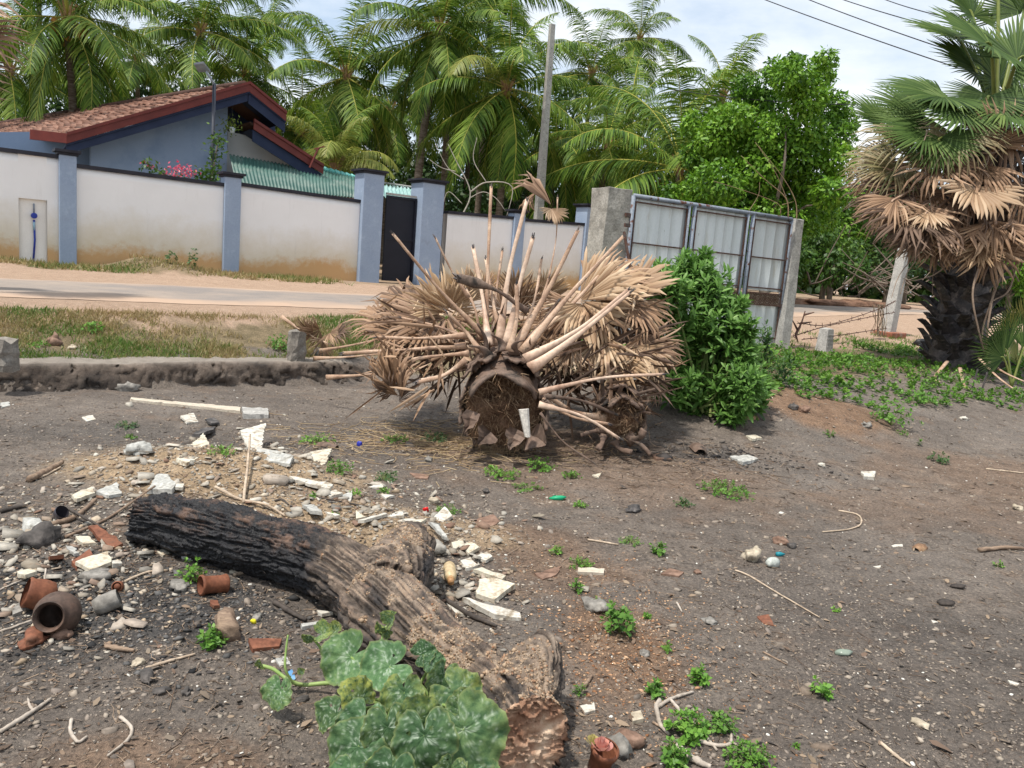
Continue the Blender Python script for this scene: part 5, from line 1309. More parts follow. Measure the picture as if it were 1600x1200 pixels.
bare_tree('dead_creeper', [[(1245, 345, 12.9), (1243, 315, 12.9), (1225, 280, 12.9), (1185, 228, 12.9)], [(1232, 343, 12.9), (1228, 310, 12.9), (1195, 280, 12.9), (1158, 243, 12.9)], [(1220, 335, 12.9), (1215, 318, 12.9), (1170, 300, 12.9), (1115, 283, 12.9)], [(1222, 320, 12.9), (1240, 315, 12.9)], [(1232, 318, 12.9), (1212, 270, 12.9), (1180, 222, 12.9)], [(1170, 330, 12.9), (1185, 305, 12.9), (1187, 285, 12.9)]], 'dead leafless creeper stems arching over the top of the sheet gate', .011, mk('brown_dead_stem', [(.17, .11, .06), (.28, .2, .12)]), cat='creeper')
# ================================================================== FOREGROUND
def PZ(px, py, z):
    d = ray(px, py); return CAMP + d * ((z - CAM_H) / d[2])

# ------------------------------------------------------------------ charred log
def log_material():
    m, t, b, o = new_mat('charred_log')
    tcn = t.nodes.new('ShaderNodeTexCoord'); vec = tcn.outputs['Object']
    n1 = noise(t, vec, 9, 7, .7); n2_ = noise(t, vec, 45, 6, .7); n3 = noise(t, vec, 160, 4, .7)
    rid = attr(t, 'ridge')
    wood = ramp(t, n1, [(.3, (.055, .042, .034)), (.5, (.155, .120, .094)), (.7, (.30, .24, .185))])
    wood = mixc(t, mathn(t, 'MULTIPLY', span(t, rid, .45, .1), .7), wood, (.045, .03, .022))  # crevice shade painted into the wood colour where the ridges are low
    wood = mixc(t, 1.0, wood, ramp(t, attr(t, 'grain'), [(.2, (.30, .28, .27)), (.5, (.95, .95, .95)), (.8, (1.6, 1.5, 1.4))]), 'MULTIPLY')
    sand = ramp(t, n2_, [(.34, (.13, .092, .064)), (.5, (.29, .22, .16)), (.66, (.47, .375, .285))])
    c = mixc(t, attr(t, 'sand'), wood, sand)
    char = ramp(t, n2_, [(.35, (.004, .004, .005)), (.62, (.018, .018, .021)), (.8, (.075, .075, .08))])
    brown = mixc(t, span(t, n1, .46, .62), char, (.16, .095, .065))
    char = mixc(t, mathn(t, 'MULTIPLY', span(t, rid, .45, .8), attr(t, 'topside')), char, brown)
    c = mixc(t, attr(t, 'char'), c, char)
    cutc = ramp(t, noise(t, vec, 13, 4, .6), [(.3, (.22, .10, .055)), (.5, (.42, .25, .16)), (.68, (.66, .49, .35))])
    c = mixc(t, attr(t, 'cut'), c, cutc)
    t.links.new(c, b.inputs['Base Color'])
    rr = t.nodes.new('ShaderNodeMapRange'); rr.inputs['To Min'].default_value = .9; rr.inputs['To Max'].default_value = .42; t.links.new(attr(t, 'char'), rr.inputs['Value']); t.links.new(rr.outputs[0], b.inputs['Roughness'])
    b.inputs['Specular IOR Level'].default_value = .35
    h = mathn(t, 'ADD', n2_, mathn(t, 'MULTIPLY', n3, .4)); bu = nd(t, 'ShaderNodeBump', Strength=.8, Distance=.01); t.links.new(h, bu.inputs['Height']); t.links.new(bu.outputs['Normal'], b.inputs['Normal'])
    return m
def build_log():
    main = [(218, 812, .11), (260, 815, .125), (330, 830, .135), (400, 848, .14), (480, 872, .133), (550, 905, .135), (615, 955, .138), (680, 1015, .130), (750, 1072, .116), (806, 1118, .118), (830, 1152, .130)]
    pts = np.array([PZ(x, y, r * .93 + h1(*PZ(x, y, r)[:2]) * .7) for x, y, r in main]); rad = [r * .94 for *_, r in main]
    pts[-1] = pts[-2] + (pts[-1] - pts[-2]) * 1.0
    q = bez(pts, 60); rq = np.interp(np.linspace(0, 1, 60), np.linspace(0, 1, len(rad)), rad)
    V, F = [], []
    def addt(path, r, n=24):
        v, f = tube_np(path, r, n); b = len(V); V.extend(v.tolist()); F.extend([tuple(b + i for i in ff) for ff in f])
    addt(q, list(rq))
    f0 = PZ(606, 930, .14); f1 = PZ(622, 892, .17); f2 = PZ(634, 868, .18); f3 = PZ(644, 852, .175)
    addt(bez([f0, f1, f2, f3], 14), [.15, .14, .12, .10])
    g0 = PZ(800, 1100, .12); g1 = PZ(830, 1060, .16); g2 = PZ(846, 1026, .19); g3 = PZ(852, 1008, .20)
    addt(bez([g0, g1, g2, g3], 12), [.12, .10, .075, .055])
    k0 = PZ(585, 965, .10); k1 = PZ(590, 930, .15); addt(bez([PZ(560, 905, .12), k0, PZ(640, 1030, .08)], 8), [.09, .12, .08])
    me = bpy.data.meshes.new('tmp'); me.from_pydata(V, [], F); o = bpy.data.objects.new('tmp', me); COL.objects.link(o)
    md = o.modifiers.new('r', 'REMESH'); md.mode = 'VOXEL'; md.voxel_size = .0052
    dg = bpy.context.evaluated_depsgraph_get(); ev = o.evaluated_get(dg); m2 = bpy.data.meshes.new_from_object(ev)
    bpy.data.objects.remove(o); n = len(m2.vertices)
    P_ = np.empty(n * 3, np.float32); m2.vertices.foreach_get('co', P_); P_ = P_.reshape(-1, 3).astype(float)
    N_ = np.empty(n * 3, np.float32); m2.vertices.foreach_get('normal', N_); N_ = N_.reshape(-1, 3).astype(float)
    T, A, B = frames(q); ds = np.concatenate([[0], np.cumsum(np.linalg.norm(np.diff(q, axis=0), axis=1))])
    idx = np.empty(n, int)
    for a in range(0, n, 20000):
        d = np.linalg.norm(P_[a:a + 20000, None] - q[None], axis=2); idx[a:a + 20000] = d.argmin(1)
    rel = P_ - q[idx]; along = np.einsum('ij,ij->i', rel, T[idx]); s = ds[idx] + along
    ca = np.einsum('ij,ij->i', rel, B[idx]); sa = np.einsum('ij,ij->i', rel, A[idx]); phi = np.arctan2(sa, ca); rr = np.hypot(ca, sa)
    Ltot = ds[-1]; ep = np.stack([np.cos(phi), np.sin(phi)], 1)
    endcut = (s > Ltot - .012) & (np.einsum('ij,ij->i', N_, T[idx]) > .45)
    px_s = s / Ltot
    warp = fbm(np.stack([ep[:, 0] * 2, ep[:, 1] * 2, s * 3], 1), 3, 5) * .5
    fur = 1 - np.abs(fbm(np.stack([ep[:, 0] * 7 + warp, ep[:, 1] * 7 + warp, s * 3.2], 1), 5, 8, .5)) * 2.6       # ridges along the grain
    fur = np.clip(fur, 0, 1)
    blk = np.abs(fbm(np.stack([ep[:, 0] * 4, ep[:, 1] * 4, s * 16 + warp * 4], 1), 3, 14)); cross = sm(.0, .15, blk)
    ridge = np.clip(1 - fur, 0, 1) * .0 + (1 - fur ** 2.2)
    ridge = ridge * (.55 + .45 * cross)
    lump = fbm(P_ * 7, 3, 31); fine = fbm(P_ * 38, 3, 33)
    # scales of charring, sand and cut
    charm = sm(.56, .42, px_s + .05 * lump + .02 * ep[:, 1]) 
    low = sm(.06, -.04, P_[:, 2] - .17 + .05 * lump)                                    # sooty underside further on
    streak = sm(.0, .25, fbm(np.stack([ep[:, 0] * 4, ep[:, 1] * 4, s * 2.6], 1), 4, 44)) * sm(.45, .6, px_s)
    charm = np.clip(np.maximum(charm, np.maximum(.6 * low * sm(.35, .5, px_s), .75 * streak)), 0, 1)
    topn = sm(.1, .75, N_[:, 2] + .35 * lump)
    sand = np.clip(topn * sm(.42, .58, px_s + .08 * lump) * sm(-.30, .22, fbm(P_ * 5, 4, 61) + .5 * fine) * (.8 + .7 * fine), 0, 1)
    charm = charm * (1 - .85 * sand)
    side = sm(.55, .1, N_[:, 2])
    dsp = (ridge - .5) * (.017 + .011 * charm) * (1 - .5 * sand) + lump * .022 + fine * .006 + sand * (.014 * fbm(P_ * 16, 3, 51) - .002)
    cutf = endcut.astype(float)
    Pn = P_ + N_ * (dsp * (1 - cutf))[:, None]
    # hacked face: overlapping axe facets
    fa = fbm(np.stack([ca * 13 + 3, sa * 30, s * 0], 1), 2, 71); step = np.floor((sa * 27 + fa * 2.6)); fr = (sa * 27 + fa * 2.6) - step
    cd = .006 - .018 * fr - .004 * (rr / .12) ** 2 + .010 * vn(np.stack([step * 3.1, step, ca * 8], 1), 3)
    Pn = Pn + T[idx] * (cd * cutf)[:, None]
    m2.vertices.foreach_set('co', Pn.astype(np.float32).ravel())
    o0 = np.array([q[30][0], q[30][1], 0]); m2.transform(Matrix.Translation(Vector(-o0)))
    grain = np.clip(.5 + 1.1 * fbm(np.stack([ep[:, 0] * 24, ep[:, 1] * 24, s * 6 + warp * 2], 1), 3, 91, .7), 0, 1)
    for k, v in dict(grain=grain, char=charm, sand=sand, ridge=ridge, cut=cutf, topside=topn).items():
        a = m2.attributes.new(k, 'FLOAT', 'POINT'); a.data.foreach_set('value', v.astype(np.float32))
    m2.polygons.foreach_set('use_smooth', np.full(len(m2.polygons), True)); m2.materials.clear(); m2.materials.append(log_material()); m2.update()
    o = link('burnt_log', m2); o.location = o0
    o.name = 'burnt_log'; m2.name = 'burnt_log'
    tag(o, 'big forked log charred black at one end with a hacked raw end', 'log')
    cs = np.random.default_rng(9); wsel = cs.choice(np.where((sand > .35) & (N_[:, 2] > .3))[0], 3600)
    kk = len(wsel); V8_ = np.array([[1, 0, 0], [-1, .1, 0], [0, .9, .1], [.1, -1, 0], [.1, 0, .8], [0, .1, -.8]]); F8_ = np.array([[0, 2, 4], [2, 1, 4], [1, 3, 4], [3, 0, 4], [2, 0, 5], [1, 2, 5], [3, 1, 5], [0, 3, 5]])
    V3, F3 = scat(V8_, F8_, basis(cs.normal(0, 1, (kk, 3)), cs.normal(0, 1, (kk, 3))) * np.exp(cs.normal(math.log(.0036), .45, kk))[:, None, None], Pn[wsel] - o0)
    so = link('earth_crumbs', me_np('earth_crumbs', V3, F3, [mk('earth_crumb', [(.12, .08, .05), (.28, .20, .135), (.42, .31, .21), (.26, .13, .07)], src='rnd', fine=0)], rnd=np.repeat(cs.random(kk), 6)), o); so['kind'] = 'stuff'
    # bark splinters standing off the log
    rr_ = np.random.default_rng(3); sel = rr_.choice(np.where((charm > .2) | (ridge > .6))[0], 420); sel = sel[~endcut[sel]]
    d = T[idx[sel]] * rr_.choice([-1, 1], len(sel))[:, None] + N_[sel] * .22 + rr_.normal(0, .25, (len(sel), 3))
    tpl = np.array([[0, .07, 0], [0, -.07, 0], [.5, .06, .03], [.5, -.05, .03], [1, 0, .0], [.4, 0, -.08]]); tf = np.array([[0, 1, 3, 2], [2, 3, 4, 4], [0, 2, 5, 5], [1, 5, 3, 3]])
    tf = np.array([[0, 1, 3], [0, 3, 2], [2, 3, 4], [0, 2, 5], [1, 5, 3], [2, 4, 5], [3, 5, 4]])
    V2, F2 = scat(tpl, tf, basis(d, N_[sel]) * rr_.uniform(.015, .05, len(sel))[:, None, None], Pn[sel] - N_[sel] * .003 - o0)
    so = link('bark_splinters', me_np('bark_splinters', V2, F2, [mk('bark_splinter', [(.02, .018, .018), (.10, .065, .045), (.25, .17, .12)], src='rnd')], rnd=np.repeat(np.where(charm[sel] > .6, rr_.uniform(0, .25, len(sel)), rr_.uniform(.3, 1, len(sel))), len(tpl))), o); so['kind'] = 'stuff'
    return o
build_log()

# ------------------------------------------------------------------ squash plant
def squash():
    m, t, b, o_ = new_mat('squash_leaf')
    f = attr(t, 'rnd'); tcn = t.nodes.new('ShaderNodeTexCoord'); vec = tcn.outputs['Object']
    n1 = noise(t, vec, 9, 4, .6); n2_ = noise(t, vec, 60, 4, .7)
    oi = t.nodes.new('ShaderNodeObjectInfo')
    c = ramp(t, n1, [(.3, (.04, .10, .038)), (.55, (.08, .17, .07)), (.75, (.15, .26, .12))])
    c = mixc(t, 1.0, c, ramp(t, oi.outputs['Random'], [(0, (.62, .68, .6)), (.5, (1, 1, 1)), (1, (1.45, 1.35, 1.3))]), 'MULTIPLY')
    c = mixc(t, mathn(t, 'MULTIPLY', f, .85), c, (.48, .58, .44))                   # pale flecks beside the veins
    c = mixc(t, mathn(t, 'MULTIPLY', attr(t, 'yellow'), span(t, n1, .35, .6)), c, (.36, .38, .08))
    c = mixc(t, mathn(t, 'MULTIPLY', attr(t, 'rim'), .5), c, (.30, .33, .12))
    t.links.new(c, b.inputs['Base Color']); b.inputs['Roughness'].default_value = .6; b.inputs['Specular IOR Level'].default_value = .35
    bu = nd(t, 'ShaderNodeBump', Strength=.5, Distance=.006); t.links.new(n2_, bu.inputs['Height']); t.links.new(bu.outputs['Normal'], b.inputs['Normal'])
    tr = t.nodes.new('ShaderNodeBsdfTranslucent'); t.links.new(c, tr.inputs['Color']); ms = nd(t, 'ShaderNodeMixShader'); ms.inputs[0].default_value = .25
    t.links.new(b.outputs[0], ms.inputs[1]); t.links.new(tr.outputs[0], ms.inputs[2]); t.links.new(ms.outputs[0], o_.inputs['Surface'])
    stem = mk('squash_stem', [(.16, .26, .06), (.30, .38, .14)], scale=5, rough=.5, fine=.1)
    def leaf(seed, cup, fold, yellow, droop):
        r = np.random.default_rng(seed); nr, na = 20, 84; V = []; vein = []; yl = []; rim = []
        for i in range(nr + 1):
            f = i / nr
            for j in range(na):
                a = -math.pi + (j + .5) / na * 2 * math.pi
                notch = 1 - .78 * math.exp(-((abs(a) - math.pi) / .24) ** 2)
                lob = 1 + .04 * math.cos(5 * a) * (1 if abs(a) < 2.6 else .3) + .02 * math.sin(17 * a + seed) + .015 * math.sin(31 * a)
                R_ = (.52 + .06 * math.cos(a)) * lob * notch
                x, y = R_ * f * math.cos(a) , R_ * f * math.sin(a)
                V.append([x, y, 0])
                rim.append(sm(.9, 1.0, f)); 
        V = np.array(V); x, y = V[:, 0], V[:, 1]; rho = np.hypot(x, y); th = np.arctan2(y, x)
        d = np.full(len(V), 9.); side = np.full(len(V), 9.)
        for k, a in enumerate((0, .75, -.75, 1.55, -1.55, 2.4, -2.4)):
            al = x * math.cos(a) + y * math.sin(a); pe = -x * math.sin(a) + y * math.cos(a)
            dd = np.where(al > 0, np.abs(pe), 9); d = np.minimum(d, dd)
            ph = (al - .75 * np.abs(pe)) / .095; s_ = np.abs(ph - np.round(ph)) * .095 * .8
            side = np.where((dd < .17) & (al > .04), np.minimum(side, s_ + .003), side)
        v1 = np.exp(-(d / .011) ** 2); v2 = np.exp(-(side / .008) ** 2) * .7
        fl = sm(-.05, .35, fbm(np.stack([x * 17, y * 17, x * 0 + seed], 1), 3, seed)); vein = np.clip((v1 * .7 + v2 + .35 * np.exp(-(side / .02) ** 2)) * fl, 0, 1)
        z = cup * rho ** 2 * 1.6 - droop * np.clip(x, 0, 9) ** 2 * 1.3 - droop * .6 * np.clip(-x, 0, 9) ** 2 + fold * np.abs(y) * 1.0
        z = z + .04 * np.cos(3 * th + seed) * (rho / .5) ** 2 + .03 * np.cos(11 * th + seed * 2) * (rho / .5) ** 3 + .08 * fbm(np.stack([x * 3, y * 3, x * 0 + seed], 1), 3, seed + 4) * (rho / .4) - .010 * v1 - .006 * v2 + .012 * np.exp(-(side / .03) ** 2)
        V[:, 2] = z
        yl = np.clip(yellow * (.4 + 1.0 * sm(.15, .5, rho) + .7 * fbm(np.stack([x * 4, y * 4, x * 0 + seed * 2.], 1), 2, seed)), 0, 1)
        i = np.arange(nr)[:, None]; j = np.arange(na)[None]; j2 = (j + 1) % na
        F = np.stack(np.broadcast_arrays(i * na + j, i * na + j2, (i + 1) * na + j2, (i + 1) * na + j), -1)
        F = F.reshape(-1, 4)
        # insect holes
        cen = V[F].mean(1); keep = np.ones(len(F), bool)
        for _ in range(int(r.integers(0, 4))):
            c = r.uniform(-.35, .35, 2); keep &= np.hypot(cen[:, 0] - c[0], cen[:, 1] - c[1]) > r.uniform(.015, .04)
        return me_np('leaf', V, F[keep], [m], smooth=True, rnd=vein, attrs=dict(yellow=yl, rim=rim))
    g = G(640, 1165)
    root = thing('squash_plant', g, 'squash vine with big mottled green leaves growing against the hacked end of the log', 'plant')
    # hub px, py, z height, diameter px, midrib direction in picture, face dir, face tilt, cup, fold, droop, yellow
    L = [(548, 1005, .17, 100, 215, 110, 60, .15, .15, .3, .1), (612, 1020, .22, 95, 195, 100, 50, .1, .25, .2, .0), (636, 1060, .20, 80, 270, 90, 60, .2, .0, .3, .45),
         (668, 1000, .24, 48, 30, 120, 60, .2, .1, .4, .0), (686, 1012, .23, 42, 300, 60, 60, .2, .1, .6, .0), (702, 1035, .22, 72, 250, 30, 50, .1, .35, .4, .2), (722, 1062, .20, 98, 320, 60, 55, .15, .0, .3, .4), 
         (560, 1070, .18, 74, 130, 70, 45, .1, .1, .2, .7), (522, 1095, .14, 66, 225, 130, 40, .1, .6, .3, .1), (570, 1105, .17, 92, 255, 85, 60, .1, .1, .9, .0), (610, 1115, .18, 98, 280, 80, 65, .15, -.1, .8, .1),
         (662, 1100, .21, 82, 110, 90, 55, .1, .1, .2, .35), (672, 1128, .21, 118, 275, 85, 62, .1, -.05, .7, .05), (738, 1118, .21, 150, 300, 95, 62, .12, .0, .45, .15), (735, 1092, .22, 78, 20, 80, 55, .1, .3, .3, .2),
         (560, 1145, .13, 110, 220, 90, 62, .1, .0, .6, .05), (607, 1165, .10, 72, 320, 90, 60, .2, .1, .2, .3), (615, 1185, .16, 98, 255, 85, 60, .1, .0, .7, .0), (715, 1180, .14, 62, 250, 60, 50, .0, .5, .5, .2), (700, 1178, .12, 90, 290, 90, 60, .1, .0, .5, .0),
         (545, 1195, .12, 90, 250, 90, 60, .1, .0, .5, .0), (760, 1190, .10, 80, 320, 90, 60, .1, .0, .5, .1), 
         (428, 1056, .10, 62, 262, 100, 35, .0, .25, .25, .15)]
    for k, (px, py, z, dia, aa, fa, ft, cup, fold, droop, yel) in enumerate(L):
        hub = PZ(px - (px - 640) * .07 - 6, py + 22, z); dep = proj(hub)[2]; size = .84 * dia / F_PX * dep
        ax = img_dir(aa, 15); fc = img_dir(fa, ft)
        me = leaf(800 + k, cup, fold, yel, droop); Mx = basis(ax[None], fc[None])[0] * size
        o = link('leaf', me, root); 
        o.matrix_local = Matrix([[*Mx[0], hub[0] - g[0]], [*Mx[1], hub[1] - g[1]], [*Mx[2], hub[2] - g[2]], [0, 0, 0, 1]])
        if px > 450:
            rt = g + np.array([rng.uniform(-.12, .1), rng.uniform(-.05, .15), .03]); mb = MB(); mb.tube(bez([rt, (rt + hub) / 2 + np.array([rng.uniform(-.03, .03), .02, .03]), hub - fc * .002], 10), [.006, .004], 6); mb.build('leaf_stalk', stem, root, smooth=True)
    def vine(pts, r, nm='vine'):
        mb = MB(); mb.tube(bez([PZ(*p) for p in pts], 24), r, 7, jit=.05); mb.build(nm, stem, root, smooth=True)
    vine([(620, 1120, .08), (560, 1078, .07), (522, 1067, .05), (475, 1070, .03), (450, 1062, .05), (428, 1046, .06), (408, 1040, .05)], [.008, .006])
    vine([(522, 1067, .05), (512, 1040, .10), (500, 1012, .14), (488, 998, .17), (478, 993, .18)], [.006, .003]); vine([(475, 1070, .03), (458, 1066, .05), (446, 1045, .10), (447, 1015, .15), (450, 992, .19)], [.006, .003])
    vine([(597, 1060, .08), (597, 1022, .15), (598, 990, .21), (606, 975, .23)], [.006, .003]); vine([(700, 1120, .08), (682, 1070, .12), (668, 1020, .2)], [.006, .004]); vine([(625, 1140, .04), (625, 1100, .1), (622, 1070, .18)], [.007, .005])
    for k, (px, py, z, s, aa) in enumerate([(506, 990, .19, 34, 20), (484, 992, .19, 22, 160), (612, 970, .25, 30, 60), (600, 978, .24, 24, 140), (604, 985, .22, 20, 200), (410, 1038, .06, 18, 110), (473, 1052, .07, 16, 60), (524, 985, .18, 24, 20)]):
        hub = PZ(px, py, z); size = s / F_PX * proj(hub)[2]; Mx = basis(img_dir(aa, 20)[None], img_dir(aa + 80, 50)[None])[0] * size
        o = link('leaf', leaf(860 + k, .3, .5, .5, .3), root); o.matrix_local = Matrix([[*Mx[0], hub[0] - g[0]], [*Mx[1], hub[1] - g[1]], [*Mx[2], hub[2] - g[2]], [0, 0, 0, 1]])
squash()

# ------------------------------------------------------------------ felled palm tops
M_FIBRE = mk('matted_palm_fibre', [(.06, .035, .022), (.16, .09, .055), (.30, .19, .12)], scale=7, detail=8, rough=.9, bump=1.0, bscale=70, bdist=.02, fine=.45)
M_SHELLB = mk('dry_leaf_base', [(.06, .04, .03), (.15, .10, .075), (.27, .195, .15)], scale=5, over=((.03, .024, .02), 5, .52, .66), bump=.6, bscale=30, bdist=.01, stretch=(1, 1, .5))
M_STRAND = mk('loose_fibre', [(.10, .06, .035), (.26, .16, .09), (.42, .30, .19)], src='rnd', fine=0)
def hairs(name, T, D, ln, w, mat, parent, bend=.5):
    n = len(T); tpl = np.array([[0, .5, 0], [0, -.5, 0], [.5, .4, .10], [.5, -.4, .10], [1, 0, -.05]])
    Mx = basis(D, rdir(n)); sc = np.stack([ln, np.full(n, w), ln * bend], 1); Mx = Mx * sc[:, None, :]
    return scat_obj(name, tpl, [np.array([[0, 1, 3, 2]]), np.array([[2, 3, 4]])], Mx, T, mat, parent)
def stump(root, c0, c1, r, seed, cav=True):
    """trunk piece with the sawn fibrous face at c0 (towards the camera)"""
    ax = (c0 - c1) / np.linalg.norm(c0 - c1); nr, na = 16, 48
    Xv = np.cross(UP3, ax); Xv /= np.linalg.norm(Xv); Yv = np.cross(ax, Xv)
    V = []; 
    for i in range(nr + 1):
        f = i / nr
        for j in range(na):
            a = j / na * 2 * math.pi; R_ = r * (1 + .07 * math.sin(3 * a + seed) + .05 * math.sin(7 * a)); V.append(((f * R_) * math.cos(a), f * R_ * math.sin(a) * 1.12))
    V = np.array(V); x, y = V[:, 0] / r, V[:, 1] / r
    z = .10 * fbm(np.stack([x * 2.2, y * 2.2, x * 0 + seed], 1), 5, seed) + .10 * (1 - x * x - y * y)
    if cav: z = z - .34 * np.exp(-((x) / .55) ** 4 - ((y - .60) / .26) ** 4) + .10 * np.exp(-((x) / .6) ** 2 - ((y - .12) / .22) ** 2)
    W = c0 + V[:, :1] * Xv + V[:, 1:] * Yv + (z * r * 1.3)[:, None] * ax
    i = np.arange(nr)[:, None]; j = np.arange(na)[None]; j2 = (j + 1) % na
    F = np.stack(np.broadcast_arrays(i * na + j, i * na + j2, (i + 1) * na + j2, (i + 1) * na + j), -1).reshape(-1, 4)
    side = []; k = 8
    edge = W[nr * na:]
    for s in range(1, k + 1):
        f = s / k; side.append(edge - ax * 0 + (c1 - c0) * f + rng.normal(0, .014, (na, 3)))
    W2 = np.vstack([W] + side); b0 = nr * na
    F2 = np.stack(np.broadcast_arrays(b0 + np.arange(k)[:, None] * na + j, b0 + np.arange(k)[:, None] * na + j2, b0 + (np.arange(k)[:, None] + 1) * na + j2, b0 + (np.arange(k)[:, None] + 1) * na + j), -1).reshape(-1, 4)
    link('sawn_trunk', me_np('sawn_trunk', W2 - np.array(parent_origin(root)), np.vstack([F, F2]), M_FIBRE, smooth=True), root)
    def shell(a0, a1, rr, z0, z1, flare, name='leaf_base', th=.018, mat=M_SHELLB):
        """curved sheath plate wrapped round the trunk between two angles"""
        na_, nz = 14, 8; V = []
        for i in range(nz):
            f = i / (nz - 1)
            for j in range(na_):
                g_ = j / (na_ - 1); a = R(a0 + (a1 - a0) * (g_ * (1 - .25 * f) + .125 * f)); q_ = rr * (1 + flare * f * f) + rng.normal(0, .004)
                edge_ = (z0 + (z1 - z0) * f) + (rng.normal(0, .02) if i == nz - 1 else 0) + .05 * math.sin(g_ * 9 + rr * 40) * f
                V.append(c0 + Xv * q_ * math.cos(a) + Yv * q_ * 1.1 * math.sin(a) + ax * edge_)
        V = np.array(V); cc = c0; out_ = V - (c0 + ((V - c0) @ ax)[:, None] * ax); out_ /= np.linalg.norm(out_, axis=1)[:, None]
        V2 = V - out_ * th; m_ = len(V); F = [(i * na_ + j, i * na_ + j + 1, (i + 1) * na_ + j + 1, (i + 1) * na_ + j) for i in range(nz - 1) for j in range(na_ - 1)]
        F += [tuple(m_ + q_ for q_ in f_[::-1]) for f_ in F]
        F += [((nz - 1) * na_ + j, (nz - 1) * na_ + j + 1, m_ + (nz - 1) * na_ + j + 1, m_ + (nz - 1) * na_ + j) for j in range(na_ - 1)]
        F += [(i * na_, (i + 1) * na_, m_ + (i + 1) * na_, m_ + i * na_) for i in range(nz - 1)] + [(i * na_ + na_ - 1, m_ + i * na_ + na_ - 1, m_ + (i + 1) * na_ + na_ - 1, (i + 1) * na_ + na_ - 1) for i in range(nz - 1)]
        mb = MB(); mb.add(np.vstack([V, V2]), F); return mb.build(name, mat, root, smooth=True)
    return Xv, Yv, ax, shell
def petiole(root, a, b, w0, w1, mat=M_PETD, name='leaf_stalk', sag=.03, tip=True):
    """half-round dry leaf stalk: broad flat base, slim top, ragged cut end"""
    a = np.array(a); b = np.array(b); L = np.linalg.norm(b - a); mid = (a + b) / 2 + np.cross(b - a, fw) / L * rng.uniform(-sag, sag) * 1.6 + fw * rng.uniform(-.05, .05)
    q = bez([a, mid, b], 14); 
    w0 *= .74; w1 *= .74
    V, F = tube_np(q, [w0 * 1.15, w0 * .62, w0 * .42, w1 * 1.1, w1], 8, flat=.5, upv=-fw, jit=.05)
    mb = MB(); mb.add(V, F); o = mb.build(name, mat, root, smooth=True)
    if tip:
        mb = MB(); d = (b - a) / L
        for k in range(5): e = rdir(1)[0]; mb.tube([b - d * .01 + e * w1 * .4, b + d * rng.uniform(.01, .04) + e * w1 * .9], [w1 * .45, w1 * .12], 4)
        mb.build('ragged_tip', M_BOOT, o)
    return o
M_PETL = mk('pale_petiole', [(0.34, 0.20, 0.135), (0.55, 0.39, 0.285), (0.72, 0.56, 0.43)], scale=2.5, rough=.45, over=((0.16, .09, .06), 5, .58, .72), bump=.2, bscale=40, bdist=.004, fine=.15)
def C6(x, y): return 540 + .4375 * x, 260 + .4375 * y
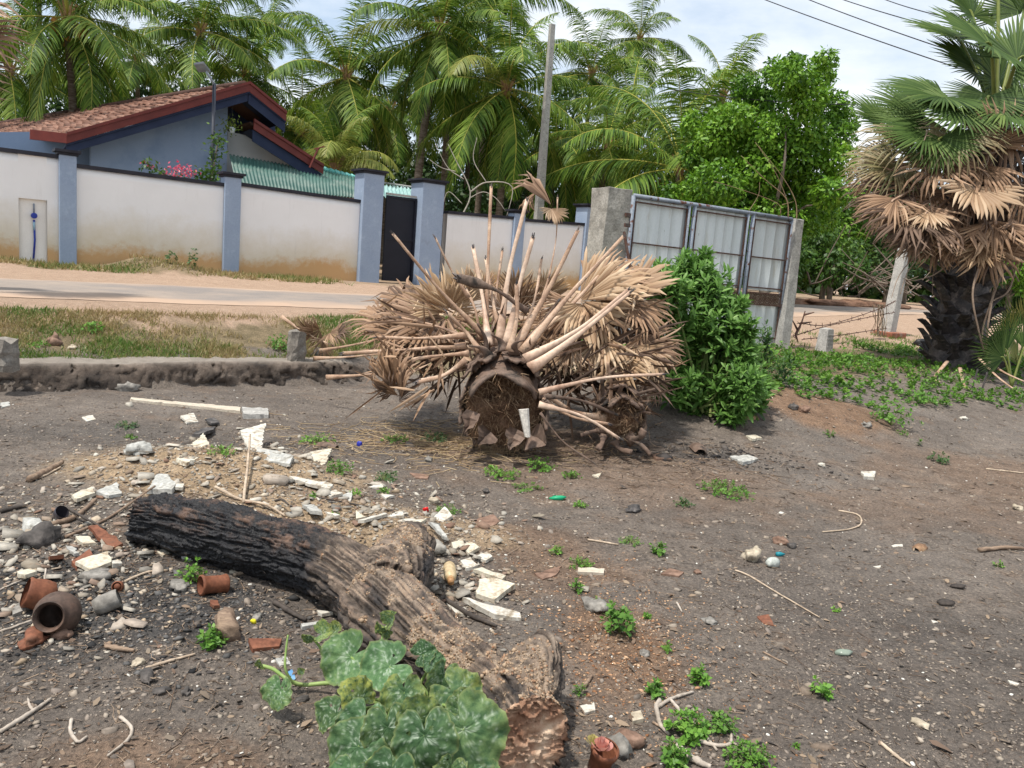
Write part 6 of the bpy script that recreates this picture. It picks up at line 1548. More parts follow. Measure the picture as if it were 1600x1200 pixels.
def crown_debris():
    c0 = P(785, 640, 5.95); c1 = P(792, 575, 6.65)
    c1[2] = c0[2] + .12
    g = G(785, 705); root = thing('felled_palm_top', g, 'large felled palm top with sawn fibrous trunk and spread dry leaf stalks', 'palm')
    Xv, Yv, ax, shell = stump(root, c0, c1, .27, 3)
    shell(12, 168, .292, -.30, .15, -.02, th=.022); shell(-28, 30, .30, -.35, .10, .16, th=.02); shell(150, 205, .295, -.35, .04, .10)
    shell(35, 100, .325, -.45, .02, .14); shell(100, 160, .34, -.45, -.04, .10); shell(-60, -15, .31, -.3, .03, .12); shell(200, 240, .29, -.25, .0, .1)
    # bottom flaps
    for (x, y, w, h, a) in ((805, 705, .11, .12, 245), (835, 708, .16, .10, 330), (760, 706, .12, .10, 225), (735, 680, .10, .12, 250)):
        p = P(x, y - 25, 5.75); d = img_dir(a, 10); s_ = img_dir(a - 90, 0); mb = MB(); rows = []
        for k in range(6):
            f = k / 5; c = p + d * h * (f - .3) * 1.3 + (-fw) * .06 * f * f + rng.normal(0, .006, 3); ww = w * (.55, .62, .5, .34, .18, .03)[k] * rng.uniform(.8, 1.2)
            rows.append([c - s_ * ww - fw * .03, c + fw * .02, c + s_ * ww - fw * .03])
        V = [v for r_ in rows for v in r_]; V2 = [v + fw * .012 for v in V]; n = len(V)
        F = [(k * 3 + j, k * 3 + j + 1, (k + 1) * 3 + j + 1, (k + 1) * 3 + j) for k in range(5) for j in range(2)]; F += [tuple(n + i for i in f[::-1]) for f in F]
        mb.add(V + V2, F); mb.build('bark_flap', M_SHELLB, root)
    # bone white broken stub in front
    mb = MB(); mb.tube([P(818, 640, 5.62), P(824, 683, 5.60)], [.035, .03, .022], 8, jit=.1); mb.build('bleached_stub', M_FANPALE if False else mk('bleached_wood', [(.45, .41, .36), (.62, .58, .52)], bump=.5), root)
    # fibres over the face and hanging below
    n = 1500; a = rng.uniform(0, 2 * math.pi, n); q = np.sqrt(rng.random(n)) * .30
    T = c0 + Xv * (q * np.cos(a))[:, None] + Yv * (q * 1.1 * np.sin(a))[:, None] + ax * rng.uniform(-.02, .08, n)[:, None]
    D = ax * .6 + rdir(n) * .9 - UP3 * .5
    o = hairs('fibres', T, D, rng.uniform(.03, .12, n), .004, M_STRAND, root); o['kind'] = 'stuff'
    # stalks: crop coordinates base, tip, depth base, depth tip, w0, w1, pale?
    S = [((548, 640), (648, 118), 6.2, 6.3, .052, .020, 1), ((575, 640), (670, 252), 6.05, 6.1, .05, .022, 1), ((600, 655), (830, 228), 6.0, 6.1, .055, .020, 0), ((628, 665), (992, 250), 6.0, 6.3, .052, .018, 0), ((640, 690), (1012, 438), 5.9, 6.1, .05, .018, 1),
         ((660, 725), (1018, 448), 5.8, 5.9, .055, .018, 1), ((650, 520), (400, 398), 6.1, 5.95, .035, .05, 2), ((512, 640), (455, 288), 6.1, 6.4, .045, .022, 1), ((500, 600), (520, 72), 6.3, 6.5, .035, .017, 0), ((500, 610), (168, 240), 6.2, 6.0, .035, .014, 0), ((440, 470), (320, 254), 6.4, 6.3, .022, .010, 0),
         ((640, 600), (725, 400), 6.3, 6.4, .03, .012, 0), ((725, 400), (757, 110), 6.4, 6.5, .012, .008, 0), ((690, 806), (1135, 742), 5.75, 5.9, .03, .014, 1), ((440, 602), (110, 610), 6.1, 6.3, .035, .016, 0), ((430, 640), (-10, 668), 6.1, 6.2, .035, .02, 0), ((440, 668), (235, 690), 6.0, 6.1, .03, .018, 0),
         ((430, 690), (255, 772), 5.9, 5.8, .03, .018, 0), ((420, 700), (265, 765), 6.0, 5.9, .03, .018, 1), ((690, 850), (978, 972), 5.7, 5.75, .03, .014, 1), ((690, 820), (965, 885), 5.85, 6.0, .03, .016, 2), ((700, 835), (940, 920), 5.8, 5.85, .026, .014, 0), ((695, 880), (885, 1058), 5.6, 5.55, .013, .009, 2),
         ((635, 640), (920, 372), 6.2, 6.5, .045, .016, 0), ((560, 640), (500, 330), 6.3, 6.6, .04, .016, 0), ((480, 620), (420, 420), 6.4, 6.5, .03, .016, 0), ((500, 660), (250, 560), 6.3, 6.5, .03, .014, 0), ((610, 640), (700, 330), 6.4, 6.7, .03, .014, 0), ((520, 650), (560, 300), 6.5, 6.8, .03, .014, 0), ((660, 700), (1120, 600), 6.2, 6.6, .03, .014, 0),
         ((480, 660), (360, 520), 6.0, 6.0, .035, .015, 0), ((620, 640), (760, 480), 6.1, 6.2, .03, .015, 2), ((585, 660), (610, 420), 5.95, 6.0, .04, .02, 0), ((450, 620), (200, 540), 6.2, 6.4, .028, .012, 0)]
    for (a_, b_, d0, d1, w0, w1, pale) in S:
        petiole(root, P(*C6(*a_), d0), P(*C6(*b_), d1), w0, w1, (M_PETD, M_PETL, M_SHELLB)[pale])
    # dark spiky leaf bases behind the arch
    for (a_, b_, w) in (((520, 690), (440, 640), .07), ((480, 700), (430, 740), .06), ((560, 660), (520, 600), .07), ((600, 670), (640, 620), .06), ((500, 680), (470, 560), .05), ((650, 720), (690, 640), .05), ((640, 700), (700, 700), .06), ((470, 720), (400, 690), .05)):
        petiole(root, P(*C6(*a_), 6.0), P(*C6(*b_), 5.9), w, .01, M_SHELLB, 'leaf_base', tip=False)
    # fan blades: crop hub, depth, kind, size, axis, tilt, face, face tilt
    B_ = [((345, 480), 6.5, 'pale', .62, 150, 10, 60, 60), ((360, 470), 6.55, 'pale', .58, 70, 10, 0, 65), ((350, 500), 6.45, 'dead', .60, 250, 15, 170, 60), ((300, 520), 6.6, 'dead', .85, 185, 10, 95, 45), ((280, 540), 6.5, 'dead', .8, 200, 5, 110, 40), ((270, 480), 6.9, 'old', .8, 170, 0, 90, 40),
          ((600, 430), 6.9, 'pale', .62, 80, 5, 0, 60), ((620, 470), 7.0, 'dead', .6, 40, 5, 320, 60), ((560, 470), 7.0, 'dead', .62, 140, 5, 50, 60),
          ((850, 440), 6.5, 'pale', .80, 15, 10, 100, 55), ((870, 430), 6.7, 'pale', .92, 5, 0, 90, 30), ((880, 440), 6.6, 'dead', .85, 330, 10, 60, 50), ((860, 450), 6.45, 'pale', .72, 280, 15, 10, 65), ((840, 460), 6.6, 'dead', .66, 230, 10, 140, 60), ((900, 420), 6.9, 'dead', .9, 25, 0, 110, 40),
          ((1010, 630), 6.3, 'pale', .56, 265, 15, 180, 65), ((1060, 600), 6.4, 'pale', .62, 300, 10, 30, 50), ((1000, 620), 6.5, 'dead', .6, 200, 10, 120, 60), ((1080, 600), 6.5, 'dead', .62, 340, 10, 60, 60),
          ((820, 600), 6.4, 'pale', .5, 250, 15, 170, 60), ((840, 590), 6.5, 'dead', .55, 290, 10, 20, 60), ((800, 680), 6.5, 'old', .5, 270, 10, 180, 60), ((900, 560), 6.6, 'old', .7, 250, 10, 160, 60),
          ((130, 520), 6.7, 'dead', .6, 190, 5, 100, 40), ((180, 560), 6.5, 'dead', .6, 175, 5, 80, 40), ((420, 450), 6.8, 'pale', .7, 100, 5, 20, 50), ((1000, 420), 6.8, 'pale', .8, 10, 5, 95, 35), ((1040, 450), 6.6, 'dead', .7, 320, 5, 50, 50), ((1080, 560), 6.5, 'dead', .7, 280, 5, 10, 60), ((940, 560), 6.4, 'pale', .7, 250, 10, 160, 60), ((780, 520), 6.7, 'dead', .7, 240, 10, 150, 60), ((240, 470), 7.1, 'dead', .85, 195, 0, 100, 40), ((330, 560), 6.9, 'old', .8, 230, 5, 140, 50), ((430, 540), 6.9, 'old', .7, 280, 5, 10, 50), ((700, 560), 7.0, 'old', .8, 270, 5, 0, 50), ((760, 480), 7.0, 'dead', .7, 260, 5, 170, 60), ((480, 430), 7.2, 'dead', .7, 110, 0, 30, 50), ((700, 430), 7.1, 'pale', .7, 60, 0, 330, 50),
          ((1100, 700), 6.6, 'dead', .5, 280, 5, 10, 50), ((960, 480), 6.9, 'dead', .8, 350, 0, 70, 40), ((985, 500), 6.6, 'old', .75, 300, 5, 30, 50)]
    for (h, dep, kind, s, aa, at_, fa, ft) in B_:
        s *= .68; h = (560 + (h[0] - 560) * .95, h[1] + 40)
        if 40 < aa < 145: s *= .72
        if kind == 'old': kind = 'brown'
        fan_leaf(root, P(*C6(*h), dep), kind, s, img_dir(aa, at_), img_dir(fa, ft), name='fan_leaf')
    # torn strips of dry blade tangled through the pile
    def strips(n, cx, cy, sx, sy, dep, mat, name, seed):
        r = np.random.default_rng(seed); q = np.stack([cx + np.clip(r.normal(0, 1, n), -1.7, 1.7) * sx, cy + np.clip(r.normal(0, 1, n), -1.5, 1.5) * sy], 1); T = np.array([P(*C6(a_, b_), dep + r.uniform(-.3, .5)) for a_, b_ in q]); T[:, 2] = np.maximum(T[:, 2], .06 + hbase(T[:, 0], T[:, 1]))
        out_ = (q[:, 0] - 560) / 500; D = RT[None] * (np.clip(out_, -1, 1) * 1.2)[:, None] + rdir(n) * .75 - UP3 * .15
        tp = np.array([[0, .5, 0], [0, 0, .35], [0, -.5, 0], [.35, .8, .06], [.35, 0, .5], [.35, -.8, .06], [.7, .7, -.02], [.7, 0, .3], [.7, -.7, -.02], [1, 0, -.20]])
        F = [np.array([[0, 1, 4, 3], [1, 2, 5, 4], [3, 4, 7, 6], [4, 5, 8, 7]]), np.array([[6, 7, 9], [7, 8, 9]])]
        L_ = r.uniform(.12, .38, n); w = r.uniform(.008, .02, n); Mx = basis(D, rdir(n) + UP3 * .4) * np.stack([L_, w, np.maximum(w, L_ * .12)], 1)[:, None, :]
        o = scat_obj(name, tp, F, Mx, T, mat, root); o['kind'] = 'stuff'
    strips(45, 330, 520, 90, 40, 6.7, M_FANPALE, 'torn_strips', 1); strips(50, 920, 500, 90, 60, 6.7, M_FANPALE, 'torn_strips', 2); strips(130, 560, 590, 220, 50, 6.7, M_FAND, 'torn_strips', 3); strips(60, 960, 680, 80, 60, 6.5, M_FAND, 'torn_strips', 4)
    strips(260, 640, 680, 260, 60, 6.5, M_FANDD, 'torn_strips', 5); strips(120, 900, 760, 110, 60, 6.3, M_FANDD, 'torn_strips', 6); strips(60, 330, 640, 100, 60, 6.3, M_FAND, 'torn_strips', 7); strips(25, 250, 740, 70, 40, 6.0, M_FAND, 'torn_strips', 8)
    # crumpled blade on the top of the thin stalk
    fan_leaf(root, P(*C6(735, 140), 6.5), 'shut', .42, img_dir(140, 10), img_dir(60, 40)); fan_leaf(root, P(*C6(735, 150), 6.5), 'pale', .17, img_dir(280, 10), img_dir(20, 60)); fan_leaf(root, P(*C6(680, 90), 6.5), 'shut', .22, img_dir(240, 10), img_dir(150, 40))
    return root
crown_debris()
def small_stump():
    c0 = P(*C6(985, 900), 6.1); c1 = P(*C6(965, 850), 6.6); c1[2] = c0[2] + .1
    g = G(975, 698); root = thing('felled_palm_top', g, 'smaller felled palm top with a torn hollow at the right of the large one', 'palm')
    Xv, Yv, ax, shell = stump(root, c0, c1, .135, 9)
    for (a0, a1, rr, z0, z1, fl) in ((20, 160, .16, -.2, .06, .05), (-50, 60, .16, -.2, .03, .2), (120, 230, .17, -.2, .02, .15), (40, 200, .2, -.3, -.03, .1)): shell(a0, a1, rr, z0, z1, fl)
    for (a_, b_, w0, w1, pale) in (((920, 870), (915, 760), .055, .02, 2), ((940, 860), (935, 700), .04, .015, 0), ((1000, 850), (1105, 795), .05, .012, 2), ((960, 850), (990, 780), .05, .02, 2), ((1030, 900), (1090, 880), .04, .01, 2), ((1010, 980), (1065, 940), .06, .04, 2), ((930, 900), (720, 820), .04, .02, 0), ((930, 940), (840, 960), .04, .02, 2), ((1010, 960), (1090, 1030), .05, .02, 2), ((960, 980), (1020, 1020), .05, .03, 2), ((920, 960), (900, 1010), .05, .03, 2), ((905, 900), (880, 780), .025, .01, 0)):
        petiole(root, P(*C6(*a_), 6.1), P(*C6(*b_), 5.95), w0, w1, (M_PETD, M_PETL, M_SHELLB)[pale], 'leaf_base', tip=False)
    n = 700; T = c0 + Xv * rng.normal(0, .1, n)[:, None] + Yv * rng.normal(-.04, .11, n)[:, None] + ax * rng.uniform(-.02, .06, n)[:, None]
    o = hairs('fibres', T, ax * .5 + rdir(n) - UP3 * .3, rng.uniform(.03, .10, n), .004, M_STRAND, root); o['kind'] = 'stuff'
small_stump()
def husk(px, py, wpx, label, seed, mat=M_SHELLB, nm='palm_husk', cat='husk'):
    g = G(px, py); s = wpx / F_PX * proj(g)[2] / 2; r = np.random.default_rng(seed); mb = MB(); na, nz = 9, 7; V = []
    a0 = r.uniform(0, 3)
    for i in range(nz):
        for j in range(na):
            a = math.pi * (.1 + .95 * j / (na - 1)); f = i / (nz - 1) * 2 - 1; q_ = s * .55 * (1 - .35 * f * f) * (1 + r.normal(0, .05))
            V.append(np.array([f * s * (1 + r.normal(0, .03)), q_ * math.cos(a), q_ * math.sin(a) * .9]))
    V = np.array(V) @ np.array([[math.cos(a0), math.sin(a0), 0], [-math.sin(a0), math.cos(a0), 0], [0, 0, 1]])
    F = [(i * na + j, i * na + j + 1, (i + 1) * na + j + 1, (i + 1) * na + j) for i in range(nz - 1) for j in range(na - 1)]; n = len(V)
    V2 = V * .88; F = F + [tuple(n + k for k in f[::-1]) for f in F] + [(j, j + 1, n + j + 1, n + j) for j in range(na - 1)] + [((nz - 1) * na + j, n + (nz - 1) * na + j, n + (nz - 1) * na + j + 1, (nz - 1) * na + j + 1) for j in range(na - 1)]
    mb.add(np.vstack([V, V2]) + g - UP3 * s * .05, F); o = mb.build(nm, mat, None, smooth=True, loc=g); return tag(o, label, cat)
M_HUSK = mk('coconut_husk', [(.10, .055, .03), (.24, .14, .08), (.36, .23, .13)], scale=8, bump=.6, bscale=50)
husk(1090, 706, 48, 'brown curled palm husk lying on the burnt patch right of the small stump', 1, M_SHELLB)
husk(1437, 856, 34, 'small brown coconut husk alone on the dark soil at the right', 2, M_HUSK)
husk(1172, 655, 26, 'rounded brown husk at the right foot of the leafy bush', 3, M_HUSK)
husk(512, 697, 34, 'reddish brown curled husk on the path left of the felled palm', 4, M_SHELLB)
# dry leaf tuft standing at the left of the palm and small heap near the stump post
def tuft():
    t = thing('dry_leaf_tuft', G(610, 640), 'curled brown dry leaf tuft standing left of the sawn palm trunk', 'dry leaf')
    for (h, kind, s, aa) in (((180, 790), 'shut', .42, 100), ((185, 800), 'shut', .36, 65), ((180, 790), 'shut', .36, 120), ((190, 820), 'shut', .30, 140), ((180, 800), 'brown', .22, 160), ((190, 840), 'brown', .2, 30), ((200, 830), 'shut', .34, 85)):
        fan_leaf(t, P(*C6(*h), 6.0), kind, s, img_dir(aa, 10), img_dir(aa + 90, 45), name='dry_leaf')
    t = thing('dry_leaf_heap', G(510, 545), 'small heap of dry fan leaf pieces beside the stump on the footing wall', 'dry leaf')
    for (x, y, kind, s, aa) in ((500, 515, 'dead', .30, 200), (515, 520, 'dead', .3, 330), (505, 530, 'pale', .25, 250), (525, 525, 'old', .3, 10), (490, 520, 'dead', .3, 150)):
        fan_leaf(t, P(x, y, 8.9), kind, s, img_dir(aa, 10), img_dir(aa + 90, 45), name='dry_leaf')
    for k, pts in enumerate([[(440, 495, 9.2), (480, 520, 9.0), (520, 540, 8.8)], [(490, 560, 8.6), (530, 546, 8.5), (600, 552, 8.2)], [(510, 590, 7.3), (560, 576, 7.2), (640, 580, 7)], [(500, 548, 8.8), (560, 530, 8.4), (600, 528, 8)]]):
        petiole(t, P(*pts[0]), P(*pts[2]), .03, .012, M_PETD, 'stalk')
tuft()

# ------------------------------------------------------------------ leafy bush by the palm
M_BUSH = leafmat('bush_leaf', [(0.04, 0.10, 0.018), (0.10, 0.22, 0.04), (0.17, 0.33, 0.07), (0.27, 0.43, 0.12)], trans=.35, rough=.5)
M_STEMG = mk('green_stem', [(.10, .15, .04), (.2, .22, .08)])
LEAFC_V = np.array([[0, 0, 0], [.3, .15, .03], [.3, 0, .0], [.3, -.15, .03], [.7, .13, .01], [.7, 0, -.03], [.7, -.13, .01], [1, 0, -.12]])
LEAFC_F = [np.array([[1, 2, 5, 4], [2, 3, 6, 5]]), np.array([[0, 2, 1], [0, 3, 2], [4, 5, 7], [5, 6, 7]])]
def shoots(root, C, D, ln, per, mat, name='leaves', seed=0, tpl=(LEAFC_V, LEAFC_F), stem_mat=None, slen=.12):
    """rosettes of leaves along short shoots: places C, directions D"""
    r = np.random.default_rng(seed); n = len(C); T = np.repeat(C, per, 0); Dd = np.repeat(D, per, 0)
    k = np.tile(np.arange(per), n) / per; az = np.tile(np.arange(per) * 2.4, n) + np.repeat(r.uniform(0, 6, n), per)
    X0 = np.cross(Dd, np.array([.3, .2, 1.0])); X0 /= np.linalg.norm(X0, axis=1)[:, None] + 1e-9; Y0 = np.cross(Dd, X0)
    rad = X0 * np.cos(az)[:, None] + Y0 * np.sin(az)[:, None]
    el = .25 + .9 * k
    ax = rad * np.cos(el)[:, None] + Dd * np.sin(el)[:, None] + r.normal(0, .12, (n * per, 3)) - np.array([0, 0, .15]) * (1 - k)[:, None]
    T = T - Dd * (slen * (1 - k))[:, None]
    s = ln * r.uniform(.65, 1.15, n * per) * (1.05 - .35 * k)
    Mx = basis(ax, Dd + r.normal(0, .15, Dd.shape)) * s[:, None, None]
    rn = np.clip(.30 + .35 * k + r.normal(0, .14, n * per) + np.repeat(r.normal(0, .08, n), per), 0, 1)
    return scat_obj(name, tpl[0], tpl[1], Mx, T, mat, root, rnd=rn)
def bush():
    bl = [(1062, 430, 36), (1090, 425, 26), (1045, 455, 34), (1110, 465, 44), (1050, 500, 44), (1125, 510, 46), (1080, 550, 52), (1140, 560, 42), (1055, 600, 40), (1110, 610, 46), (1160, 600, 40), (1180, 625, 24), (1085, 640, 26), (1140, 640, 26), (1100, 400, 12), (1030, 420, 12), (1150, 480, 20), (1165, 510, 18), (1160, 545, 26), (1190, 600, 18)]
    B = [(P(x, y, 7.2 + rng.uniform(-.25, .3)), r_ * 7.2 / F_PX) for x, y, r_ in bl]; g = G(1100, 648)
    root = thing('leafy_bush', g, 'bright green leafy bush growing over the right side of the dry palm leaves', 'bush')
    C = []; D = []
    for c, rad in B:
        n = int(430 * rad ** 1.5 * 1.6); d = rdir(n, -.5, 1); q = rad * rng.uniform(.5, 1.25, n); C.append(c + d * q[:, None]); D.append(d * .7 + UP3 * .75)
    C = np.vstack(C); D = np.vstack(D); D /= np.linalg.norm(D, axis=1)[:, None]
    shoots(root, C, D, .115, 9, M_BUSH, seed=4)
    base = g + UP3 * .03; mb = MB()
    for k in rng.permutation(len(B)):
        mb.tube(bez([base + rng.normal(0, .08, 3) * [1, 1, 0], (base + B[k][0]) / 2 + rng.normal(0, .05, 3), B[k][0] + UP3 * B[k][1] * .5], 8), [.014, .005], 5)
    mb.build('stems', M_STEMG, root)
    root = thing('spreading_weed', G(1195, 580), 'loose weed with drooping leaves at the foot of the sheet gate', 'weed')
    C = []; 
    for (x, y, s_) in ((1190, 545, 22), (1215, 560, 24), (1180, 575, 22), (1230, 575, 18), (1200, 520, 14), (1160, 590, 14), (1170, 550, 14)):
        n = 16; C.append(P(x, y, 8.6) + rng.normal(0, s_ * .5 * 8.6 / F_PX, (n, 3)))
    C = np.vstack(C); shoots(root, C, np.tile([.1, -.2, .97], (len(C), 1)), .09, 7, M_DARKLEAF if False else leafmat('weed_leaf', [(.02, .06, .012), (.05, .12, .025), (.11, .2, .04)]), seed=6)
    mb = MB(); 
    for c in C[::9]: mb.tube(bez([G(1195, 580), (G(1195, 580) + c) / 2 + UP3 * .1, c], 6), [.008, .003], 4)
    mb.build('stems', M_STEMG, root)
bush()
# ================================================================== LITTER, RUBBLE AND SMALL PLANTS
M_CHIP = mk('mixed_stone_chips', [(.09, .076, .066), (.17, .14, .115), (.25, .205, .165), (.20, .165, .14), (.32, .27, .215), (.16, .12, .09), (.42, .36, .29)], src='rnd', bscale=60, fine=.2)
M_SHARD = mk('pale_rubble_shards', [(.13, .12, .105), (.30, .275, .235), (.42, .385, .325), (.23, .195, .15), (.50, .46, .39), (.19, .11, .075), (.34, .29, .225)], src='rnd', over=((.18, .14, .10), 30, .56, .72), fine=.2)
M_TWIGD = mk('litter_twigs', [(.05, .035, .025), (.16, .105, .07), (.33, .24, .165), (.10, .085, .075)], src='rnd', fine=0)
M_DRYBIT = mk('dry_leaf_bits', [(.07, .05, .036), (.15, .10, .07), (.28, .21, .145), (.05, .042, .038), (.20, .16, .12)], src='rnd', fine=0)
M_SPECK = mk('white_shell_specks', [(.55, .52, .46), (.70, .68, .62)], src='rnd', fine=0)
def polar(n, r0, r1, a=38, seed=0, pw=1.0):
    r = np.random.default_rng(seed); ang = np.radians(r.uniform(-a, a, n)); q = r0 * (r1 / r0) ** (r.random(n) ** pw)
    return q * np.sin(ang), q * np.cos(ang)
def keep_lot(x, y, soft=.0):
    u, v = uv_of(x, y); return v < 7.8 + soft
def scatter_stones(name, x, y, size, tmpl, mat, label, rnd=None, sink=.25, cat=None, flat=.5, smooth=False):
    n = len(x); z = ground_z(x, y); a = rng.uniform(0, 2 * math.pi, n)
    Mx = basis(np.stack([np.cos(a), np.sin(a), rng.normal(0, .25, n)], 1), np.stack([rng.normal(0, .3, n), rng.normal(0, .3, n), np.ones(n)], 1))
    sc = np.stack([size, size * rng.uniform(.5, 1, n), size * rng.uniform(.4, 1.0, n) * flat], 1)
    T = np.stack([x, y, z - 0 + size * sink * flat * .5], 1)
    o = scat_obj(name, tmpl[0], tmpl[1], Mx * sc[:, None, :], T, mat, rnd=rnd, smooth=smooth)
    return tag(o, label, cat, kind='stuff')
def lot_litter():
    # grit and small stones
    x, y = polar(64000, 1.75, 12, seed=11, pw=.85); k = keep_lot(x, y); x, y = x[k], y[k]
    dens = .45 + .55 * (n2(x, y, 1.4, 91, 3) > -.05); k = rng.random(len(x)) < dens; x, y = x[k], y[k]
    size = np.exp(rng.normal(math.log(.0043), .5, len(x))) * (1 + .05 * np.hypot(x, y)); tv, tf = ico(1, 5, (1, 1, 1), .75)
    bm = bmesh.new(); bmesh.ops.create_icosphere(bm, subdivisions=1, radius=1); bm.free()
    V8 = np.array([[1, 0, 0], [-1, .1, 0], [0, .9, .1], [.1, -1, 0], [.1, 0, .8], [0, .1, -.8]]); F8 = np.array([[0, 2, 4], [2, 1, 4], [1, 3, 4], [3, 0, 4], [2, 0, 5], [1, 2, 5], [3, 1, 5], [0, 3, 5]])
    scatter_stones('grit', x, y, size, (V8, F8), M_CHIP, 'fine grit scattered over the whole dark lot')
    x, y = polar(1900, 1.8, 12, seed=12); k = keep_lot(x, y); x, y = x[k], y[k]
    size = np.exp(rng.normal(math.log(.0095), .4, len(x))) * (1 + .04 * np.hypot(x, y)); scatter_stones('pebbles', x, y, size, plate(6, 77, .5, .8), M_CHIP, 'small pebbles scattered over the dark lot', flat=.7)
    x, y = polar(650, 2.2, 12, seed=13); k = keep_lot(x, y); x, y = x[k], y[k]
    size = np.exp(rng.normal(math.log(.0045), .4, len(x))) * (1 + .06 * np.hypot(x, y)); tv2, tf2 = plate(6, 3, .2)
    scatter_stones('white_specks', x, y, size, (tv2, tf2), M_SPECK, 'tiny white shell and plaster specks on the dark soil', flat=1)
    # brown leaf bits and twigs
    x, y = polar(9000, 1.8, 11, seed=14); k = keep_lot(x, y); x, y = x[k], y[k]; n = len(x)
    a = rng.uniform(0, 2 * math.pi, n); X = np.stack([np.cos(a), np.sin(a), rng.normal(0, .3, n)], 1)
    bits = np.array([[0, 0, 0], [.3, .22, .12], [.8, .15, .05], [1, 0, .1], [.7, -.2, .12], [.25, -.2, .02]])
    s = np.exp(rng.normal(math.log(.014), .45, n)) * (1 + .05 * np.hypot(x, y))
    o = scat_obj('leaf_bits', bits, [np.array([[0, 1, 4, 5], [1, 2, 3, 4]])], basis(X, np.tile([0, 0, 1.], (n, 1)) + rng.normal(0, .35, (n, 3))) * s[:, None, None], np.stack([x, y, ground_z(x, y) + .003], 1), M_DRYBIT)
    tag(o, 'crumbled brown leaf litter on the lot', None, kind='stuff')
    def twigs(x, y, ln, w, name, label, mat=M_TWIGD):
        n = len(x); a = rng.uniform(0, 2 * math.pi, n); X = np.stack([np.cos(a), np.sin(a), rng.normal(0, .07, n)], 1)
        tp = []; 
        for f, b_ in ((0, 0), (.35, .06), (.7, .02), (1, .10)):
            for j in range(3): t_ = j * 2.094; tp.append([f, b_ + math.cos(t_) * (1 - .5 * f), math.sin(t_) * (1 - .5 * f)])
        tp = np.array(tp); bend = np.array([[0, 0, 0]] * 3 + [[0, 1, 0]] * 3 + [[0, .4, 0]] * 3 + [[0, 1.4, 0]] * 3)
        F = np.array([[i * 3 + j, i * 3 + (j + 1) % 3, (i + 1) * 3 + (j + 1) % 3, (i + 1) * 3 + j] for i in range(3) for j in range(3)])
        Mb = basis(X, np.tile([0, 0, 1.], (n, 1))); sc = np.stack([ln, w, w], 1); V = np.einsum('nij,nkj->nki', Mb, tp[None] * sc[:, None, :] + bend[None] * (ln * rng.normal(0, .09, n))[:, None, None])
        V = V + np.stack([x, y, ground_z(x, y) + w * .8 + .002], 1)[:, None]
        off = (np.arange(n) * 12)[:, None, None]; o = link(name, me_np(name, V.reshape(-1, 3), (F[None] + off).reshape(-1, 4), mat, rnd=np.repeat(rng.random(n), 12)))
        return tag(o, label, None, kind='stuff')
    x, y = polar(5200, 1.8, 11, seed=15); k = keep_lot(x, y); x, y = x[k], y[k]
    r_ = np.hypot(x, y); twigs(x, y, np.exp(rng.normal(math.log(.035), .55, len(x))) * (1 + .04 * r_), .0011 * (1 + .10 * r_), 'twigs', 'thin twigs and straws strewn over the lot')
    # extra straw on the rubble side
    x = rng.normal(-1.5, .75, 1500); y = rng.normal(3.6, .8, 1500); k = (y > 1.9); twigs(x[k], y[k], np.exp(rng.normal(math.log(.055), .5, k.sum())), np.full(k.sum(), .0019), 'twigs', 'dry sticks mixed through the rubble heap')
    x = rng.normal(-.5, .5, 800); y = rng.normal(6.2, .35, 800); twigs(x, y, rng.uniform(.08, .3, 800), np.full(800, .003), 'dry_straw', 'dry straw lying left of the felled palm', mk('pale_straw', [(.3, .2, .11), (.52, .40, .24)], src='rnd', fine=0))
    x = rng.normal(.5, .9, 700); y = rng.normal(6.0, .3, 700); twigs(x, y, rng.uniform(.05, .2, 700), np.full(700, .0028), 'fibre_litter', 'fibres and splinters round the felled palm')
    # pale shards and stones on the sand heap
    def band(n, seed):
        r = np.random.default_rng(seed); out = []
        for (px, py, sx, sy, w) in ((330, 740, 110, 38, .32), (560, 800, 110, 32, .2), (700, 880, 65, 48, .16), (120, 830, 110, 45, .22), (80, 920, 90, 40, .10)):
            m = int(n * w); q = np.stack([r.normal(px, sx, m), r.normal(py, sy, m)], 1); out.append(q)
        q = np.vstack(out); d = fw[None] + RT[None] * ((q[:, 0] - 800) / F_PX)[:, None] - UP[None] * ((q[:, 1] - 600) / F_PX)[:, None]
        t = (CAM_H - .04) / -d[:, 2]; p = CAMP[None] + d * t[:, None]; return p[:, 0], p[:, 1]
    for s_, (n, m, cell) in enumerate(((2200, .010, 6), (750, .020, 5), (200, .033, 6))):
        for v_ in range(2):
            x, y = band(n // 2, 200 + s_ * 3 + v_); size = np.exp(rng.normal(math.log(m), .35, len(x)))
            scatter_stones('rubble_shards', x, y, size, plate(cell, 30 + s_ * 2 + v_, .18, .75), M_SHARD, ['smallest', 'medium', 'larger'][s_] + ' pale broken tile and plaster shards of the rubble heap', flat=1.0, sink=.6)
    x, y = band(1900, 240); scatter_stones('heap_gravel', x, y, np.exp(rng.normal(math.log(.010), .45, len(x))), (V8, F8), mk('heap_gravel', [(.2, .15, .10), (.38, .29, .20), (.5, .42, .32), (.14, .12, .10), (.3, .2, .13)], src='rnd'), 'sandy gravel of the rubble heap', flat=.8)
    # charcoal
    x = rng.normal(-1.45, .55, 2600); y = rng.normal(3.0, .38, 2600); k = y > 1.9; scatter_stones('charcoal', x[k], y[k], np.exp(rng.normal(math.log(.008), .5, k.sum())), (V8, F8), mk('charcoal', [(.01, .01, .011), (.05, .048, .046), (.13, .125, .12)], src='rnd', fine=0), 'crumbled charcoal and ash clinker in front of the burnt log', flat=.7)
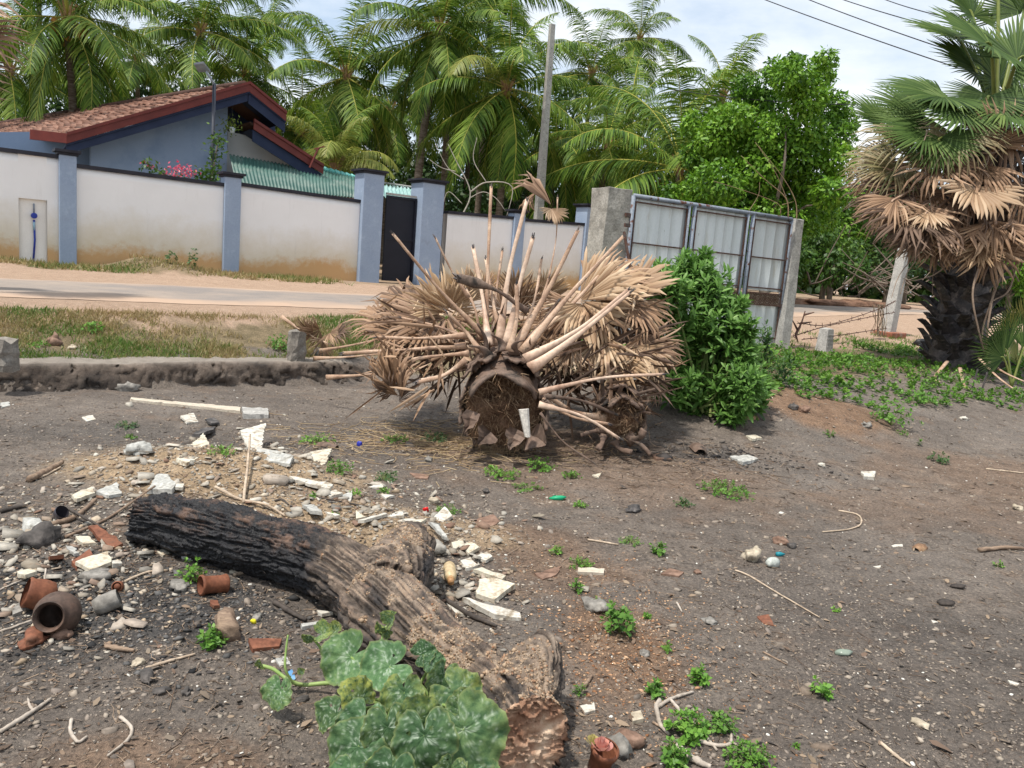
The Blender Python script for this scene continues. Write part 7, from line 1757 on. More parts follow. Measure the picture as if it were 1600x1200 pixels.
    x = rng.normal(1.7, .45, 500); y = rng.normal(6.15, .16, 500); scatter_stones('charcoal', x, y, np.exp(rng.normal(math.log(.013), .5, 500)), (V8, F8), mk('charcoal_far', [(.015, .014, .014), (.07, .06, .055), (.2, .17, .14)], src='rnd', fine=0), 'burnt bits right of the small felled palm top', flat=.6)
    # reddish crumbs
    x = rng.normal(.5, .22, 2200); y = rng.normal(2.95, .45, 2200); k = y > 1.9; scatter_stones('wood_crumbs', x[k], y[k], np.exp(rng.normal(math.log(.0055), .4, k.sum())), (V8, F8), mk('orange_wood_crumbs', [(.2, .09, .04), (.4, .22, .12), (.55, .38, .24)], src='rnd', fine=0), 'orange brown wood crumbs beside the hacked log end', flat=.5)
lot_litter()

# ------------------------------------------------------------------ grass and ground cover
def blades(name, x, y, h, w, mat, label, lean=.5, rnd=None):
    n = len(x); a = rng.uniform(0, 2 * math.pi, n); tilt = rng.normal(0, lean, (n, 2))
    up = np.stack([tilt[:, 0], tilt[:, 1], np.ones(n)], 1); Mb = basis(up, np.stack([np.cos(a), np.sin(a), np.zeros(n)], 1))
    tp = np.array([[0, -1, 0], [0, 1, 0], [.5, -.8, .12], [.5, .8, .12], [1, 0, .42]]); sc = np.stack([h, w, h], 1)
    V = np.einsum('nij,nkj->nki', Mb, tp[None] * sc[:, None, :]) + np.stack([x, y, ground_z(x, y) - .005], 1)[:, None]
    off = (np.arange(n) * 5)[:, None, None]; F = [(np.array([[0, 1, 3, 2]])[None] + off).reshape(-1, 4), (np.array([[2, 3, 4]])[None] + off).reshape(-1, 3)]
    o = link(name, me_np(name, V.reshape(-1, 3), F, mat, rnd=np.repeat(rng.random(n) if rnd is None else rnd, 5))); return tag(o, label, None, kind='stuff')
M_GRASS = leafmat('verge_grass', [(.36, .27, .13), (.30, .26, .10), (.12, .17, .035), (.09, .19, .03), (.17, .27, .05)], trans=.3, vary=0)
M_COVER = leafmat('ground_cover_leaf', [(.03, .08, .012), (.07, .17, .02), (.13, .26, .03), (.21, .34, .05)], trans=.3, vary=0)
def greens():
    def strip(n, u0, u1, v0, v1, seed, thr=-.15, sc=1.3):
        r = np.random.default_rng(seed); u = r.uniform(u0, u1, n); v = r.uniform(v0, v1, n); x, y = xy_of(u, v)
        q = n2(x, y, sc, seed, 4); k = r.random(n) < sm(thr, thr + .35, q); return x[k], y[k], q[k]
    x, y, q = strip(80000, -5, 7.0, 8.35, 9.9, 71, -.36); f = np.clip(.30 + 1.4 * n2(x, y, .9, 73, 3) + rng.normal(0, .2, len(x)), 0, 1)
    blades('grass', x, y, rng.uniform(.025, .085, len(x)), rng.uniform(.003, .006, len(x)), M_GRASS, 'patchy dry and green grass between footing wall and road', rnd=f)
    x, y, q = strip(24000, -14, 7.5, 16.4, 18.1, 75, -.3); f = np.clip(.25 + .9 * n2(x, y, .9, 76, 3) + rng.normal(0, .2, len(x)), 0, 1)
    blades('grass', x, y, rng.uniform(.04, .14, len(x)), rng.uniform(.006, .011, len(x)), M_GRASS, 'thin dry grass along the foot of the white wall', rnd=f)
    x, y, q = strip(22000, 6.0, 19, 6.2, 9.2, 77, -.05); f = np.clip(.75 + .5 * n2(x, y, .9, 78, 3) + rng.normal(0, .15, len(x)), 0, 1)
    blades('grass', x, y, rng.uniform(.03, .10, len(x)), rng.uniform(.004, .007, len(x)), M_GRASS, 'green grass under the sheet gate and the fan palm', rnd=f)
    # leafy ground cover: rosettes
    u = rng.uniform(6.2, 15.5, 9000); v = rng.uniform(3.6, 8.2, 9000); x, y = xy_of(u, v)
    q = n2(x, y, .8, 81, 4) + .35 * np.exp(-((v - 5.9) / 1.2) ** 2) - .25 * sm(4.9, 3.8, v); k = (q > .12) & (rng.random(len(q)) < .25 + 1.6 * np.clip(n2(x, y, 2.4, 83, 3) + .12, 0, 1)); x, y, q = x[k], y[k], q[k]; n = len(x)
    C = np.stack([x, y, ground_z(x, y) + rng.uniform(.02, .10, n) * (.6 + q)], 1); D = np.tile([0, 0, 1.], (n, 1)) + rng.normal(0, .25, (n, 3))
    o = shoots(None, C, D, .055, 7, M_COVER, 'ground_cover', 5, tpl=(LEAF4 * np.array([1, 1.5, 1]), [LEAF4F]), slen=.03); tag(o, 'low leafy ground cover between leafy bush and fan palm', None, kind='stuff')
greens()
def no_parent_fix(): pass
def weed(px, py, w, h, label, n=18, leaf=.03, mat=None, seed=0, cat='weed', group=None, tpl=None, per=5):
    g = G(px, py); z = proj(g)[2]; W, H = w / F_PX * z / 2, h / F_PX * z
    r = np.random.default_rng(seed + px); root = thing('small_weed', g, label, cat, group)
    d = rdir(n, .2, 1); C = g + d * np.array([W, W, H]) * r.uniform(.5, 1, (n, 1)); C[:, 2] = np.maximum(C[:, 2], g[2] + .01); D = d * .8 + UP3 * .5; D /= np.linalg.norm(D, axis=1)[:, None]
    shoots(root, C, D, leaf, per, mat or M_WEED, 'leaves', seed + px, tpl=tpl or (LEAF4 * np.array([1, 1.35, 1]), [LEAF4F]), slen=.015)
    mb = MB()
    for c in C[::2]: mb.tube([g - UP3 * .005, (g + c) / 2 + UP3 * .01, c], [.0018, .001], 4)
    mb.build('stems', M_STEMG, root); return root
M_WEED = leafmat('small_weed_leaf', [(.05, .13, .018), (.10, .24, .03), (.17, .34, .055), (.25, .42, .09)], trans=.3, vary=.2)
M_WEEDD = leafmat('grey_weed_leaf', [(.04, .10, .03), (.09, .17, .06), (.16, .25, .10)], trans=.3, vary=.2)
WEEDS = [ # px, py base, w, h, n, leaf, label
 (298, 912, 46, 42, 26, .022, 'small weed growing by the rusty brown tin in front of the burnt log'), (330, 1012, 50, 38, 30, .028, 'round leafed weed left of the brown wood lump'), (968, 990, 62, 56, 34, .036, 'broad leafed weed right of the grey rock near the log end'),
 (1028, 868, 30, 26, 20, .026, 'small weed in the middle of the dark soil'), (908, 884, 48, 16, 50, .014, 'flat bright green mat of weed above the small board'), (900, 925, 26, 24, 14, .02, 'small weed just below the little pale board'),
 (1092, 1068, 38, 34, 26, .024, 'upright weed standing alone on the orange soil'), (1022, 1088, 34, 26, 20, .026, 'small weed left of the upright one on the orange soil'), (1285, 1088, 40, 36, 14, .028, 'thin weed alone in the dark soil at the lower right'),
 (1075, 1150, 80, 46, 60, .026, 'wide weed among pale roots at the bottom right'), (1170, 1198, 90, 44, 80, .018, 'feathery green weed cut by the bottom edge'), (1125, 1140, 60, 40, 30, .022, 'yellowish weed inside the loop of pale root'), (1050, 1195, 60, 40, 36, .026, 'weed at the bottom edge right of the brown lump'),
 (1135, 772, 100, 22, 90, .024, 'flat spreading weed in the middle of the lot'), (1070, 790, 40, 14, 24, .02, 'small flat weed left of the spreading one'), (1468, 722, 36, 18, 18, .034, 'grey green low weed on the open soil at the right'), (1392, 664, 90, 50, 60, .045, 'leafy weed at the front edge of the ground cover'),
 (1560, 885, 18, 14, 8, .02, 'tiny weed near the dark stick at the right edge'), (1297, 682, 26, 12, 14, .022, 'tiny weed patch below the red soil mound'), (1410, 680, 30, 10, 14, .022, 'tiny flat weed below the leafy weed'), (1305, 955, 20, 10, 8, .016, 'tiny sparse weed on the open dark soil'),
 (495, 690, 70, 16, 50, .022, 'flat weed patch left of the curled husk'), (530, 740, 60, 26, 40, .022, 'weed patch at the right end of the sand heap'), (600, 750, 60, 16, 40, .020, 'low weed strip right of the sand heap'), (620, 690, 60, 12, 40, .02, 'low weed strip near the blue scrap'), (680, 690, 56, 16, 40, .022, 'low weeds at the left foot of the felled palm'),
 (780, 745, 80, 18, 60, .022, 'weed patch in front of the felled palm trunk'), (845, 735, 60, 22, 40, .024, 'weed patch in front of the palm right side'), (890, 750, 40, 14, 24, .022, 'small weed patch near the pale stone'), (820, 765, 60, 12, 30, .018, 'thin grassy tuft below the palm trunk'),
 (700, 800, 50, 14, 30, .018, 'sparse weed line right of the red cap'), (905, 790, 30, 12, 20, .018, 'tiny weed right of the green plastic scrap'), (870, 865, 30, 18, 14, .02, 'grassy tuft left of the green weed mat'), (985, 850, 50, 10, 30, .014, 'faint weed line behind the middle weed'), (200, 668, 46, 12, 30, .02, 'flat weed on the path at the left'), (205, 685, 24, 10, 12, .02, 'tiny weed just below the flat one on the path'),
 (345, 712, 50, 18, 30, .02, 'small weed on top of the sand heap'), (522, 808, 18, 10, 10, .018, 'tiny weed among shards left of the cap'), (555, 778, 22, 14, 14, .02, 'tiny bright weed among shards'), (490, 782, 18, 10, 10, .018, 'tiny weed beside the long white splinter'), (600, 772, 26, 10, 16, .018, 'tiny weed below the low strip'),
 (148, 520, 40, 20, 30, .04, 'weed clump on the verge at the left'), (440, 545, 60, 26, 40, .04, 'weed clump left of the concrete stump'), (1210, 560, 60, 30, 40, .05, 'weed clump at the foot of the slim gate post'), (1245, 1165, 12, 10, 5, .016, 'tiny sprout at the bottom right'),
 (1010, 970, 16, 16, 8, .02, 'tiny yellow flowered sprig above the broad leafed weed'), (1040, 1018, 22, 18, 10, .018, 'tiny weed between the two orange soil patches'), (935, 950, 26, 22, 14, .018, 'dry grassy sprig behind the grey rock'), (905, 1085, 30, 22, 16, .012, 'fine weed beside the log end'), (60, 545, 40, 12, 20, .03, 'low weed beside the dark stump at the far left'),
 (300, 420, 20, 40, 16, .07, 'thin dry weed against the white wall left of the second pillar'), (268, 412, 18, 24, 12, .07, 'short dry weed against the white wall'), (1330, 570, 80, 30, 60, .05, 'weed clump in front of the survey marker'), (1250, 600, 60, 20, 30, .045, 'weed tuft on the red soil mound'), (1500, 600, 80, 24, 50, .045, 'weed clump in front of the fan palm'), (1440, 630, 90, 24, 60, .045, 'weed clump right of the leafy weed')]
for i, (px, py, w, h, n, lf, lab) in enumerate(WEEDS):
    weed(px, py, w, h, lab, n=n, leaf=lf, seed=i, mat=(M_WEEDD if i in (15, 14, 23, 25, 34, 50, 51) else M_WEED), group='small weeds dotted over the lot')

# ------------------------------------------------------------------ single finds
def MT(name, a, b_, **k): return mk(name, [a, b_], **k)
M_TILEW = mk('white_glazed_shard', [(.46, .43, .37), (.64, .61, .54)], scale=14, over=((.26, .21, .15), 22, .48, .66), bump=.3, bscale=60, bdist=.003, fine=.12)
M_PLAST = mk('grey_plaster_shard', [(.30, .30, .28), (.48, .47, .43)], scale=12, over=((.17, .15, .12), 16, .55, .7), bump=.5, bscale=50, bdist=.005)
M_CREAM = mk('cream_shard', [(.46, .42, .33), (.62, .57, .46)], scale=12, over=((.26, .19, .12), 18, .5, .68), bump=.4, bscale=60, bdist=.004)
M_TERRA = mk('terracotta_shard', [(.12, .045, .026), (.25, .10, .055)], scale=12, over=((.08, .05, .035), 12, .55, .7), bump=.3, bscale=50, bdist=.004)
M_DARKSH = mk('sooty_shard', [(.03, .028, .028), (.11, .10, .095)], scale=12, over=((.22, .2, .18), 16, .58, .7), bump=.4, bscale=50, bdist=.004)
M_WOOD = mk('weathered_wood', [(.13, .085, .06), (.30, .215, .15)], scale=6, stretch=(1, 6, 6), bump=.5, bscale=40, bdist=.004)
M_WOODP = mk('pale_board_wood', [(.40, .34, .26), (.56, .50, .41)], scale=6, stretch=(1, 6, 6), bump=.3, bscale=40, bdist=.003, over=((.2, .15, .1), 12, .6, .7))
M_ROCKP = mk('pale_stone', [(.30, .25, .18), (.50, .43, .33)], scale=9, bump=.6, bscale=35, bdist=.006)
M_ROCKG = mk('grey_stone', [(.14, .13, .115), (.29, .27, .24)], scale=9, bump=.6, bscale=35, bdist=.006)
M_ROCKD = mk('dark_stone', [(.04, .037, .035), (.12, .105, .095)], scale=9, bump=.6, bscale=35, bdist=.006)
M_ROCKB = mk('brown_stone', [(.13, .075, .05), (.26, .165, .12)], scale=9, bump=.6, bscale=35, bdist=.006)
def slab(pts, mat, label, th=.012, lift=0.0, cat='shard', nm='shard', tilt=(0, 0), group=None):
    """plate with an irregular outline given where its corners rest on the soil"""
    W = np.array([G(*p) for p in pts]); c = W.mean(0)
    # refine the outline with chipped edges
    out = []
    for i in range(len(W)):
        a, b_ = W[i], W[(i + 1) % len(W)]; L = np.linalg.norm(b_ - a); m = max(1, int(L / .03))
        for k in range(m): out.append(a + (b_ - a) * k / m + (rng.normal(0, min(.004, L * .05), 3) if k else 0))
    W = np.array(out); W[:, 2] = c[2] + lift + (W[:, 0] - c[0]) * tilt[0] + (W[:, 1] - c[1]) * tilt[1]
    th = th * .7; dz_ = W[:, 2] - c[2] - lift; mxz = np.abs(dz_).max() + 1e-6; W[:, 2] = c[2] + lift + dz_ * min(1, 1.2 * lift / mxz) if lift > 0 else W[:, 2]
    n = len(W); top = W + UP3 * th + np.stack([np.zeros(n)] * 2 + [rng.normal(0, th * .08, n)], 1); bot = W - UP3 * .008
    bot = c + (bot - c) * np.array([1.02, 1.02, 1]); ct = top.mean(0) + UP3 * th * .15
    mb = MB(); V = list(top) + list(bot) + [ct]; F = [(i, (i + 1) % n, 2 * n) for i in range(n)] + [(n + i, n + (i + 1) % n, (i + 1) % n, i) for i in range(n)] + [tuple(n + i for i in range(n))[::-1]]
    mb.add(V, F); o = mb.build(nm, mat, None, loc=c); return tag(o, label, cat, group)
SL = [
 ([(275, 722), (318, 698), (331, 703), (291, 734)], M_CREAM, 'long cream slab slanting on top of the sand heap', .02, .02), ([(230, 776), (248, 745), (262, 747), (274, 768), (268, 778)], M_PLAST, 'grey green triangular slab standing just above the log end', .03, .01),
 ([(112, 785), (143, 767), (149, 779), (120, 793)], M_CREAM, 'cream tile piece with dark dots left of the heap', .014, .02), ([(150, 776), (182, 756), (190, 778), (170, 783)], M_PLAST, 'grey plaster flake right of the dotted tile piece', .012, .01), ([(271, 764), (288, 761), (285, 773), (274, 773)], M_TILEW, 'small bright white shard beside the triangular slab', .012, .02),
 ([(374, 699), (414, 690), (404, 712), (395, 708)], M_TILEW, 'thin curled white sheet at the top right of the heap', .008, .03), ([(402, 706), (458, 724), (452, 735), (396, 716)], M_PLAST, 'grey strip lying behind the curled white sheet', .015, .01), ([(452, 752), (520, 770), (514, 776), (458, 759)], M_TILEW, 'long white splinter at the right side of the heap', .014, .02),
 ([(484, 713), (517, 713), (508, 727), (492, 728)], M_CREAM, 'beige wedge shaped shard lying alone right of the heap', .015, .01), ([(678, 811), (694, 804), (706, 813), (688, 820)], M_TILEW, 'square white tile piece nearest the red cap', .014, .01), ([(628, 816), (647, 813), (652, 824), (638, 828)], M_TILEW, 'white shard at the upper end of the shard row', .014, .02), ([(642, 824), (666, 821), (652, 831)], M_CREAM, 'flat wedge overhanging the shard row', .010, .03),
 ([(668, 823), (688, 824), (676, 831)], M_TILEW, 'small white flake right of the overhanging wedge', .008, .02), ([(670, 832), (684, 835), (698, 855), (690, 853)], M_PLAST, 'long grey flake leaning on the concrete lump', .012, .04), ([(705, 855), (722, 849), (724, 858), (709, 864)], M_CREAM, 'cream flake right of the concrete lump', .012, .01), ([(722, 859), (732, 854), (748, 865), (732, 869)], M_CREAM, 'pinkish cream flake in the shard row', .012, .01),
 ([(738, 872), (760, 868), (769, 876), (759, 881)], M_TILEW, 'white flake at the right of the shard row', .010, .01), ([(719, 881), (735, 877), (747, 890), (728, 894)], M_TILEW, 'bright white flake right of the beige bottle', .012, .01), ([(739, 896), (753, 893), (790, 906), (784, 912)], M_CREAM, 'long streaked flake above the large plate', .012, .015), ([(748, 917), (768, 915), (804, 925), (772, 945), (744, 937)], M_CREAM, 'large cream plate with a curved edge', .018, .02),
 ([(722, 946), (744, 949), (812, 962), (814, 971), (772, 969)], M_TILEW, 'long bright white slab behind the log', .018, .01), ([(697, 944), (725, 956), (731, 962), (709, 960)], M_TILEW, 'short white slab half under the dark splinter', .014, .0), ([(556, 807), (570, 815), (556, 817)], M_CREAM, 'small cream triangle on the heap right side', .01, .02), ([(575, 815), (600, 804), (605, 808), (569, 826), (559, 824)], M_TILEW, 'folded white flake right of the cream triangle', .012, .02), ([(603, 806), (625, 804), (631, 811)], M_TILEW, 'thin white flake at the top of the shard row', .01, .01),
 ([(472, 796), (491, 790), (503, 815), (484, 815)], M_PLAST, 'grey trapezoid shard just behind the log', .014, .02), ([(506, 801), (525, 810), (531, 817), (522, 817)], M_TILEW, 'narrow white shard behind the log middle', .012, .02), ([(502, 776), (525, 773), (535, 779), (516, 784)], M_TILEW, 'white flake on the heap near the tiny weed', .01, .01), ([(534, 779), (550, 777), (547, 787)], M_PLAST, 'grey flake on the heap near the tiny weed', .01, .01), ([(575, 765), (594, 762), (600, 768)], M_TILEW, 'thin white flake at the far right of the heap', .008, .01), ([(594, 777), (616, 781), (603, 783)], M_TILEW, 'thin white flake below the low weed strip', .008, .01),
 ([(903, 890), (944, 892), (943, 899), (903, 897)], M_WOODP, 'little pale board lying on the open soil', .014, .005), ([(138, 838), (152, 836), (192, 856), (178, 861), (152, 850)], M_TERRA, 'jagged orange bark piece left of the burnt log', .012, .02), ([(103, 861), (112, 859), (124, 875), (116, 878)], M_PLAST, 'long pale shard left of the orange bark', .01, .01), ([(118, 847), (140, 846), (150, 855), (130, 857)], M_CREAM, 'flat beige shard beside the orange bark', .01, .01),
 ([(0, 862), (0, 852), (14, 856), (10, 866)], M_CREAM, 'beige shard cut by the left edge', .012, .01), ([(76, 877), (98, 876), (100, 886), (78, 890)], M_TERRA, 'dark red curved potsherd in the left rubble', .012, .02), ([(112, 887), (140, 876), (145, 884), (120, 896)], M_TERRA, 'brown curved potsherd in the left rubble', .016, .02), ([(118, 895), (168, 880), (174, 893), (140, 904)], M_CREAM, 'large curved cream potsherd behind the pots', .012, .03), ([(172, 886), (188, 884), (191, 893), (176, 896)], M_TILEW, 'bright white chunk right of the cream potsherd', .018, .01),
 ([(27, 905), (48, 900), (58, 908), (40, 915), (28, 912)], M_CREAM, 'curved pale potsherd above the clay pot', .012, .02), ([(358, 900), (385, 875), (401, 876), (372, 900)], M_CREAM, 'pale slab lying under the middle of the log', .012, .0), ([(328, 946), (340, 943), (343, 955), (334, 958), (328, 953)], M_TERRA, 'flat orange oval scrap below the rusty tin', .006, .01), ([(340, 966), (358, 953), (362, 958), (352, 969)], M_TILEW, 'folded white scrap near the yellow petal', .006, .01), ([(495, 953), (520, 963), (503, 965)], M_TILEW, 'small white triangle left of the squash vine', .008, .01),
 ([(470, 980), (505, 974), (506, 979), (472, 985)], M_PLAST, 'grey white strip above the squash vine', .01, .01), ([(1046, 893), (1068, 899), (1060, 905), (1032, 901)], M_ROCKB, 'flat brown bark slab on the open soil', .014, .0), ([(640, 740), (670, 744), (668, 750), (650, 748)], M_ROCKB, 'low brown crust on the path', .01, .0), ([(736, 815), (770, 808), (782, 818), (760, 828), (742, 824)], M_ROCKB, 'brown crust of earth right of the square tile piece', .014, .0), ([(835, 895), (860, 888), (878, 884), (868, 898), (848, 905)], M_ROCKB, 'thin brown crust left of the weed mat', .01, .0),
 ([(1200, 967), (1182, 970), (1192, 981), (1208, 984)], M_TERRA, 'small rust red scrap on the dark soil', .008, .0), ([(1393, 852), (1410, 849), (1411, 853), (1396, 854)], M_TILEW, 'white flake left of the coconut husk', .004, .0), ([(1364, 886), (1376, 884), (1374, 889)], M_TILEW, 'tiny white flake on the open soil', .004, .0), ([(1455, 969), (1466, 972), (1458, 974)], M_TILEW, 'tiny white flake in the right foreground', .004, .0), ([(1574, 1066), (1592, 1072), (1588, 1076), (1578, 1072)], M_TILEW, 'white scrap near the right edge low down', .005, .0),
 ([(1345, 738), (1368, 740), (1366, 750), (1350, 749)], M_TILEW, 'white crumpled lump in the right middle', .03, .0), ([(1165, 684), (1180, 681), (1190, 690), (1175, 693)], M_CREAM, 'pale stone flake right of the burnt patch', .02, .0), ([(906, 1106), (928, 1101), (930, 1113), (914, 1117)], M_TILEW, 'white scrap beside the hacked log end', .010, .0), ([(940, 740), (925, 745), (935, 749)], M_CREAM, 'small cream flake in front of the palm', .01, .0), ([(1018, 712), (1042, 710), (1048, 720), (1025, 722)], M_ROCKB, 'ragged brown scrap between palm stump and burnt patch', .02, .0), ([(1140, 716), (1170, 712), (1185, 722), (1160, 730)], M_PLAST, 'grey crumpled scrap right of the burnt patch', .025, .0),
 ([(282, 655), (302, 648), (310, 660), (292, 664)], M_TILEW, 'white and yellow wrapper on the path behind the heap', .01, .01), ([(300, 692), (318, 672), (337, 668), (332, 680), (312, 692)], M_DARKSH, 'dark slanting board behind the sand heap', .02, .03), ([(320, 660), (335, 656), (343, 665), (330, 668)], M_DARKSH, 'thin dark shard behind the slanting board', .01, .02), ([(378, 643), (418, 644), (419, 655), (380, 654)], M_CONCPALE, 'short concrete bar near the footing wall', .05, .0), ([(205, 626), (205, 629), (375, 647), (376, 641)], M_WOODP, 'long thin pole lying on the soil before the footing wall', .03, .0),
 ([(0, 632), (14, 630), (16, 636), (2, 640)], M_PLAST, 'grey flake on the soil at the far left', .01, .0), ([(128, 653), (145, 650), (150, 657), (134, 660)], M_TILEW, 'white scrap on the soil at the far left', .008, .0), ([(985, 1120), (1000, 1118), (1005, 1130), (988, 1134)], M_ROCKP, 'pale crust at the lower middle', .02, .0), ([(388, 1010), (440, 1005), (436, 1014), (395, 1022)], M_TERRA, 'reddish bark strip left of the squash leaves', .012, .01), ([(430, 1035), (447, 1030), (454, 1042), (437, 1046)], M_PLAST, 'grey blue shard under the vine', .01, .0), ([(456, 1050), (462, 1066), (452, 1068), (447, 1056)], mk('blue_scrap', [(.06, .2, .4), (.2, .35, .5)]), 'small blue plastic scrap under the vine', .004, .0),
 ([(350, 830), (362, 826), (368, 834), (356, 838)], M_CREAM, 'cream flake left under the log', .01, .0) if False else ([(245, 866), (258, 861), (266, 868), (254, 874)], M_CREAM, 'beige chip in the dark ash below the log', .012, .0), ([(222, 862), (242, 867), (238, 872), (222, 868)], M_PLAST, 'thin pale chip in the ash below the log', .008, .0), ([(20, 950), (60, 935), (66, 945), (20, 965)], M_ROCKG, 'flat grey slab left of the clay pot', .014, .0)]
for (pts, m, lab, th, lift) in SL: slab(pts, m, lab, th, lift, tilt=(rng.normal(0, .12), rng.normal(0, .18)) if lift > .005 else (0, 0))

def rock(px, py, wpx, label, mat, seed, sq=(1, .75, .6), cat='stone', nm='stone', group=None):
    g = G(px, py); s = wpx / F_PX * proj(g)[2] / 2; V, F = ico(3, seed, sq, .5); V = V @ rotz(np.array([seed * 1.3]))[0].T
    V = V * (1 + .10 * fbm(V * 4, 3, seed)[:, None] + .06 * vn(V * 11, seed)[:, None]); q = np.round(V @ rotz(np.array([.6]))[0] * 2.2) / 2.2 @ rotz(np.array([-.6]))[0]; V = V * .55 + q * .45
    me = me_np(nm, V * s, F, mat); o = link(nm, me); o.location = tuple(g + UP3 * s * sq[2] * .45 + np.array([0, s * .4, 0])); return tag(o, label, cat, group)
RK = [(1176, 878, 38, 'angular cream rock beside the small jar', M_ROCKP, 1, (1, .7, .72)), (1220, 850, 22, 'brown stone behind the small jar', M_ROCKB, 2), (1238, 856, 16, 'small dark round stone right of the brown stone', M_ROCKD, 3), (932, 955, 40, 'mossy grey rock left of the broad leafed weed', M_ROCKG, 4), (196, 612, 30, 'smooth pale stone at the foot of the footing wall', M_ROCKG, 5), (670, 723, 16, 'small pale round stone on the path', M_ROCKG, 6), (676, 788, 18, 'pale stone behind the red cap', M_ROCKP, 7),
 (212, 712, 44, 'pale grey concrete chunk on the left top of the heap', M_PLAST, 8, (1, .6, .55)), (678, 868, 44, 'concrete lump behind the log fork', M_CONC, 9, (1, .7, .6)), (350, 1000, 62, 'lump of dark brown rotten wood standing in the ash', M_WOOD, 10, (.6, .9, .7)), (48, 1010, 54, 'reddish brick lump in front of the clay pot', M_TERRA, 11, (1, .6, .45)), (92, 1000, 34, 'brown pink stone under the mouth of the clay pot', M_ROCKB, 12), (60, 855, 60, 'dark rounded lump in the left rubble', M_ROCKD, 13, (1, .7, .6)), (45, 838, 56, 'pale rounded slab of stone at the left rubble edge', M_PLAST, 14, (1, .6, .4)),
 (148, 912, 40, 'soot stained stone behind the grey cup', M_ROCKG, 15), (278, 926, 34, 'smooth grey flat stone left of the rusty tin', M_ROCKG, 16, (1, .8, .5)), (195, 955, 16, 'small grey stone beside the cup', M_ROCKG, 17), (545, 1150, 26, 'small pinkish stone left of the squash leaves', M_ROCKP, 18), (510, 1140, 24, 'pale stone in the lower left soil', M_ROCKP, 19), (215, 1045, 20, 'yellowish stone in the lower left soil', M_ROCKP, 20), (225, 1070, 40, 'dark flat earth clod in the lower left soil', M_ROCKD, 21, (1, .5, .4)), (250, 1088, 22, 'dark round clod in the lower left', M_ROCKD, 22), (290, 1090, 20, 'second dark round clod in the lower left', M_ROCKD, 23),
 (985, 1165, 46, 'brown lump of earth near the flower pot', M_ROCKB, 24, (1, .8, .6)), (965, 1180, 60, 'grey fibrous lump right of the flowers', M_ROCKG, 25, (.6, .9, .6)), (1440, 1140, 26, 'half buried oval stone in the lower right', M_ROCKP, 26, (1, .6, .35)), (1007, 1028, 18, 'grey stone in the orange soil', M_ROCKG, 27), (1110, 978, 26, 'pale ashy lump on the dark soil', M_ROCKG, 28, (1, .7, .3)), (1255, 645, 20, 'brown stone on the red soil mound', M_ROCKB, 29), (1240, 640, 18, 'dark stone on the red soil mound', M_ROCKD, 30), (1355, 668, 18, 'grey curved stone below the leafy weed', M_ROCKG, 31), (990, 800, 30, 'crumpled black and grey lump on the path', M_DARKSH, 32, (1, .6, .4)), (1507, 655, 12, 'small white stone in front of the weeds', M_TILEW, 33),
 (1592, 800, 18, 'pale stone at the right edge', M_ROCKP, 34), (1284, 730, 14, 'small white stone left of the crumpled lump', M_TILEW, 35), (82, 540, 24, 'rusty brown lump of brick on the verge at the left', M_ROCKB, 36, (1, .8, .9)), (112, 546, 14, 'small pale stone on the verge', M_ROCKP, 37), (497, 557, 28, 'pale stone beside the concrete stump', M_ROCKG, 38), (542, 560, 22, 'second pale stone on the footing wall', M_ROCKG, 39), (400, 970, 18, 'grey chip stone near the yellow petal', M_ROCKG, 40), (1090, 900, 12, 'tiny brown stone on the soil', M_ROCKB, 41), (760, 770, 14, 'tiny dark stone on the path', M_ROCKD, 42), (520, 1070, 14, 'tiny dark clod beside the vine', M_ROCKD, 43), (470, 1100, 18, 'grey clod left of the squash leaves', M_ROCKD, 44), (265, 820, 22, 'grey stone close to the burnt log end', M_ROCKG, 45), (215, 838, 26, 'pale shard like stone below the burnt log end', M_ROCKP, 46)]
for r_ in RK: rock(*r_[:6], **({'sq': r_[6]} if len(r_) > 6 else {}))

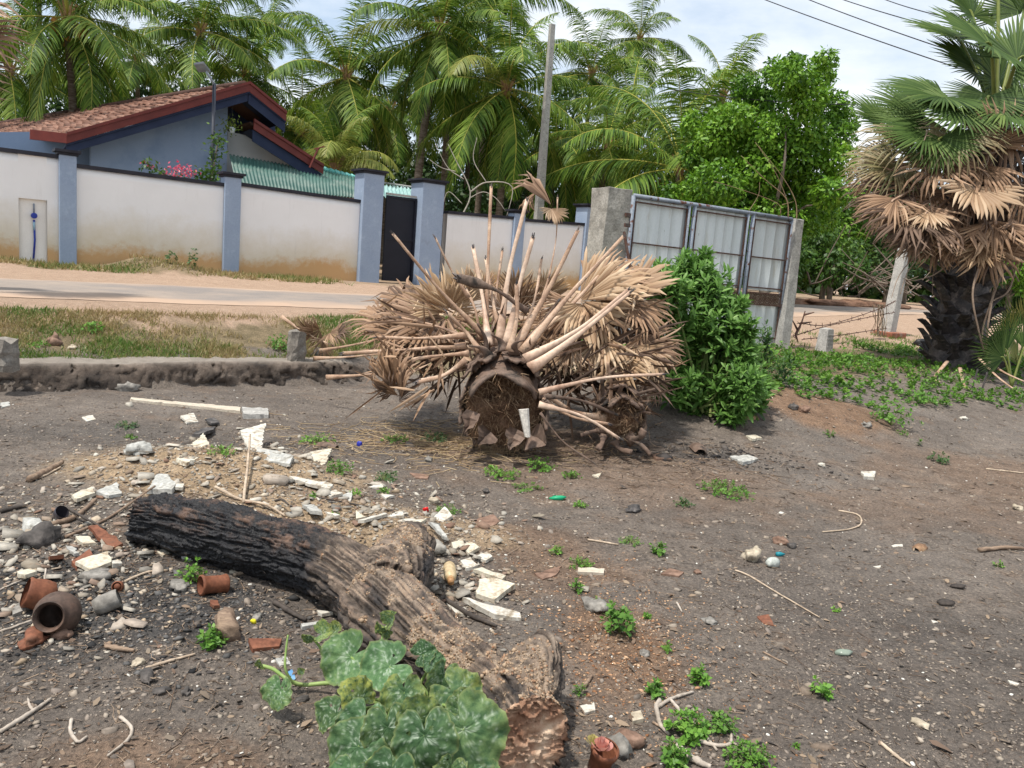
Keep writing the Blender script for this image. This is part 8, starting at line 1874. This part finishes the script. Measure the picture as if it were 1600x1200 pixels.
def stick(pts, r, label, mat=M_WOOD, cat='stick', nm='stick', z=None, group=None):
    q = np.array([G(p[0], p[1]) + UP3 * ((p[2] if len(p) > 2 else 0) + r) for p in pts]); q = bez(q, 18)
    mb = MB(); mb.tube(q, [r, r * .9, r * .6], 6, jit=.12); o = mb.build(nm, mat, None, smooth=True, loc=q[0]); return tag(o, label, cat, group)
M_ROOT = mk('pale_root', [(.30, .25, .20), (.46, .40, .34)], scale=12, fine=.2)
M_STKB = mk('black_stick', [(.03, .025, .022), (.08, .065, .055)], scale=12)
M_STKP = mk('pale_stick', [(.32, .24, .17), (.50, .40, .30)], scale=12)
ST = [([(0, 1150), (50, 1118), (80, 1098)], .007, 'grey root branch at the lower left edge', M_ROOT), ([(52, 1115), (46, 1105), (44, 1096)], .005, 'short side twig of the lower left root', M_ROOT), ([(112, 1128), (110, 1145), (122, 1163), (136, 1155)], .006, 'hooked grey root in the lower left', M_ROOT), ([(188, 1124), (205, 1140), (200, 1158), (168, 1183)], .006, 'long curved grey root in the lower left', M_ROOT),
 ([(65, 828), (115, 812), (150, 786)], .014, 'thick weathered stick in the left rubble', M_WOOD), ([(104, 804, .03), (130, 820, .03), (165, 832)], .008, 'dark stick crossing the thick one', M_STKB), ([(102, 845), (170, 812), (242, 773, .04)], .008, 'long brown stick reaching the log end', M_WOOD), ([(0, 802), (42, 794)], .012, 'black stick at the left edge', M_STKB), ([(380, 790), (386, 745, .05), (390, 710, .10)], .009, 'stick standing up out of the sand heap', M_STKP), ([(336, 772, .03), (375, 785), (415, 798, .02), (445, 810)], .009, 'long pale stick lying along the back of the log', M_STKP),
 ([(430, 795, .03), (440, 800, .05), (450, 812, .06)], .008, 'dark twig poking up behind the log', M_STKB), ([(495, 785), (560, 790), (615, 800)], .006, 'thin dark stick along the heap right side', M_STKB), ([(428, 945), (455, 960), (478, 972)], .012, 'charred stick in the ash below the log', M_STKB), ([(695, 940), (735, 965), (775, 984)], .012, 'black flat splinter lying on the white slab', M_STKB), ([(520, 948), (528, 962), (545, 985)], .006, 'thin crooked twig left of the log', M_WOOD), ([(222, 1054), (265, 1040), (305, 1030)], .006, 'straight pale stick in the lower left', M_STKP),
 ([(165, 1017), (190, 1022), (210, 1024)], .010, 'short dark stick in the lower left', M_WOOD), ([(1148, 895), (1170, 905), (1215, 930), (1280, 968)], .005, 'long thin root trailing over the dark soil', M_STKP), ([(1310, 798), (1340, 805), (1345, 820), (1325, 830), (1285, 832)], .006, 'curved pale root on the open soil', M_STKP), ([(1030, 1100), (1025, 1110), (1032, 1135), (1045, 1150)], .009, 'bent pale root loop left of the wide weed', M_ROOT), ([(1025, 1110), (1050, 1095), (1083, 1083)], .007, 'pale root arm pointing right', M_ROOT), ([(1045, 1095), (1070, 1120), (1100, 1150), (1120, 1175)], .006, 'thin root running through the wide weed', M_ROOT),
 ([(1090, 1160), (1120, 1168), (1140, 1165), (1143, 1148)], .007, 'pale root curling up at the bottom right', M_ROOT), ([(1055, 1170), (1085, 1195), (1110, 1205)], .012, 'thick grey root cut by the bottom edge', M_ROOT), ([(1375, 1165), (1400, 1185), (1422, 1200)], .006, 'straight reddish stick at the bottom right', M_STKP), ([(1340, 1130), (1352, 1138), (1362, 1146)], .008, 'short black stick in the lower right', M_STKB), ([(1530, 862), (1570, 860), (1600, 862)], .014, 'dark stick at the right edge', M_WOOD), ([(1540, 735), (1600, 742)], .008, 'pale dry stick at the right edge', M_STKP), ([(918, 845), (945, 849), (966, 853)], .006, 'pale straight twig on the soil', M_STKP),
 ([(1057, 945), (1065, 960)], .005, 'short grey twig on the open soil', M_ROOT), ([(912, 1075), (925, 1058)], .008, 'short grey brown stick beside the log end', M_WOOD), ([(560, 1148, .05), (598, 1163, .05), (640, 1185, .04)], .008, 'dark twig lying over the squash leaves', M_WOOD), ([(365, 905), (395, 898), (412, 894)], .008, 'pale stick under the middle of the log', M_STKP), ([(195, 915), (230, 900), (262, 897)], .006, 'pale twig left of the small weed', M_STKP), ([(0, 985), (30, 975), (62, 958), (72, 930, .1)], .005, 'thin bent wire like twig in front of the clay pot', M_ROOT), ([(0, 928), (40, 910), (60, 905)], .004, 'thin twig at the left edge', M_ROOT),
 ([(862, 1005) if False else (740, 1000), (760, 1008)], .006, 'short twig on the log side', M_WOOD) if False else ([(1020, 1130), (1030, 1136)], .005, 'short reddish twig on the orange soil', M_WOOD), ([(1192, 1020), (1230, 1040)], .004, 'faint thin twig in the right foreground', M_WOOD), ([(45, 755), (75, 740), (98, 726)], .02, 'frayed brown palm strip left of the heap', M_WOOD), ([(50, 752), (70, 745), (95, 732)], .008, 'thin frayed strip beside the brown palm strip', M_STKP)]
for i, (pts, r, lab, m) in enumerate(ST): stick(pts, r, lab, m)

def lathe(prof, n=28, squash=1.0):
    V = []; 
    for (r, z) in prof:
        for j in range(n): a = j / n * 2 * math.pi; V.append((r * math.cos(a), r * math.sin(a) * squash, z))
    k = len(prof); F = [(i * n + j, i * n + (j + 1) % n, (i + 1) * n + (j + 1) % n, (i + 1) * n + j) for i in range(k - 1) for j in range(n)]
    F.append(tuple((k - 1) * n + j for j in range(n)) if prof[-1][0] < .013 or len(prof) < 7 else None)
    F = [f for f in F if f is not None]; return np.array(V), F
def vessel(name, px, py, rad, prof, axis, label, mat, cat, lift=None, part=None, squash=1.0, n=28):
    g = G(px, py); c = g + UP3 * (rad * .9 if lift is None else lift); V, F = lathe(prof, n, squash)
    ax = np.array(axis, float); ax /= np.linalg.norm(ax); X = np.cross(UP3 if abs(ax[2]) < .9 else x0, ax); X /= np.linalg.norm(X); Y = np.cross(ax, X)
    W = V[:, :1] * X + V[:, 1:2] * Y + V[:, 2:] * ax + c
    t = thing(name, g, label, cat); mb = MB(); mb.add(W, F); mb.build(part or 'body', mat, t, smooth=True); return t, c, X, Y, ax
M_POTD = mk('sooty_clay_pot', [(.045, .032, .026), (.12, .075, .055)], scale=7, over=((.22, .12, .08), 6, .55, .72), bump=.15, bscale=60, bdist=.003, rough=.6)
M_POTO = mk('orange_clay_pot', [(.13, .045, .024), (.24, .09, .045)], scale=7, over=((.09, .05, .035), 5, .52, .7), bump=.15, bscale=60, bdist=.003, rough=.7)
M_SOOT = mk('soot', [(.008, .008, .009), (.02, .02, .02)], fine=0)
to_cam = lambda g: (CAMP - g) / np.linalg.norm(CAMP - g)
pot_prof = [(.052, .068), (.056, .062), (.050, .052), (.046, .046), (.060, .034), (.076, .010), (.080, -.018), (.072, -.048), (.050, -.070), (.010, -.078), (.006, -.074), (.045, -.064), (.066, -.045), (.072, -.018), (.068, .008), (.052, .030), (.040, .044), (.044, .060), (.052, .068)]
vessel('clay_pot', 88, 988, .078, pot_prof, [.15, -.95, .30], 'sooty round clay pot lying on its side with its dark mouth facing out', M_POTD, 'pot')
vessel('clay_pot', 62, 950, .06, [(.052, .05), (.058, .045), (.054, .03), (.060, .0), (.055, -.04), (.03, -.055), (.005, -.056)], [-.75, -.5, .35], 'orange brown clay pot wedged behind the sooty one', M_POTO, 'pot')
t_, c_, X_, Y_, ax_ = vessel('rusty_tin', 335, 930, .042, [(.037, .060), (.042, .058), (.043, .05), (.038, .044), (.036, .02), (.036, -.03), (.040, -.045), (.038, -.05), (.030, -.052), (.002, -.05), (.0, -.046), (.033, -.044), (.033, .045), (.036, .058)], [-.72, -.62, .12], 'rusty brown tin cup lying on its side below the burnt log', M_POTO, 'cup')
vessel('sooty_cup', 165, 958, .036, [(.030, .050), (.034, .048), (.036, .03), (.036, -.02), (.030, -.04), (.01, -.044), (.0, -.040), (.03, -.03), (.031, .045)], [.65, .3, .30], 'grey sooty cup lying among stones right of the clay pots', M_ROCKG, 'cup')
vessel('small_ring', 184, 926, .018, [(.018, .012), (.022, .010), (.022, -.010), (.016, -.012), (.012, -.010), (.012, .010), (.018, .012)][:-1], [.1, -.9, .4], 'small brown pot neck ring behind the grey cup', M_POTO, 'potsherd')
vessel('metal_cone', 92, 812, .028, [(.032, .035), (.034, .03), (.028, .0), (.012, -.04), (.006, -.055), (.0, -.056)], [.5, -.25, .45], 'dark shiny metal cone lying in the left rubble', mk('dark_shiny_metal', [(.06, .055, .07), (.16, .15, .17)], rough=.3, metal=.6), 'metal cup', lift=.03)
# bottle
g = G(706, 932); axd = G(705, 930) - G(699, 888); axd = axd / np.linalg.norm(axd)
t_, c_, X_, Y_, ax_ = vessel('plastic_bottle', 702, 912, .028, [(.0, -.075), (.022, -.075), (.027, -.068), (.0285, -.05), (.0285, .02), (.026, .035), (.014, .052), (.012, .056), (.012, .066), (.0, .066)], [axd[0], axd[1], axd[2] - .05], 'beige plastic bottle lying neck down among white shards behind the log', mk('aged_beige_plastic', [(.42, .31, .17), (.56, .44, .27)], scale=4, rough=.35, spec=.5), 'bottle', lift=.05)
mb = MB(); mb.tube([c_ + ax_ * .06, c_ + ax_ * .082], .0145, 14); mb.build('cap', mk('orange_cap', [(.30, .15, .06), (.40, .22, .10)], rough=.4), t_, smooth=True); mb = MB(); mb.tube([c_ + ax_ * .048, c_ + ax_ * .056], .0175, 14); mb.build('neck_ring', mk('orange_cap2', [(.40, .24, .10), (.48, .3, .15)], rough=.4), t_, smooth=True)
vessel('small_jar', 1206, 886, .026, [(.0, -.03), (.026, -.03), (.028, -.01), (.027, .015), (.020, .024), (.018, .034), (.0, .034)], [-.75, -.55, .1], 'small grey white jar on its side beside the cream rock', mk('grey_jar', [(.34, .36, .33), (.50, .52, .47)], rough=.4), 'jar')
# flowers in a terracotta pot at the bottom edge
t_, c_, X_, Y_, ax_ = vessel('flower_pot', 938, 1204, .05, [(.036, .045), (.042, .043), (.042, .028), (.036, .026), (.032, -.04), (.02, -.05), (.0, -.05), (.0, -.046), (.028, -.04), (.033, .03), (.036, .045)][:-1], [.15, -.25, .9], 'small terracotta pot with faded plastic roses at the bottom edge', M_POTO, 'flower pot', lift=.045)
def rose(c, r, mat, parent):
    for k in range(14):
        f = k / 14; a = k * 2.4; mb = MB(); rr = r * (.25 + .75 * f); V = []
        for i in range(4):
            for j in range(5):
                g_ = (j / 4 - .5) * 1.5; h = i / 3; q_ = rr * (.55 + .5 * h * f + .15 * h); V.append(c + np.array([math.cos(a + g_) * q_, math.sin(a + g_) * q_, r * (.9 * h * (1.1 - .6 * f)) - r * .3 * f]))
        F = [(i * 5 + j, i * 5 + j + 1, (i + 1) * 5 + j + 1, (i + 1) * 5 + j) for i in range(3) for j in range(4)]; mb.add(V, F); mb.build('petal', mat, parent, smooth=True)
rose(PZ(940, 1166, .11), .030, leafmat('pink_petal', [(.65, .30, .24), (.75, .45, .38)], src='noise'), t_)
rose(PZ(926, 1158, .10), .022, leafmat('yellow_petal', [(.55, .48, .16), (.65, .58, .3)], src='noise'), t_)
# bright scraps
def scrap(px, py, wpx, hpx, mat, label, seed=0, cat='scrap'):
    g = G(px, py); z = proj(g)[2]; w, h = wpx / F_PX * z / 2, hpx / F_PX * z / 2; V, F = ico(2, seed, (1, 1, 1), .4); V = V @ rotz(np.array([seed * .9]))[0].T
    W = g + UP3 * h * .7 + V[:, :1] * RT * w + V[:, 1:2] * np.array([0, 1, 0]) * w * .5 + V[:, 2:] * UP3 * h
    mb = MB(); mb.add(W, [tuple(f) for f in F]); o = mb.build('plastic_scrap', mat, None, loc=g, smooth=True); return tag(o, label, cat)
scrap(665, 799, 11, 9, mk('red_plastic', [(.55, .01, .01), (.65, .02, .02)], rough=.4, fine=0), 'bright red plastic cap on the soil', 1)
scrap(871, 780, 24, 7, mk('green_plastic', [(.01, .26, .12), (.02, .36, .17)], rough=.4, fine=0), 'flat green plastic scrap on the path', 2)
scrap(562, 697, 8, 11, mk('blue_plastic_scrap', [(.02, .03, .30), (.04, .05, .4)], rough=.4, fine=0), 'small dark blue scrap on the path', 3)
scrap(396, 976, 9, 9, mk('yellow_petal_scrap', [(.75, .65, .02), (.85, .75, .05)], fine=0), 'bright yellow petal in the ash', 4)
scrap(1218, 868, 16, 8, mk('teal_plastic', [(.01, .16, .20), (.02, .25, .30)], rough=.4, fine=0), 'teal plastic scrap between the jar and the brown stone', 5)
scrap(1315, 1026, 30, 9, mk('green_glass', [(.16, .20, .16), (.28, .32, .26)], rough=.2, fine=0), 'dull green glass piece in the right foreground', 6)
scrap(552, 930, 8, 26, mk('yellow_leaf', [(.45, .28, .05), (.6, .45, .12)], fine=0), 'yellow brown leaf caught under the log', 7, 'leaf')
scrap(300, 878, 30, 18, mk('crumpled_foil', [(.35, .35, .36), (.6, .6, .6)], rough=.4), 'crumpled white foil in the ash below the log', 8, 'foil')
scrap(1475, 945, 30, 9, M_STKB, 'crumpled black leaf on the dark soil at the right', 9, 'leaf'); scrap(1495, 918, 26, 6, M_STKB, 'thin black leaf on the dark soil at the right', 10, 'leaf')
scrap(1437, 540, 30, 12, mk('black_rubber', [(.01, .01, .011), (.03, .03, .03)], rough=.5), 'black rubber scrap beside the red brick block base', 11); scrap(440, 735 - 30, 14, 6, M_TILEW, 'thin white scrap behind the heap', 12)
# brush pile across the road at the right
def brush():
    g = G(1340, 462); t = thing('brush_pile', g, 'heap of cut branches and red earth across the road right of the gate', 'brush pile')
    mb = MB()
    for k in range(40):
        x_ = rng.uniform(1260, 1470); y0_ = rng.uniform(440, 466); p = P(x_, y0_, 27 + rng.uniform(-.5, 1)); p[2] = max(p[2], float(hbase(p[0], p[1])) + .05); L_ = rng.uniform(.6, 2.2); a = rng.choice([rng.uniform(20, 70), rng.uniform(110, 165), rng.uniform(0, 25)])
        q = p + img_dir(a, rng.uniform(-25, 25)) * L_; mb.tube(bez([p, (p + q) / 2 + rng.normal(0, .08, 3), q], 6), [.035 * rng.uniform(.5, 1.2), .012], 4)
    o = mb.build('branches', mk('cut_branch_bark', [(.10, .075, .055), (.20, .155, .12)]), t); o['kind'] = 'stuff'
    V, F = ico(4, 5, (3.4, .8, .22), .3); c = P(1330, 462, 27); c[2] = float(hbase(c[0], c[1])); ang = math.atan2(UD[1], UD[0]); V = (V * (1 + .25 * fbm(V * 2.5, 4, 3)[:, None])) @ rotz(np.array([ang]))[0].T
    mb = MB(); mb.add(V + c, [tuple(f) for f in F]); mb.build('earth_heap', mk('red_earth', [(.10, .05, .03), (.26, .145, .09)], scale=3, bump=.8, bscale=9, bdist=.05), t, smooth=True)
brush()
